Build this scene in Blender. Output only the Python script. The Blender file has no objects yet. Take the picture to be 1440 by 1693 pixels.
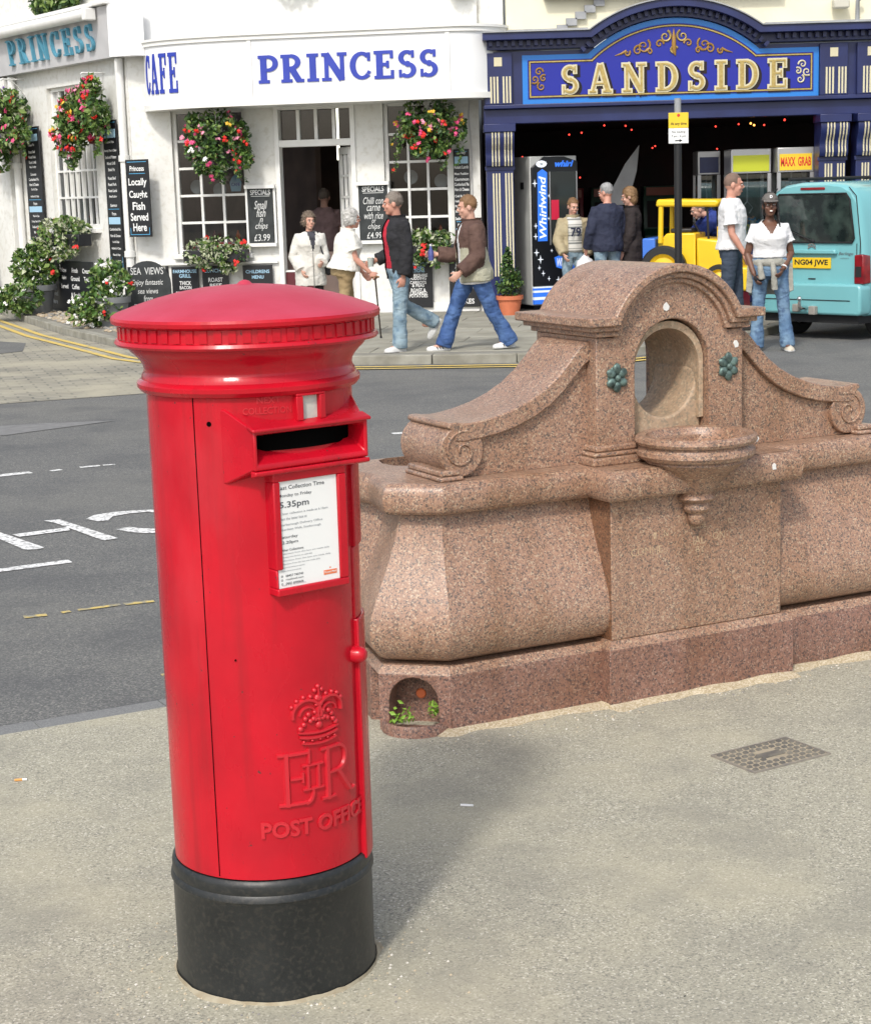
import bpy, bmesh, math, random
from math import sin, cos, pi, radians, sqrt, atan2
from mathutils import Vector, Matrix, noise
R = random.Random(11)
S = bpy.context.scene
col = S.collection

# ------------------------------------------------------------------ camera, sky, sun, exposure
cam_d = bpy.data.cameras.new('camera')
cam = bpy.data.objects.new('camera', cam_d); col.objects.link(cam)
cam.matrix_world = Matrix.Translation((0, 0, 1.9)) @ Matrix.Rotation(radians(90-10.5), 4, 'X') @ Matrix.Rotation(radians(-1.7), 4, 'Z')
cam_d.sensor_fit = 'VERTICAL'; cam_d.sensor_height = 24.0
cam_d.lens = 24.0*2900/1693
cam_d.clip_start = 0.05; cam_d.clip_end = 600
S.camera = cam
SUN_AZ, SUN_EL = 18.0, 46.0           # shadows fall 18 degrees right of straight back
W = bpy.data.worlds.new('World'); S.world = W; W.use_nodes = True
wn = W.node_tree.nodes; wl = W.node_tree.links
sky = wn.new('ShaderNodeTexSky'); sky.sky_type = 'NISHITA'; sky.sun_disc = False
sky.sun_elevation = radians(SUN_EL); sky.sun_rotation = radians(180+SUN_AZ)
sky.air_density = 1.0; sky.dust_density = 3.0; sky.ozone_density = 1.0
wn['Background'].inputs['Strength'].default_value = 0.15
hz = wn.new('ShaderNodeHueSaturation'); hz.inputs['Saturation'].default_value = .55      # hazy, half-clouded sky
wl.new(sky.outputs[0], hz.inputs['Color']); wl.new(hz.outputs[0], wn['Background'].inputs['Color'])
sd = bpy.data.lights.new('sun', 'SUN'); sd.energy = 1.55; sd.angle = radians(5.0); sd.color = (1.0, 0.955, 0.88)
sun = bpy.data.objects.new('sun', sd); col.objects.link(sun)
sun.rotation_euler = Vector((sin(radians(SUN_AZ))*cos(radians(SUN_EL)), cos(radians(SUN_AZ))*cos(radians(SUN_EL)), -sin(radians(SUN_EL)))).to_track_quat('-Z', 'Y').to_euler()
S.view_settings.view_transform = 'Standard'; S.view_settings.look = 'None'
S.view_settings.gamma = 1.0; S.view_settings.use_curve_mapping = False
S.view_settings.exposure = 0.47
S.cycles.max_bounces = 5; S.cycles.diffuse_bounces = 3; S.cycles.glossy_bounces = 3; S.cycles.transparent_max_bounces = 8

# ------------------------------------------------------------------ materials
MATS = {}
def mat(name, c=(.5, .5, .5), rough=.6, c2=None, nscale=6., contrast=(.35, .65), bump=0., bscale=40., metal=0., spec=.5,
        coat=0., emit=None, estr=0., c3=None, n3=60., alpha=None, detail=6., stretch=None, trans=0.):
    """one procedural material: base colour mixed with a second and third colour by noise, fine relief by bump"""
    if name in MATS: return MATS[name]
    m = bpy.data.materials.new(name); m.use_nodes = True; nt = m.node_tree; N = nt.nodes; L = nt.links
    b = N['Principled BSDF']
    b.inputs['Roughness'].default_value = rough; b.inputs['Metallic'].default_value = metal
    b.inputs['Specular IOR Level'].default_value = spec; b.inputs['Coat Weight'].default_value = coat
    b.inputs['Coat Roughness'].default_value = .12
    b.inputs['Transmission Weight'].default_value = trans
    tc = N.new('ShaderNodeTexCoord'); src = tc.outputs['Object']
    if stretch:
        mp = N.new('ShaderNodeMapping'); mp.inputs['Scale'].default_value = stretch; L.new(src, mp.inputs[0]); src = mp.outputs[0]
    def mixc(a, bcol, fac):
        x = N.new('ShaderNodeMix'); x.data_type = 'RGBA'
        if isinstance(a, tuple): x.inputs[6].default_value = (*a, 1)
        else: L.new(a, x.inputs[6])
        x.inputs[7].default_value = (*bcol, 1); L.new(fac, x.inputs[0]); return x.outputs[2]
    def nz(scale, lo, hi, det=detail):
        n = N.new('ShaderNodeTexNoise'); n.inputs['Scale'].default_value = scale; n.inputs['Detail'].default_value = det
        L.new(src, n.inputs['Vector']); r = N.new('ShaderNodeMapRange'); r.inputs[1].default_value = lo; r.inputs[2].default_value = hi
        L.new(n.outputs[0], r.inputs[0]); return r.outputs[0]
    cur = tuple(c)
    if c2: cur = mixc(cur, c2, nz(nscale, *contrast))
    if c3: cur = mixc(cur, c3, nz(n3, .5, .68))
    if isinstance(cur, tuple): b.inputs['Base Color'].default_value = (*cur, 1)
    else: L.new(cur, b.inputs['Base Color'])
    if bump:
        n = N.new('ShaderNodeTexNoise'); n.inputs['Scale'].default_value = bscale; n.inputs['Detail'].default_value = 5
        L.new(src, n.inputs['Vector']); bp = N.new('ShaderNodeBump'); bp.inputs['Strength'].default_value = bump; bp.inputs['Distance'].default_value = .01
        L.new(n.outputs[0], bp.inputs['Height']); L.new(bp.outputs[0], b.inputs['Normal'])
    if emit:
        b.inputs['Emission Color'].default_value = (*emit, 1); b.inputs['Emission Strength'].default_value = estr
    MATS[name] = m; return m

def glass(name, tint=(.9, .95, .95), refl=.08, rough=.02):
    """thin window glass: see-through with a mirror share that grows towards grazing angles"""
    m = bpy.data.materials.new(name); m.use_nodes = True; nt = m.node_tree; N = nt.nodes; L = nt.links
    N.remove(N['Principled BSDF'])
    t = N.new('ShaderNodeBsdfTransparent'); t.inputs[0].default_value = (*tint, 1)
    g = N.new('ShaderNodeBsdfGlossy'); g.inputs['Roughness'].default_value = rough
    fr = N.new('ShaderNodeFresnel'); fr.inputs[0].default_value = 1.5
    ad = N.new('ShaderNodeMath'); ad.operation = 'ADD'; ad.inputs[1].default_value = refl; ad.use_clamp = True
    L.new(fr.outputs[0], ad.inputs[0]); x = N.new('ShaderNodeMixShader'); L.new(ad.outputs[0], x.inputs[0])
    L.new(t.outputs[0], x.inputs[1]); L.new(g.outputs[0], x.inputs[2]); L.new(x.outputs[0], N['Material Output'].inputs[0])
    MATS[name] = m; return m

def granite(name, cols, scale=150., rough=.5, stain=.5, bump=.12):
    """speckled granite: crystal cells in several colours, soiled by large soft stains"""
    m = bpy.data.materials.new(name); m.use_nodes = True; nt = m.node_tree; N = nt.nodes; L = nt.links
    b = N['Principled BSDF']; tc = N.new('ShaderNodeTexCoord')
    nn = N.new('ShaderNodeTexNoise'); nn.inputs['Scale'].default_value = scale*.55; nn.inputs['Detail'].default_value = 2
    L.new(tc.outputs['Object'], nn.inputs['Vector'])
    mx = N.new('ShaderNodeMix'); mx.data_type = 'VECTOR'; mx.inputs[0].default_value = .012
    L.new(tc.outputs['Object'], mx.inputs[4]); L.new(nn.outputs['Color'], mx.inputs[5])
    v = N.new('ShaderNodeTexVoronoi'); v.inputs['Scale'].default_value = scale; L.new(mx.outputs[1], v.inputs['Vector'])
    sp = N.new('ShaderNodeSeparateColor'); L.new(v.outputs['Color'], sp.inputs[0])
    r = N.new('ShaderNodeValToRGB'); r.color_ramp.interpolation = 'CONSTANT'
    e = r.color_ramp.elements; pos = 0
    for i, (wgt, c) in enumerate(cols):
        el = e[0] if i == 0 else (e[1] if i == 1 else e.new(pos))
        el.position = pos; el.color = (*c, 1); pos += wgt
    L.new(sp.outputs[0], r.inputs[0])
    s = N.new('ShaderNodeTexNoise'); s.inputs['Scale'].default_value = 3.2; s.inputs['Detail'].default_value = 7; L.new(tc.outputs['Object'], s.inputs['Vector'])
    mr = N.new('ShaderNodeMapRange'); mr.inputs[1].default_value = .42; mr.inputs[2].default_value = .7; mr.inputs[4].default_value = stain; L.new(s.outputs[0], mr.inputs[0])
    x = N.new('ShaderNodeMix'); x.data_type = 'RGBA'; x.blend_type = 'MULTIPLY'; x.inputs[7].default_value = (.78, .68, .55, 1)
    L.new(mr.outputs[0], x.inputs[0]); L.new(r.outputs[0], x.inputs[6])
    mp = N.new('ShaderNodeMapping'); mp.inputs['Scale'].default_value = (9, 9, .9); L.new(tc.outputs['Object'], mp.inputs[0])
    s2 = N.new('ShaderNodeTexNoise'); s2.inputs['Scale'].default_value = 1.; s2.inputs['Detail'].default_value = 5; L.new(mp.outputs[0], s2.inputs['Vector'])
    m2 = N.new('ShaderNodeMapRange'); m2.inputs[1].default_value = .48; m2.inputs[2].default_value = .72; m2.inputs[4].default_value = stain*.9; L.new(s2.outputs[0], m2.inputs[0])
    x2 = N.new('ShaderNodeMix'); x2.data_type = 'RGBA'; x2.blend_type = 'MULTIPLY'; x2.inputs[7].default_value = (.66, .60, .52, 1)
    L.new(m2.outputs[0], x2.inputs[0]); L.new(x.outputs[2], x2.inputs[6]); L.new(x2.outputs[2], b.inputs['Base Color'])
    b.inputs['Roughness'].default_value = rough
    bp = N.new('ShaderNodeBump'); bp.inputs['Strength'].default_value = bump; bp.inputs['Distance'].default_value = .004
    L.new(nn.outputs[0], bp.inputs['Height']); L.new(bp.outputs[0], b.inputs['Normal'])
    MATS[name] = m; return m

def tarmac(name, stones, scale=220., patch=None, pscale=.5, rough=.9, bump=.35, p2=None, p2scale=2.):
    """asphalt: chippings of several greys in a binder, with broad worn or dusty patches"""
    m = bpy.data.materials.new(name); m.use_nodes = True; nt = m.node_tree; N = nt.nodes; L = nt.links
    b = N['Principled BSDF']; tc = N.new('ShaderNodeTexCoord')
    v = N.new('ShaderNodeTexVoronoi'); v.inputs['Scale'].default_value = scale; L.new(tc.outputs['Object'], v.inputs['Vector'])
    sp = N.new('ShaderNodeSeparateColor'); L.new(v.outputs['Color'], sp.inputs[0])
    r = N.new('ShaderNodeValToRGB'); e = r.color_ramp.elements
    for i, (p, c) in enumerate(stones):
        el = e[i] if i < 2 else e.new(p)
        el.position = p; el.color = (*c, 1)
    L.new(sp.outputs[0], r.inputs[0]); cur = r.outputs[0]
    for pc, ps in ((patch, pscale), (p2, p2scale)):
        if not pc: continue
        s = N.new('ShaderNodeTexNoise'); s.inputs['Scale'].default_value = ps; s.inputs['Detail'].default_value = 5; s.inputs['Roughness'].default_value = .62
        L.new(tc.outputs['Object'], s.inputs['Vector'])
        mr = N.new('ShaderNodeMapRange'); mr.inputs[1].default_value = .46; mr.inputs[2].default_value = .66; mr.inputs[4].default_value = pc[1]; L.new(s.outputs[0], mr.inputs[0])
        x = N.new('ShaderNodeMix'); x.data_type = 'RGBA'; x.inputs[7].default_value = (*pc[0], 1)
        L.new(mr.outputs[0], x.inputs[0]); L.new(cur, x.inputs[6]); cur = x.outputs[2]
    L.new(cur, b.inputs['Base Color']); b.inputs['Roughness'].default_value = rough
    n2 = N.new('ShaderNodeTexNoise'); n2.inputs['Scale'].default_value = 7; n2.inputs['Detail'].default_value = 4; n2.inputs['Roughness'].default_value = .7
    L.new(tc.outputs['Object'], n2.inputs['Vector'])
    ad = N.new('ShaderNodeMath'); ad.operation = 'MULTIPLY_ADD'; ad.inputs[1].default_value = .35
    L.new(sp.outputs[1], ad.inputs[0]); L.new(n2.outputs[0], ad.inputs[2])
    bp = N.new('ShaderNodeBump'); bp.inputs['Strength'].default_value = bump; bp.inputs['Distance'].default_value = .006
    L.new(ad.outputs[0], bp.inputs['Height']); L.new(bp.outputs[0], b.inputs['Normal'])
    MATS[name] = m; return m

def checker(name, a, b_, scale):
    m = bpy.data.materials.new(name); m.use_nodes = True; nt = m.node_tree; N = nt.nodes; L = nt.links
    tc = N.new('ShaderNodeTexCoord'); c = N.new('ShaderNodeTexChecker'); c.inputs['Scale'].default_value = scale
    c.inputs[1].default_value = (*a, 1); c.inputs[2].default_value = (*b_, 1)
    mp = N.new('ShaderNodeMapping'); mp.inputs['Location'].default_value = (.01, .013, .017)
    L.new(tc.outputs['Object'], mp.inputs[0]); L.new(mp.outputs[0], c.inputs[0]); L.new(c.outputs[0], N['Principled BSDF'].inputs['Base Color'])
    N['Principled BSDF'].inputs['Roughness'].default_value = .8
    MATS[name] = m; return m

def bands(name, stops, axis=2, scale=1., off=0., rough=.8):
    """horizontal coloured bands of a knitted or printed fabric, repeating along one axis"""
    m = bpy.data.materials.new(name); m.use_nodes = True; nt = m.node_tree; N = nt.nodes; L = nt.links
    tc = N.new('ShaderNodeTexCoord'); sx = N.new('ShaderNodeSeparateXYZ'); L.new(tc.outputs['Object'], sx.inputs[0])
    a = N.new('ShaderNodeMath'); a.operation = 'MULTIPLY_ADD'; a.inputs[1].default_value = scale; a.inputs[2].default_value = off
    L.new(sx.outputs[axis], a.inputs[0]); f = N.new('ShaderNodeMath'); f.operation = 'FRACT'; L.new(a.outputs[0], f.inputs[0])
    r = N.new('ShaderNodeValToRGB'); r.color_ramp.interpolation = 'CONSTANT'; e = r.color_ramp.elements
    for i, (p, c) in enumerate(stops):
        el = e[i] if i < 2 else e.new(p)
        el.position = p; el.color = (*c, 1)
    L.new(f.outputs[0], r.inputs[0]); L.new(r.outputs[0], N['Principled BSDF'].inputs['Base Color'])
    N['Principled BSDF'].inputs['Roughness'].default_value = rough
    MATS[name] = m; return m

# ------------------------------------------------------------------ mesh builder
class MB:
    def __init__(s): s.v = []; s.f = []; s.mi = []
    def add(s, v, f, mi=0):
        o = len(s.v); s.v += [tuple(p) for p in v]; s.f += [tuple(i+o for i in q) for q in f]; s.mi += [mi]*len(f); return s
    def box(s, x0, x1, y0, y1, z0, z1, mi=0):
        v = [(x0,y0,z0),(x1,y0,z0),(x1,y1,z0),(x0,y1,z0),(x0,y0,z1),(x1,y0,z1),(x1,y1,z1),(x0,y1,z1)]
        return s.add(v, [(0,3,2,1),(4,5,6,7),(0,1,5,4),(1,2,6,5),(2,3,7,6),(3,0,4,7)], mi)
    def prism(s, poly, a, b, plane='xz', mi=0):
        n = len(poly)
        def p3(p, t): return (p[0], t, p[1]) if plane == 'xz' else ((p[0], p[1], t) if plane == 'xy' else (t, p[0], p[1]))
        v = [p3(p, a) for p in poly]+[p3(p, b) for p in poly]
        f = [tuple(range(n)), tuple(range(2*n-1, n-1, -1))]+[(i, n+i, n+(i+1) % n, (i+1) % n) for i in range(n)]
        return s.add(v, f, mi)
    def lathe(s, prof, n=32, a0=0., a1=2*pi, c=(0, 0, 0), sy=1., mi=0, closed=None):
        full = abs(a1-a0-2*pi) < 1e-6; m = n if full else n+1; v = []; f = []
        for i in range(m):
            a = a0+(a1-a0)*i/n
            for r, z in prof: v.append((c[0]+r*cos(a), c[1]+r*sin(a)*sy, c[2]+z))
        k = len(prof)
        for i in range(n):
            j = (i+1) % m
            for q in range(k-1): f.append((i*k+q, j*k+q, j*k+q+1, i*k+q+1))
        return s.add(v, f, mi)
    def tube(s, pts, rad, n=8, mi=0, cap=True):
        pts = [Vector(p) for p in pts]; k = len(pts)
        if not isinstance(rad, (list, tuple)): rad = [rad]*k
        v = []; f = []; prev = None
        for i, p in enumerate(pts):
            d = (pts[min(i+1, k-1)]-pts[max(i-1, 0)]).normalized()
            if prev is None:
                u = d.orthogonal().normalized()
            else:
                u = (prev-d*prev.dot(d))
                u = u.normalized() if u.length > 1e-6 else d.orthogonal().normalized()
            prev = u; w = d.cross(u)
            for j in range(n):
                a = 2*pi*j/n; v.append(p+(u*cos(a)+w*sin(a))*rad[i])
        for i in range(k-1):
            for j in range(n): f.append((i*n+j, i*n+(j+1) % n, (i+1)*n+(j+1) % n, (i+1)*n+j))
        if cap: f += [tuple(range(n-1, -1, -1)), tuple((k-1)*n+j for j in range(n))]
        return s.add(v, f, mi)
    def ell(s, c, r, nu=14, nv=9, mi=0, M=None):
        v = []; f = []
        for i in range(nv+1):
            t = pi*i/nv
            for j in range(nu):
                a = 2*pi*j/nu; p = Vector((r[0]*sin(t)*cos(a), r[1]*sin(t)*sin(a), r[2]*cos(t)))
                if M is not None: p = M @ p
                v.append(p+Vector(c))
        for i in range(nv):
            for j in range(nu): f.append((i*nu+j, (i+1)*nu+j, (i+1)*nu+(j+1) % nu, i*nu+(j+1) % nu))
        return s.add(v, f, mi)
    def loft(s, rings, mi=0, cap=True, close=True):
        n = len(rings[0]); v = [p for r in rings for p in r]; f = []
        for i in range(len(rings)-1):
            for j in range(n if close else n-1): f.append((i*n+j, i*n+(j+1) % n, (i+1)*n+(j+1) % n, (i+1)*n+j))
        if cap: f += [tuple(range(n-1, -1, -1)), tuple((len(rings)-1)*n+j for j in range(n))]
        return s.add(v, f, mi)
    def sides(s, rings, mi=0):                                         # like loft, but every side keeps its own edge so corners stay crisp
        n = len(rings[0])
        for j in range(n):
            v = []
            for r in rings: v += [r[j], r[(j+1) % n]]
            s.add(v, [(2*i, 2*i+1, 2*i+3, 2*i+2) for i in range(len(rings)-1)], mi)
        return s
    def xf(s, M):
        s.v = [tuple(M @ Vector(p)) for p in s.v]; return s
    def warp(s, fn):
        s.v = [tuple(fn(*p)) for p in s.v]; return s
    def mesh(s, name, mats, smooth=None, weld=True):
        me = bpy.data.meshes.new(name); me.from_pydata(s.v, [], s.f)
        for m in (mats if isinstance(mats, (list, tuple)) else [mats]): me.materials.append(m)
        if any(s.mi): me.polygons.foreach_set('material_index', s.mi)
        bm = bmesh.new(); bm.from_mesh(me)
        if weld: bmesh.ops.remove_doubles(bm, verts=bm.verts, dist=1e-5)
        bmesh.ops.recalc_face_normals(bm, faces=bm.faces)
        bm.to_mesh(me); bm.free()
        if smooth is not None:
            me.shade_smooth(); me.set_sharp_from_angle(angle=radians(smooth))
        me.update(); return me
    def build(s, name, mats, parent=None, loc=(0, 0, 0), rz=0., smooth=None, bevel=0., seg=2, weld=True):
        return place(s.mesh(name, mats, smooth, weld), name, parent, loc, rz, bevel, seg, smooth)

def place(me, name, parent=None, loc=(0, 0, 0), rz=0., bevel=0., seg=2, smooth=None):
    o = bpy.data.objects.new(name, me); col.objects.link(o); o.location = loc; o.rotation_euler = (0, 0, rz)
    if parent: o.parent = parent
    if bevel:
        b = o.modifiers.new('bevel', 'BEVEL'); b.width = bevel; b.segments = seg; b.limit_method = 'ANGLE'; b.angle_limit = radians(40)
        if smooth is None:
            me.shade_smooth(); me.set_sharp_from_angle(angle=radians(50))
    return o
def tag(o, label, cat, group=None):
    o['label'] = label; o['category'] = cat
    if group: o['group'] = group
    return o
def thing(name, label, cat, loc=(0, 0, 0), rz=0., group=None):
    o = bpy.data.objects.new(name, None); o.empty_display_size = .1; col.objects.link(o)
    o.location = loc; o.rotation_euler = (0, 0, rz); return tag(o, label, cat, group)
def struct(o, kind='structure'): o['kind'] = kind; return o
class Fr:                                            # a placed frame: local x along a front, y inwards, z up
    def __init__(s, loc, rz): s.loc = Vector(loc); s.rz = rz; s.M = Matrix.Translation(s.loc) @ Matrix.Rotation(rz, 4, 'Z')
    def p(s, x, y, z): return tuple(s.M @ Vector((x, y, z)))

# ------------------------------------------------------------------ lettering
def glyphs(body, bold=0., extrude=0., shear=0., spacing=1.):
    cu = bpy.data.curves.new('lettering', 'FONT'); cu.body = body; cu.size = 1; cu.offset = bold; cu.extrude = extrude
    cu.shear = shear; cu.space_character = spacing; cu.resolution_u = 3
    o = bpy.data.objects.new('lettering', cu); col.objects.link(o)
    me = bpy.data.meshes.new_from_object(o)
    v = [tuple(x.co) for x in me.vertices]; f = [tuple(p.vertices) for p in me.polygons]
    bpy.data.objects.remove(o); bpy.data.meshes.remove(me); bpy.data.curves.remove(cu)
    return v, f
def text(mb, body, cx, cz, h, w=None, y=0., depth=.002, bold=.012, shear=0., align='c', mi=0, spacing=1., wmax=None):
    """flat lettering facing -y, centred (or left-aligned) on cx, cz; h is its overall height, w its width if forced"""
    if not body.strip(): return mb
    v, f = glyphs(body, bold, 0., shear, spacing)
    x0 = min(p[0] for p in v); x1 = max(p[0] for p in v); z0 = min(p[1] for p in v); z1 = max(p[1] for p in v)
    sz = h/(z1-z0); sx = w/(x1-x0) if w else sz
    if wmax and (x1-x0)*sx > wmax: sx = wmax/(x1-x0)
    ox = cx-(x0+x1)/2*sx if align == 'c' else cx-x0*sx
    return mb.add([(ox+p[0]*sx, y-depth, cz+(p[1]-(z0+z1)/2)*sz) for p in v], f, mi)

SLAB = {  # drawn slab-serif capitals: ('l',x0,y0,x1,y1,thickness) bars and ('a',cx,cy,rx,ry,deg0,deg1,thickness) bows; width last
 'P': ([('l',.2,0,.2,1,.2),('l',0,.05,.42,.05,.1),('l',0,.95,.4,.95,.1),('a',.38,.71,.27,.24,-90,90,.17),('l',.2,.95,.4,.95,.1),('l',.2,.47,.4,.47,.1)], .74),
 'R': ([('l',.2,0,.2,1,.2),('l',0,.05,.42,.05,.1),('l',0,.95,.4,.95,.1),('a',.38,.73,.26,.22,-90,90,.17),('l',.2,.51,.4,.51,.1),('l',.4,.5,.66,.06,.19),('l',.58,.05,.86,.05,.1)], .86),
 'I': ([('l',.22,0,.22,1,.2),('l',0,.05,.44,.05,.1),('l',0,.95,.44,.95,.1)], .44),
 'N': ([('l',.18,0,.18,1,.13),('l',.76,0,.76,1,.13),('l',.17,.97,.75,.03,.2),('l',0,.05,.36,.05,.1),('l',0,.95,.28,.95,.1),('l',.58,.95,.94,.95,.1)], .94),
 'C': ([('a',.44,.5,.34,.44,48,312,.18),('l',.7,.66,.7,.97,.1),('l',.66,.2,.72,.3,.1)], .78),
 'E': ([('l',.2,0,.2,1,.2),('l',0,.05,.72,.05,.1),('l',0,.95,.7,.95,.1),('l',.2,.51,.52,.51,.1),('l',.67,0,.67,.3,.1),('l',.65,.72,.65,1,.1),('l',.5,.38,.5,.64,.09)], .76),
 'F': ([('l',.2,0,.2,1,.2),('l',0,.05,.44,.05,.1),('l',0,.95,.7,.95,.1),('l',.2,.51,.52,.51,.1),('l',.65,.7,.65,1,.1),('l',.5,.38,.5,.64,.09)], .74),
 'S': ([('a',.34,.72,.22,.21,40,262,.16),('a',.34,.28,.24,.22,-140,88,.16),('l',.3,.515,.42,.485,.17),('l',.55,.72,.55,.98,.09),('l',.09,.02,.09,.3,.09)], .68),
 'A': ([('l',.42,1,.14,.03,.12),('l',.46,1,.76,.03,.2),('l',.24,.33,.62,.33,.09),('l',0,.05,.3,.05,.1),('l',.54,.05,.92,.05,.1)], .92),
 'D': ([('l',.2,0,.2,1,.2),('l',0,.05,.42,.05,.1),('l',0,.95,.42,.95,.1),('a',.38,.5,.36,.44,-90,90,.19)], .84),
}
def slab(mb, word, x0, x1, z0, h, y=0., thick=.012, grow=0., gap=.13, dx=0., dz=0., mi=0, thin=1., step=.0006):
    tot = sum(SLAB[c][1] for c in word)+gap*(len(word)-1); sx = (x1-x0)/tot; x = x0; k = 0
    for ch in word:
        st, wd = SLAB[ch]
        for q in st:
            yy = y-thick-k*step; k = (k+1) % 11
            if q[0] == 'l':
                _, ax, ay, bx, by, t = q
                p0 = Vector((x+ax*sx+dx, z0+ay*h+dz)); p1 = Vector((x+bx*sx+dx, z0+by*h+dz)); d = (p1-p0).normalized()
                t = t*thin*(sx if abs(d.y) > .5 else h)
                n = Vector((-d.y, d.x))*(t/2+grow); e = d*grow
                poly = [p0-e-n, p1+e-n, p1+e+n, p0-e+n]
            else:
                _, cx, cy, rx, ry, a0, a1, t = q; outer = []; inner = []; t = t*thin
                for i in range(19):
                    a = radians(a0+(a1-a0)*i/18); X = x+cx*sx+dx; Z = z0+cy*h+dz
                    outer.append(Vector((X+(rx*sx+t*sx/2+grow)*cos(a), Z+(ry*h+.055*h*thin+grow)*sin(a))))
                    inner.append(Vector((X+(rx*sx-t*sx/2-grow)*cos(a), Z+(ry*h-.055*h*thin-grow)*sin(a))))
                poly = outer+inner[::-1]
            mb.prism([(p.x, p.y) for p in poly], y, yy, 'xz', mi)
        x += (wd+gap)*sx
    return mb

def slab_letters(name, word, x0, x1, z0, h, m, parent, loc=(0, 0, 0), rz=0., gap=.13, warp=None, **kw):
    tot = sum(SLAB[c][1] for c in word)+gap*(len(word)-1); sx = (x1-x0)/tot; x = x0
    for ch in word:
        mb = slab(MB(), ch, x, x+SLAB[ch][1]*sx, z0, h, **kw)
        if warp: mb.warp(warp)
        mb.build(name, m, parent, loc, rz); x += (SLAB[ch][1]+gap)*sx

# ------------------------------------------------------------------ foliage
def leaf(mb, c, size, mi, rnd, up=.3, asp=.55):
    d = Vector((rnd.gauss(0, 1), rnd.gauss(0, 1), rnd.gauss(up, 1))).normalized()
    u = d.orthogonal().normalized(); u.rotate(Matrix.Rotation(rnd.uniform(0, 6.28), 3, d)); w = d.cross(u)
    c = Vector(c); s = size*rnd.uniform(.6, 1.25)
    mb.add([c-u*s, c+w*s*asp+d*s*.15, c+u*s, c-w*s*asp+d*s*.15], [(0, 1, 2), (0, 2, 3)], mi)
def flower(mb, c, size, mi, rnd, face=(0, -1, .3)):
    d = (Vector(face)+Vector((rnd.gauss(0, .5), rnd.gauss(0, .5), rnd.gauss(0, .5)))).normalized()
    u = d.orthogonal().normalized(); w = d.cross(u); c = Vector(c); n = 5; v = [c+d*size*.3]
    for i in range(2*n):
        a = pi*i/n; r = size*(1 if i % 2 == 0 else .62); v.append(c+(u*cos(a)+w*sin(a))*r)
    mb.add(v, [(0, 1+i, 1+(i+1) % (2*n)) for i in range(2*n)], mi)
def in_ell(rnd, r, shell=.55):
    while True:
        p = Vector((rnd.uniform(-1, 1), rnd.uniform(-1, 1), rnd.uniform(-1, 1)))
        l = p.length
        if shell < l < 1: return Vector((p.x*r[0], p.y*r[1], p.z*r[2]))
# ------------------------------------------------------------------ palette
M_road = tarmac('road_asphalt', [(0, (.085, .087, .086)), (.45, (.124, .127, .122)), (.8, (.17, .17, .162)), (1, (.27, .26, .235))], 150, patch=((.20, .195, .17), .35), pscale=.35, p2=((.075, .078, .082), .5), p2scale=1.3, bump=.3)
M_pave = tarmac('dusty_pavement_asphalt', [(0, (.19, .182, .15)), (.22, (.32, .305, .24)), (.75, (.40, .38, .295)), (.93, (.47, .445, .35)), (1, (.66, .63, .53))], 210, patch=((.45, .415, .30), .6), pscale=1.3, p2=((.24, .23, .19), .5), p2scale=3.1, bump=.4)
M_gutter = tarmac('gutter_strip_asphalt', [(0, (.15, .155, .155)), (.5, (.19, .195, .192)), (1, (.24, .24, .235))], 260, bump=.12)
M_sand = tarmac('blown_sand', [(0, (.36, .29, .18)), (.5, (.47, .39, .26)), (1, (.6, .53, .4))], 200, bump=.5)
M_kerb = mat('far_kerb_stone', (.33, .32, .27), .85, c2=(.22, .21, .17), nscale=5, bump=.2, bscale=60)
M_slab = mat('paving_slab', (.34, .33, .275), .85, c2=(.25, .24, .195), nscale=2.2, bump=.15, bscale=50)
M_joint = mat('paving_joint', (.22, .21, .18), .9)
M_white = mat('road_paint_white', (.78, .78, .76), .7, c2=(.30, .30, .29), nscale=38, contrast=(.50, .60), bump=.1, bscale=120)
M_yellow = mat('road_paint_yellow', (.62, .47, .15), .75, c2=(.26, .25, .2), nscale=22, contrast=(.45, .6))
M_yellow2 = mat('kerb_line_yellow', (.66, .48, .12), .75, c2=(.42, .36, .2), nscale=9, contrast=(.5, .7))
M_red = bpy.data.materials.new('pillar_red_gloss'); M_red.use_nodes = True
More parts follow.
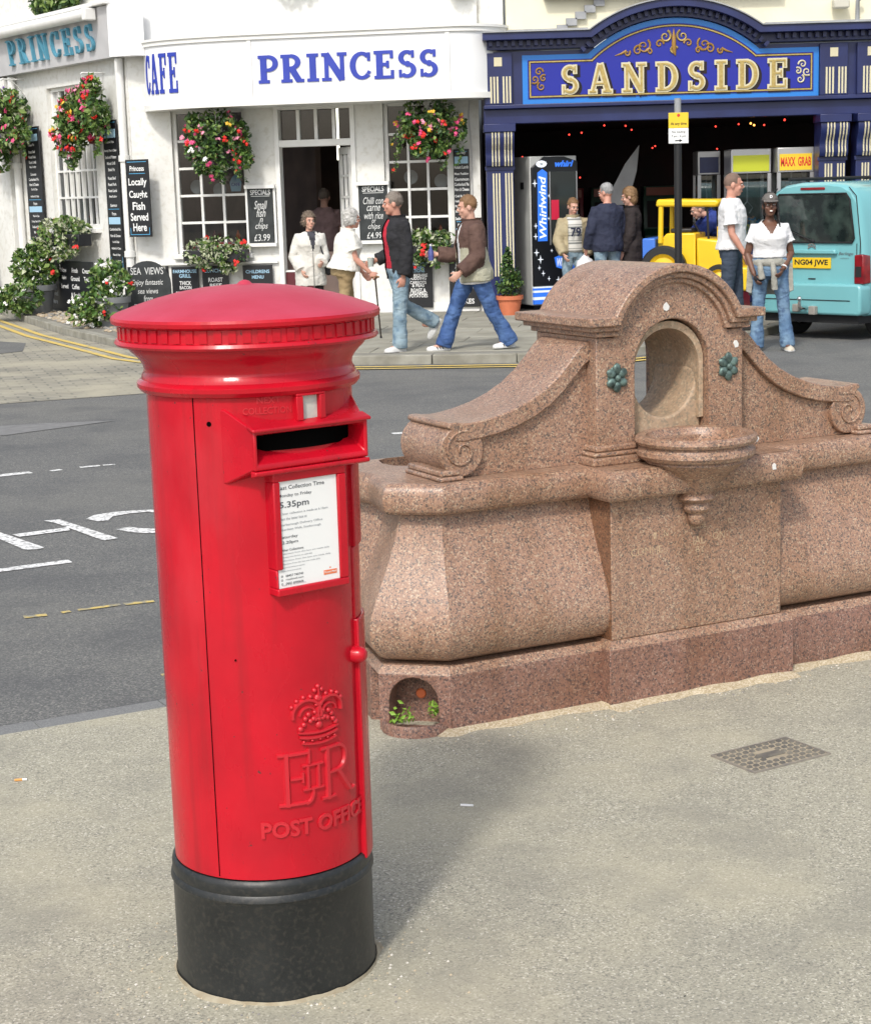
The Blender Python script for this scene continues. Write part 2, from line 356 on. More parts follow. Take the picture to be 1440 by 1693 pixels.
def _red():
    """layered gloss paint: uneven coats, rain streaks of grime, tiny chips, orange-peel relief"""
    nt = M_red.node_tree; N = nt.nodes; L = nt.links; b = N['Principled BSDF']; tc = N.new('ShaderNodeTexCoord')
    def nz(scale, vec=(1, 1, 1), det=4):
        mp = N.new('ShaderNodeMapping'); mp.inputs['Scale'].default_value = vec; L.new(tc.outputs['Object'], mp.inputs[0])
        n = N.new('ShaderNodeTexNoise'); n.inputs['Scale'].default_value = scale; n.inputs['Detail'].default_value = det; L.new(mp.outputs[0], n.inputs['Vector']); return n.outputs[0]
    def rng(s_, lo, hi, top=1.):
        r = N.new('ShaderNodeMapRange'); r.inputs[1].default_value = lo; r.inputs[2].default_value = hi; r.inputs[4].default_value = top; L.new(s_, r.inputs[0]); return r.outputs[0]
    def mix(a, c, f):
        x = N.new('ShaderNodeMix'); x.data_type = 'RGBA'; x.inputs[7].default_value = (*c, 1); L.new(f, x.inputs[0])
        if isinstance(a, tuple): x.inputs[6].default_value = (*a, 1)
        else: L.new(a, x.inputs[6])
        return x.outputs[2]
    c = mix((.52, .005, .018), (.42, .005, .016), rng(nz(5.), .4, .65)); c = mix(c, (.27, .010, .016), rng(nz(1., (22, 22, 1.3), 5), .56, .74, .55)); c = mix(c, (.57, .045, .06), rng(nz(3.3, (1, 1, .5), 6), .58, .72, .45))
    c = mix(c, (.10, .03, .03), rng(nz(75., (1, 1, .8), 2), .735, .76)); L.new(c, b.inputs['Base Color'])
    L.new(rng(nz(8., (1, 1, .4), 5), .3, .7, .42), b.inputs['Roughness'])
    for q in N:
        if q.type == 'MAP_RANGE' and abs(q.inputs[4].default_value-.42) < 1e-4: q.inputs[3].default_value = .16
    b.inputs['Specular IOR Level'].default_value = .4
    bp = N.new('ShaderNodeBump'); bp.inputs['Strength'].default_value = .10; bp.inputs['Distance'].default_value = .01; L.new(nz(26., (1, 1, .6), 3), bp.inputs['Height']); L.new(bp.outputs[0], b.inputs['Normal'])
_red()
M_redtop = mat('pillar_red_faded', (.50, .045, .085), .5, c2=(.46, .03, .06), nscale=9, bump=.06, bscale=60)
M_redlet = mat('pillar_red_relief', (.52, .016, .028), .35)
M_blk = mat('pillar_black_base', (.011, .013, .014), .42, c2=(.022, .024, .024), nscale=10, contrast=(.4, .75), bump=.10, bscale=30, c3=(.032, .031, .028), n3=90)
M_dark = mat('black_void', (.003, .003, .003), .9, spec=0.)
M_paper = mat('white_card', (.80, .81, .80), .35)
M_ink = mat('grey_print', (.10, .11, .12), .7)
M_inklite = mat('light_grey_print', (.33, .35, .37), .7)
M_orange = mat('orange_print', (.75, .18, .06), .6)
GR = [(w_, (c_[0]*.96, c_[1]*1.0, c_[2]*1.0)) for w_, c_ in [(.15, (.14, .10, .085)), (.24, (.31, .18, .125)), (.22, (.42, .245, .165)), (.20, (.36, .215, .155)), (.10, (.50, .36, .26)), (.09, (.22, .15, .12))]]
M_gran = granite('pink_granite', GR, 215, .40, .6)
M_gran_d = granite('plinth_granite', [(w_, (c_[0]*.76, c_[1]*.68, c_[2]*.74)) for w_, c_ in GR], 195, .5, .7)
M_gran_l = granite('limestained_granite', [(w_, (c_[0]*.6+.24, c_[1]*.6+.21, c_[2]*.6+.15)) for w_, c_ in GR], 130, .6, .7)
M_bronze = mat('weathered_bronze', (.045, .07, .065), .5, c2=(.17, .26, .235), nscale=45, metal=.4)
M_iron = mat('cast_iron', (.20, .185, .17), .6, c2=(.30, .27, .22), nscale=20, bump=.2, bscale=80)
M_leafA = mat('leaf_mid_green', (.07, .15, .025), .55)
M_leafB = mat('leaf_dark_green', (.028, .07, .018), .55)
M_leafC = mat('leaf_pale_green', (.17, .25, .06), .55)
M_leafV = mat('leaf_silver_variegated', (.42, .45, .30), .6)
M_fred = mat('petal_red', (.70, .02, .015), .6); M_fpink = mat('petal_pink', (.75, .08, .22), .6)
M_flil = mat('petal_pale_pink', (.80, .30, .42), .6); M_fyel = mat('petal_yellow', (.75, .45, .04), .6)
M_fwhi = mat('petal_white', (.8, .8, .76), .6); M_fpur = mat('petal_purple', (.12, .04, .25), .6)

# ------------------------------------------------------------------ the ground
def sheet(name, poly, z, m, z0=None, parent=None, weldb=False):
    mb = MB()
    if z0 is None: mb.add([(x, y, z) for x, y in poly], [tuple(range(len(poly)))])
    else: mb.prism(poly, z0, z, 'xy')
    return mb.build(name, m, parent)
struct(sheet('road', [(-150, -60), (150, -60), (150, 220), (-150, 220)], 0., M_road))
KD = Vector((cos(radians(28)), sin(radians(28)))); KN = Vector((-KD.y, KD.x)); K0 = Vector((-.96, 6.06))   # near kerb line
def kp(s, t): p = K0+KD*s+KN*t; return (p.x, p.y)
near = struct(sheet('near_pavement', [kp(-40, 0), kp(60, 0), kp(60, -40), kp(-40, -40)], .1, M_pave, -.05))
for i in range(44):                                                    # flat gutter-edge stones at the rim of the near pavement
    s = -6.0+i*.46
    if s > 8: break
    mb = MB(); mb.prism([kp(s+.002, .0015), kp(s+.458, .0015), kp(s+.458, .105), kp(s+.002, .105)], -.02, .097+.001*((i*7) % 3), 'xy')
    mb.build('kerb_stone', M_gutter, near)
# far kerb: path walked left to right along the road side of the stones
FK = [(-12.6, 43.0), (-9.6, 35.7), (-7.2, 29.7), (-5.2, 24.9), (-3.95, 22.35), (-3.3, 21.0), (-2.6, 20.05), (-1.7, 19.45), (-.6, 19.2), (.96, 18.98), (1.9, 19.12), (2.8, 19.75), (3.6, 20.6), (4.15, 21.3), (4.55, 22.4), (4.95, 23.8), (5.5, 24.5), (7, 24.7), (14, 24.9), (30, 25.2)]
def walk(path, step):
    out = []; acc = 0; P = [Vector(p) for p in path]; out.append(P[0].copy()); rest = step
    for a, b in zip(P, P[1:]):
        L_ = (b-a).length; d = (b-a)/L_; t = 0
        while L_-t >= rest: t += rest; out.append(a+d*t); rest = step
        rest -= L_-t
    return out
def offset(path, d):
    P = [Vector(p) for p in path]; out = []
    for i, p in enumerate(P):
        a = (p-P[i-1]).normalized() if i else None; b = (P[i+1]-p).normalized() if i < len(P)-1 else None
        t = ((a or b)+(b or a)).normalized(); n = Vector((-t.y, t.x)); out.append(p+n*d)
    return out
inner = offset(FK, .16)
far = struct(sheet('far_pavement', [tuple(p) for p in inner]+[(30, 60), (-12, 60)], .094, M_joint, -.02))
kw = walk(FK, .93)
for i in range(len(kw)-1):
    a, b = kw[i], kw[i+1]; d = (b-a).normalized(); n = Vector((-d.y, d.x)); a2 = a+d*.006; b2 = b-d*.006
    if a.x < -9 or a.x > 12: continue
    mb = MB(); mb.prism([tuple(a2), tuple(b2), tuple(b2+n*.15), tuple(a2+n*.15)], -.02, .1+R.uniform(-.003, .003), 'xy')
    mb.build('kerb_stone', M_kerb, far, bevel=.012)
def inside(p, poly):
    c = False; j = len(poly)-1
    for i in range(len(poly)):
        if (poly[i][1] > p[1]) != (poly[j][1] > p[1]) and p[0] < (poly[j][0]-poly[i][0])*(p[1]-poly[i][1])/(poly[j][1]-poly[i][1])+poly[i][0]: c = not c
        j = i
    return c
fp = [tuple(p) for p in offset(FK, .19)]+[(30, 60), (-12, 60)]
SA = Fr((-.18, 25.85, 0), radians(-9))
for j in range(11):                                                    # paving slabs of the far pavement
    x = -6.2+(.45 if j % 2 else 0)
    while x < 6.5:
        y1 = -.05-j*.62; q = [(x+.006, y1-.608), (x+.884, y1-.608), (x+.884, y1), (x+.006, y1)]
        if all(inside(SA.p(a, b, 0), fp) for a, b in q):
            mb = MB(); mb.prism(q, .05, .1+R.uniform(-.002, .002), 'xy')
            mb.build('paving_slab', M_slab, far, SA.loc, SA.rz, bevel=.005, seg=1)
        x += .89
# worn stone setts in the mouth of the side street, with the tarmac patch and paint on them
M_sett = bpy.data.materials.new('worn_setts'); M_sett.use_nodes = True
def _sett():
    nt = M_sett.node_tree; N = nt.nodes; L = nt.links; b = N['Principled BSDF']; tc = N.new('ShaderNodeTexCoord')
    mp = N.new('ShaderNodeMapping'); mp.inputs['Rotation'].default_value = (0, 0, radians(-18)); L.new(tc.outputs['Object'], mp.inputs[0])
    br = N.new('ShaderNodeTexBrick'); br.inputs['Scale'].default_value = 1.; br.inputs['Brick Width'].default_value = .26; br.inputs['Row Height'].default_value = .14; br.inputs['Mortar Size'].default_value = .012
    br.inputs[1].default_value = (.33, .31, .25, 1); br.inputs[2].default_value = (.24, .225, .18, 1); br.inputs[3].default_value = (.14, .14, .12, 1)
    L.new(mp.outputs[0], br.inputs[0]); n = N.new('ShaderNodeTexNoise'); n.inputs['Scale'].default_value = 1.1; n.inputs['Detail'].default_value = 8; L.new(tc.outputs['Object'], n.inputs[0])
    mr = N.new('ShaderNodeMapRange'); mr.inputs[1].default_value = .4; mr.inputs[2].default_value = .68; L.new(n.outputs[0], mr.inputs[0])
    x = N.new('ShaderNodeMix'); x.data_type = 'RGBA'; x.inputs[7].default_value = (.40, .37, .28, 1); L.new(mr.outputs[0], x.inputs[0]); L.new(br.outputs[0], x.inputs[6])
    L.new(x.outputs[2], b.inputs['Base Color']); b.inputs['Roughness'].default_value = .85
    bp = N.new('ShaderNodeBump'); bp.inputs['Strength'].default_value = .5; bp.inputs['Distance'].default_value = .01; bp.invert = True; L.new(br.outputs[1], bp.inputs['Height']); L.new(bp.outputs[0], b.inputs['Normal'])
_sett()
struct(sheet('sett_paving', [(-30, 6.4), (-4.1, 16.5), (-2.7, 17.06), (-1.9, 17.5), (-1.45, 19.3)]+[tuple(p) for p in offset(FK, -.02)[6::-1]]+[(-30, 43)], .004, M_sett))
struct(sheet('tarmac_patch', [(-6.2, 24.2), (-5.4, 23.5), (-5.15, 22.2), (-6.6, 20.7), (-7.6, 21.5)], .008, M_road))
struct(sheet('worn_road_patch', [(-4.4, 14.7), (-3.35, 14.95), (-2.72, 15.0), (-3.5, 14.25), (-4.3, 14.1)], .004, mat('worn_asphalt', (.22, .22, .215), .9, c2=(.17, .17, .168), nscale=12, bump=.3, bscale=150)))
def stripe(name, path, w, m, z=.008, a=0, b=None):
    l = offset(path, w/2); r = offset(path, -w/2)
    return struct(sheet(name, [tuple(p) for p in l]+[tuple(p) for p in r[::-1]], z, m))
ypath = FK[1:12]
stripe('yellow_line', offset(ypath, -.30), .085, M_yellow2, .012)
stripe('yellow_line', offset(ypath, -.50), .085, M_yellow2, .012)
def dash(name, x0, y0, x1, y1, w, m, z=.004): return stripe(name, [(x0, y0), (x1, y1)], w, m, z)
for q in ((-4.6, 11.25, -2.842, 12.238, .10), (-2.707, 12.266, -2.644, 12.32, .055), (-2.529, 12.40, -2.394, 12.453, .06), (-2.376, 12.466, -2.292, 12.49, .045), (-2.05, 12.62, -1.95, 12.66, .03), (-.32, 13.66, .9, 14.1, .10), (-3.9, 8.03, -1.944, 9.122, .085)): dash('white_dash', *q, M_white)
for q in ((-1.912, 7.881, -1.812, 7.916, .045), (-1.75, 7.949, -1.715, 7.972, .035), (-1.682, 7.99, -1.499, 8.079, .035), (-1.482, 8.083, -1.35, 8.134, .045), (-1.12, 6.82, -.95, 6.90, .03)): dash('yellow_dash', *q, M_yellow)
# painted road word, seen from its far end: H and a C turned half round
struct(sheet('painted_letter', [(-2.91, 10.513), (-2.814, 10.498), (-2.529, 9.999), (-2.165, 9.512), (-2.182, 9.465), (-2.244, 9.457), (-2.275, 9.478), (-2.481, 9.796)], .0045, M_white))
struct(sheet('painted_letter', [(-2.343, 10.325), (-2.254, 10.35), (-1.791, 9.71), (-1.857, 9.658), (-1.895, 9.698), (-2.252, 10.234)], .005, M_white))
struct(sheet('painted_letter', [(-2.436, 9.913), (-2.15, 10.087), (-2.117, 9.99), (-2.376, 9.833)], .0055, M_white))
struct(sheet('painted_letter', [(-2.093, 10.344), (-2.069, 10.462), (-1.977, 10.545), (-1.839, 10.582), (-1.733, 10.592), (-1.667, 10.561), (-1.574, 10.491), (-1.486, 10.368), (-1.433, 10.227), (-1.422, 10.096), (-1.459, 9.958), (-1.503, 9.888), (-1.556, 9.833), (-1.651, 9.837), (-1.745, 9.879), (-1.858, 9.984), (-1.779, 10.044), (-1.724, 9.999), (-1.573, 9.947), (-1.517, 9.985), (-1.493, 10.107), (-1.504, 10.239), (-1.556, 10.36), (-1.654, 10.473), (-1.758, 10.521), (-1.859, 10.487), (-1.945, 10.404), (-1.946, 10.271), (-2.003, 10.254)], .0045, M_white))

# ------------------------------------------------------------------ pillar box
PB = thing('pillar_box', 'red cast-iron post box with round cap, standing on the near pavement', 'post box', (-.408, 3.921, .1), radians(-53.06+90))
prof_body = [(.229, 1.375), (.2285, 1.2), (.226, .7), (.2245, .292), (.205, .288)]
MB().lathe(prof_body, 96).build('body', M_red, PB, smooth=35)
MB().lathe([(.2, 1.36), (.2295, 1.372), (.240, 1.375), (.2475, 1.384), (.2485, 1.393), (.244, 1.399), (.2385, 1.402), (.2365, 1.412), (.233, 1.416), (.2315, 1.423), (.2335, 1.433), (.240, 1.444), (.250, 1.455), (.259, 1.463), (.2635, 1.470), (.2645, 1.477), (.284, 1.478)], 96).build('neck_moulding', M_red, PB, smooth=30)
cap = MB().lathe([(.270, 1.476), (.289, 1.478), (.2925, 1.483), (.289, 1.490), (.2825, 1.492), (.2815, 1.520), (.290, 1.522), (.2965, 1.526), (.2985, 1.534), (.2965, 1.540)], 96).build('cap_rim', M_red, PB, smooth=30)
MB().lathe([(.2965, 1.540), (.288, 1.5455), (.27, 1.552), (.24, 1.5625), (.20, 1.5745), (.15, 1.5865), (.10, 1.5945), (.05, 1.599), (.020, 1.6003), (.016, 1.602), (.011, 1.607), (.004, 1.6095), (0, 1.61)], 96).build('cap_dome', M_redtop, PB, smooth=40)
dent = MB().box(-.0085, .0085, -.2848, -.279, 1.4935, 1.5195).mesh('dentil', M_red)
for i in range(58):
    o = place(dent, 'dentil', cap, rz=2*pi*i/58)
    if i == 0:
        pass
bs = MB().lathe([(.2, .288), (.2265, .289), (.2315, .284), (.2335, .276), (.2335, .262), (.2325, .256), (.2365, .250), (.2380, .241), (.2330, .232), (.2325, .05), (.2345, .012), (.237, -.02)], 96).build('base', M_blk, PB, smooth=35)
def cyl_pt(a, r, z): return (r*sin(a), -r*cos(a), z)                   # angle 0 = front, grows to the box's right as seen
def band(a0, a1, r0, r1, z0, z1, n=10):
    mb = MB(); rings = []
    for i in range(n+1):
        a = radians(a0+(a1-a0)*i/n); rings.append([cyl_pt(a, r0, z0), cyl_pt(a, r1, z0), cyl_pt(a, r1, z1), cyl_pt(a, r0, z1)])
    return mb.loft(rings)
# door seams: fine dark grooves on the curved body
seam = MB()
for a in (-63., 100.):
    rings = [[cyl_pt(radians(a-.28), .2, z), cyl_pt(radians(a+.28), .2, z), cyl_pt(radians(a+.28), r+.0008, z), cyl_pt(radians(a-.28), r+.0008, z)] for z, r in ((.296, .2245), (.7, .226), (1.372, .229))]
    seam.loft(rings)
seam.build('door_seam', M_dark, PB)
for a, z, r, m, d in ((-54., 1.318, .0055, M_dark, .0012), (-46, .80, .002, M_dark, .001)):
    mb = MB(); c = cyl_pt(radians(a), .2285, z); n = Vector((sin(radians(a)), -cos(radians(a)), 0))
    mb.tube([Vector(c)-n*.004, Vector(c)+n*d], r, 12); mb.build('screw_hole', m, PB)
# posting mouth: a hooded block with a slot
hood = MB()
bx, fx = .172, .143
hood.loft([[(-bx, -.135, 1.352), (bx, -.135, 1.352), (bx, -.135, 1.183), (-bx, -.135, 1.183)], [(-bx+.006, -.165, 1.350), (bx-.006, -.165, 1.350), (bx-.006, -.165, 1.190), (-bx+.006, -.165, 1.190)],
           [(-fx, -.236, 1.312), (fx, -.236, 1.312), (fx, -.236, 1.222), (-fx, -.236, 1.222)]])
hood.f = hood.f[:-1]; hood.mi = hood.mi[:-1]
z1, z0, zi0 = 1.308, 1.226, 1.254
hood.loft([[(-fx, -.236, 1.312), (fx, -.236, 1.312), (fx, -.236, 1.222), (-fx, -.236, 1.222)], [(-fx-.003, -.248, 1.312), (fx+.003, -.248, 1.312), (fx+.003, -.248, 1.222), (-fx-.003, -.248, 1.222)],
           [(-fx+.006, -.248, 1.300), (fx-.006, -.248, 1.300), (fx-.006, -.248, 1.234), (-fx+.006, -.248, 1.234)], [(-fx+.010, -.21, 1.292), (fx-.010, -.21, 1.292), (fx-.010, -.205, 1.262), (-fx+.010, -.205, 1.262)], [(-fx+.010, -.12, 1.292), (fx-.010, -.12, 1.292), (fx-.010, -.12, 1.265), (-fx+.010, -.12, 1.265)]], cap=False)
hd = hood.build('posting_mouth', M_red, PB, bevel=.004, seg=2)
MB().add(*(lambda b: (b.v, b.f))(band(-38, 38, .222, .2325, 1.258, 1.3035, 12))).build('slot_darkness', M_dark, hd)  # black band over the closed drum, painting in the slot's inner shade
MB().loft([[(-fx-.006, -.225, 1.311), (fx+.006, -.225, 1.311), (fx+.006, -.225, 1.322), (-fx-.006, -.225, 1.322)], [(-fx-.008, -.256, 1.304), (fx+.008, -.256, 1.304), (fx+.008, -.256, 1.312), (-fx-.008, -.256, 1.312)]]).build('hood_lip', M_red, hd, bevel=.003)
MB().loft([[(-fx-.002, -.228, 1.206), (fx+.002, -.228, 1.206), (fx+.002, -.228, 1.2215), (-fx-.002, -.228, 1.2215)], [(-fx-.004, -.252, 1.212), (fx+.004, -.252, 1.212), (fx+.004, -.252, 1.2215), (-fx-.004, -.252, 1.2215)]]).build('mouth_sill', M_red, hd, bevel=.003)
# next-collection tab holder above the mouth
tf = MB(); a0, a1 = -7.2, 10.6
for q in ((a0, -3.4, 1.318, 1.37), (7.0, a1, 1.318, 1.37), (a0, a1, 1.3705, 1.376)): tf.add(*[(lambda b: (b.v, b.f))(band(q[0], q[1], .225, .243, q[2], q[3], 4))][0])
tf.build('tab_holder', M_red, PB, bevel=.0015)
MB().add(*[(lambda b: (b.v, b.f))(band(-3.3, 6.9, .226, .2315, 1.318, 1.3695, 4))][0]).build('collection_tab', mat('tab_card', (.45, .48, .46), .4, c2=(.55, .56, .5), nscale=60), PB)
def wrap(mb, r0, scale=1.):                                            # bend flat lettering (x, y, z) onto the drum; y<0 stands proud
    return mb.warp(lambda x, y, z: cyl_pt(x/r0, r0-y, z))
def relief(name, body, cx, cz, h, w, r=.2275, depth=.0045, bold=.0):
    v, f = glyphs(body, bold, 1.)
    x0 = min(p[0] for p in v); x1 = max(p[0] for p in v); y0 = min(p[1] for p in v); y1 = max(p[1] for p in v)
    mb = MB().add([((p[0]-(x0+x1)/2)/(x1-x0)*w+cx, -depth*p[2], (p[1]-(y0+y1)/2)/(y1-y0)*h+cz) for p in v], f)
    return wrap(mb, r).build(name, M_redlet, PB)
relief('relief_lettering', 'NEXT', -.085, 1.366, .0135, .05, .2285, .002, .01)
relief('relief_lettering', 'COLLECTION', -.088, 1.344, .0145, .105, .2285, .002, .01)
relief('relief_lettering', 'POST OFFICE', .0, .4085, .038, .286, .2245, .0048, .03)
# royal cypher: E II R drawn with slab strokes, crown above
cy = MB()
def cbar(x0, z0_, x1, z1_, w, d=.006):
    p0 = Vector((x0, z0_)); p1 = Vector((x1, z1_)); t = (p1-p0).normalized(); n = Vector((-t.y, t.x))*w/2; m_ = 5
    rings = []
    for i in range(m_+1):
        c = p0.lerp(p1, i/m_); a = c-n; b = c+n; ai = c-n*.55; bi = c+n*.55
        rings.append([(a.x, .001, a.y), (ai.x, -d, ai.y), (bi.x, -d, bi.y), (b.x, .001, b.y)])
    cy.loft(rings)
def carc(cx, cz, rx, rz, a0, a1, w, d=.006):
    P = [(cx+rx*cos(radians(a0+(a1-a0)*i/16)), cz+rz*sin(radians(a0+(a1-a0)*i/16))) for i in range(17)]; rings = []
    for i, p in enumerate(P):
        t = (Vector(P[min(i+1, 16)])-Vector(P[max(i-1, 0)])).normalized(); n = Vector((-t.y, t.x))*w/2; c = Vector(p)
        a = c-n; b = c+n; ai = c-n*.55; bi = c+n*.55
        rings.append([(a.x, .001, a.y), (ai.x, -d, ai.y), (bi.x, -d, bi.y), (b.x, .001, b.y)])
    cy.loft(rings)
zb, zt = .459, .582
cbar(-.082, zb, -.082, zt, .015); cbar(-.102, zt-.004, -.030, zt-.004, .009); cbar(-.102, zb+.004, -.036, zb+.004, .009)
cbar(-.030, zt+.004, -.030, zt-.030, .008); carc(-.040, zb+.026, .018, .024, -90, 20, .009); cbar(-.075, .521, -.045, .521, .008); cbar(-.046, .510, -.046, .534, .008)
cbar(.018, zb, .018, zt, .014); cbar(.0, zb+.004, .038, zb+.004, .009); cbar(.0, zt-.004, .05, zt-.004, .009); carc(.048, zt-.033, .026, .029, -90, 90, .012); cbar(.020, zt-.062, .05, zt-.062, .009)
cbar(.046, zt-.060, .086, zb+.006, .015); carc(.094, zb+.012, .013, .009, 190, 330, .008)
for x in (-.034, -.008): cbar(x, .493, x, .548, .009)
cbar(-.047, .548, .005, .548, .007); cbar(-.047, .493, .005, .493, .007)
wrap(cy, .2255).build('cypher', M_redlet, PB, smooth=40)
cr = MB()
def bead(x, z, r): cr.ell((x, -.001, z), (r, .006, r), 8, 5)
cy = cr
for k, (zz, hw) in enumerate(((.601, .045), (.615, .049), (.626, .052))):
    P = [(-hw+2*hw*i/10, zz-.006+.006*((2*i/10-1)**2)) for i in range(11)]
    for i in range(10): cbar(*P[i], *P[i+1], .0065 if k != 1 else .009, .006)
for sx in (-1, 1):
    carc(sx*.030, .664, .034*sx, .034, 195, -10, .009, .007); carc(sx*.028, .660, .020*sx, .021, 200, 10, .006, .005)
    for i in range(8):
        a = radians(200-i*24); bead(sx*.030+sx*.041*cos(a) if sx > 0 else -.030-.041*cos(a), .664+.041*sin(a), .0052)
    for p in ((.022, .648), (.034, .655), (.026, .664), (.038, .642), (.014, .652)): bead(sx*p[0], p[1], .0062)
    bead(sx*.046, .633, .007)
bead(0, .636, .009); bead(0, .650, .007); cbar(0, .665, 0, .69, .010); bead(0, .697, .010); bead(-.009, .716, .0055); bead(.009, .716, .0055); bead(0, .724, .0055); cbar(0, .704, 0, .72, .006)
for i in range(5): bead(-.04+.02*i, .6035, .0035)
wrap(cr, .2262).build('crown', M_redlet, PB, smooth=50)
# collection plate: frame, white card with its print
npl = MB()
x0, x1, zz0, zz1, yf = -.098, .088, .946, 1.206, -.2345
yb = -.195
npl.box(x0, x0+.017, yf-.006, yb, zz0+.055, zz1-.014); npl.box(x1-.022, x1, yf-.007, yb, zz0+.014, zz1-.014); npl.box(x0, x1, yf-.0065, yb, zz1-.0139, zz1+.006); npl.box(x0, x1, yf-.0075, yb, zz0-.003, zz0+.0139); npl.box(x0, x0+.006, yf-.003, yb, zz0+.0141, zz0+.0549)
npl.box(x0+.002, x1-.002, yf+.006, yb, zz0, zz1)
pl = npl.build('notice_frame', M_red, PB, bevel=.0035)
MB().box(x0+.0065, x1-.0225, yf-.0005, yf+.0055, zz0+.0142, zz1-.0142).build('notice_card', M_paper, pl)
tx = MB(); T = lambda b, z, h, x=None, mi=0, bold=.01, w=None: text(tx, b, (x0+.014) if x is None else x, z, h, w, yf-.0008, .0003, bold, align='l', mi=mi)
T('Last Collection Time', 1.178, .0088, bold=.012, w=.118); T('Monday to Friday', 1.160, .0085, w=.085); T('5.35pm', 1.139, .0175, x0+.016, bold=.018, w=.075)
for i, (b, w) in enumerate((('A later collection is made at 6.15pm', .125), ('from the letter box at', .07), ('Scarborough Delivery Office', .11), ('Aberdeen Walk, Scarborough', .105))): T(b, 1.121-i*.0105-(.003 if i > 1 else 0), .0062, mi=1, w=w)
T('Saturday', 1.070, .0078, w=.045); T('12.20pm', 1.058, .0085, w=.045, bold=.014); T('Other Collections', 1.0425, .0055, w=.058)
for i, w in enumerate((.125, .08, .128, .10, .06, .05)): T('collections from this box are made daily', 1.034-i*.0075, .0042, mi=1, w=w)
for i, b in enumerate(('08457 740740', 'royalmail.com', '0845 6000606')): T(b, .986-i*.0085, .0052, x0+.024, w=.045)
for i in range(3): T('o', .986-i*.0085, .0048, x0+.012)
T('Calls may be recorded', .9655, .003, mi=1, w=.06)
tx.build('notice_print', [M_ink, M_inklite], pl, weld=False)
lg = MB().box(.024, .058, yf-.0012, yf-.0006, .973, .983); lgo = lg.build('notice_emblem', M_orange, pl)
text(MB(), 'Royal Mail', .041, .978, .0055, .03, yf-.0013, .0003, .012).build('emblem_print', M_paper, lgo, weld=False)
text(MB(), 'w', .041, .9875, .004, .005, yf-.0006, .0003, .03).build('emblem_mark', M_orange, lgo, weld=False)
# raised door-edge strip with its gap, and the knob beside it
for k, (za, zc, r) in enumerate(((1.012, 1.20, .2375), (.846, 1.0118, .2315), (.275, .8458, .2375))):
    band(35.5, 74, .20, r, za, zc, 8).build('door_edge_strip', M_red, PB, bevel=.003)
mb = MB().lathe([(0, .027), (.010, .026), (.016, .021), (.019, .012), (.020, 0), (.0205, -.02)], 20); a = radians(34)
mb.xf(Matrix.Translation(cyl_pt(a, .230, .765)) @ Matrix.Rotation(a, 4, 'Z') @ Matrix.Rotation(radians(90), 4, 'X')); mb.build('lock_knob', M_red, PB, smooth=50)
# ------------------------------------------------------------------ granite drinking fountain and trough
FT = thing('drinking_fountain', 'pink granite drinking fountain and trough with arched niche beside the road', 'fountain', (.033, 5.648, .1), radians(27))
UC = .9625
LP = [(0., 0.), (-.19, .16), (-.14, .39), (-.19, .62), (0., .78)]
def plan(off):                                                          # plan outline moved inwards by off
    Lp = LP+[(2*UC-x, y) for x, y in LP[::-1]]; n = len(Lp); out = []
    for i in range(n):
        p0, p1, p2 = Vector(Lp[i-1]), Vector(Lp[i]), Vector(Lp[(i+1) % n]); d1 = (p1-p0).normalized(); d2 = (p2-p1).normalized()
        n1 = Vector((d1.y, -d1.x)); n2 = Vector((d2.y, -d2.x)); b = (n1+n2).normalized(); k = off/max(.35, b.dot(n1)); q = p1+b*k; out.append((q.x, q.y))
    return out
def rings(prof): return [[(x, y, z) for x, y in plan(o)] for o, z in prof]
# plinth; the corner with the dog bowl niche is set back and faced by its own arched block
pp = plan(0.)
d = Vector((-.19, .16)).normalized(); nin = Vector((d.y, -d.x))
pl0 = [tuple(Vector(pp[0])+nin*.11*1.0), tuple(Vector(pp[1])+nin*.11)]
poly = [(.0005, 0.0)]+[pl0[0], pl0[1], (-.165, .28)]+pp[2:]
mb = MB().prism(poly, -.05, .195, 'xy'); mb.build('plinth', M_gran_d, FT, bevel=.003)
top = MB().loft([[(x, y, z) for x, y in plan(o)] for o, z in ((.0, .1955), (.002, .2), (.022, .222), (.12, .226))]); top.build('plinth_weathering', M_gran, FT)
NL = .2484; fa = atan2(-.16, .19)                                      # arched face of the niche along the chamfer
ar = [(0, -.05), (.035, -.05), (.035, .10)]+[(.12-.085*cos(t*pi/12), .10+.085*sin(t*pi/12)) for t in range(1, 12)]+[(.205, .10), (.205, -.05), (NL, -.05), (NL, .195), (0, .195)]
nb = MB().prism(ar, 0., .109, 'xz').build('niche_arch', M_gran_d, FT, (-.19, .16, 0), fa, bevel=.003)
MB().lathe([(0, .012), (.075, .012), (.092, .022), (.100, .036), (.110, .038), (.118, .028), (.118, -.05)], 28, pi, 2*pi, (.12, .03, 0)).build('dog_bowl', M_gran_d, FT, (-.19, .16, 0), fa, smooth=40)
MB().lathe([(0, .004), (.015, .004), (.018, 0)], 16).xf(Matrix.Translation((.12, .108, .10)) @ Matrix.Rotation(radians(90), 4, 'X')).build('spout_plug', M_orange, FT, (-.19, .16, 0), fa)
w = MB()
for (cx, cy_, n_) in ((.065, -.01, 26), (.10, .0, 26), (.185, .03, 44)):
    for i in range(n_): leaf(w, (cx+R.gauss(0, .012), cy_+R.gauss(0, .012), .03+abs(R.gauss(.016 if cx < .15 else .035, .018))), .011, 0, R)
wd = w.build('weeds', mat('weed_green', (.20, .36, .04), .6), None); M_ = FT.matrix_basis
wd.parent = None; wd.matrix_world = Matrix.Translation((.033, 5.648, .1)) @ Matrix.Rotation(radians(27), 4, 'Z') @ Matrix.Translation((-.19, .16, 0)) @ Matrix.Rotation(fa, 4, 'Z')
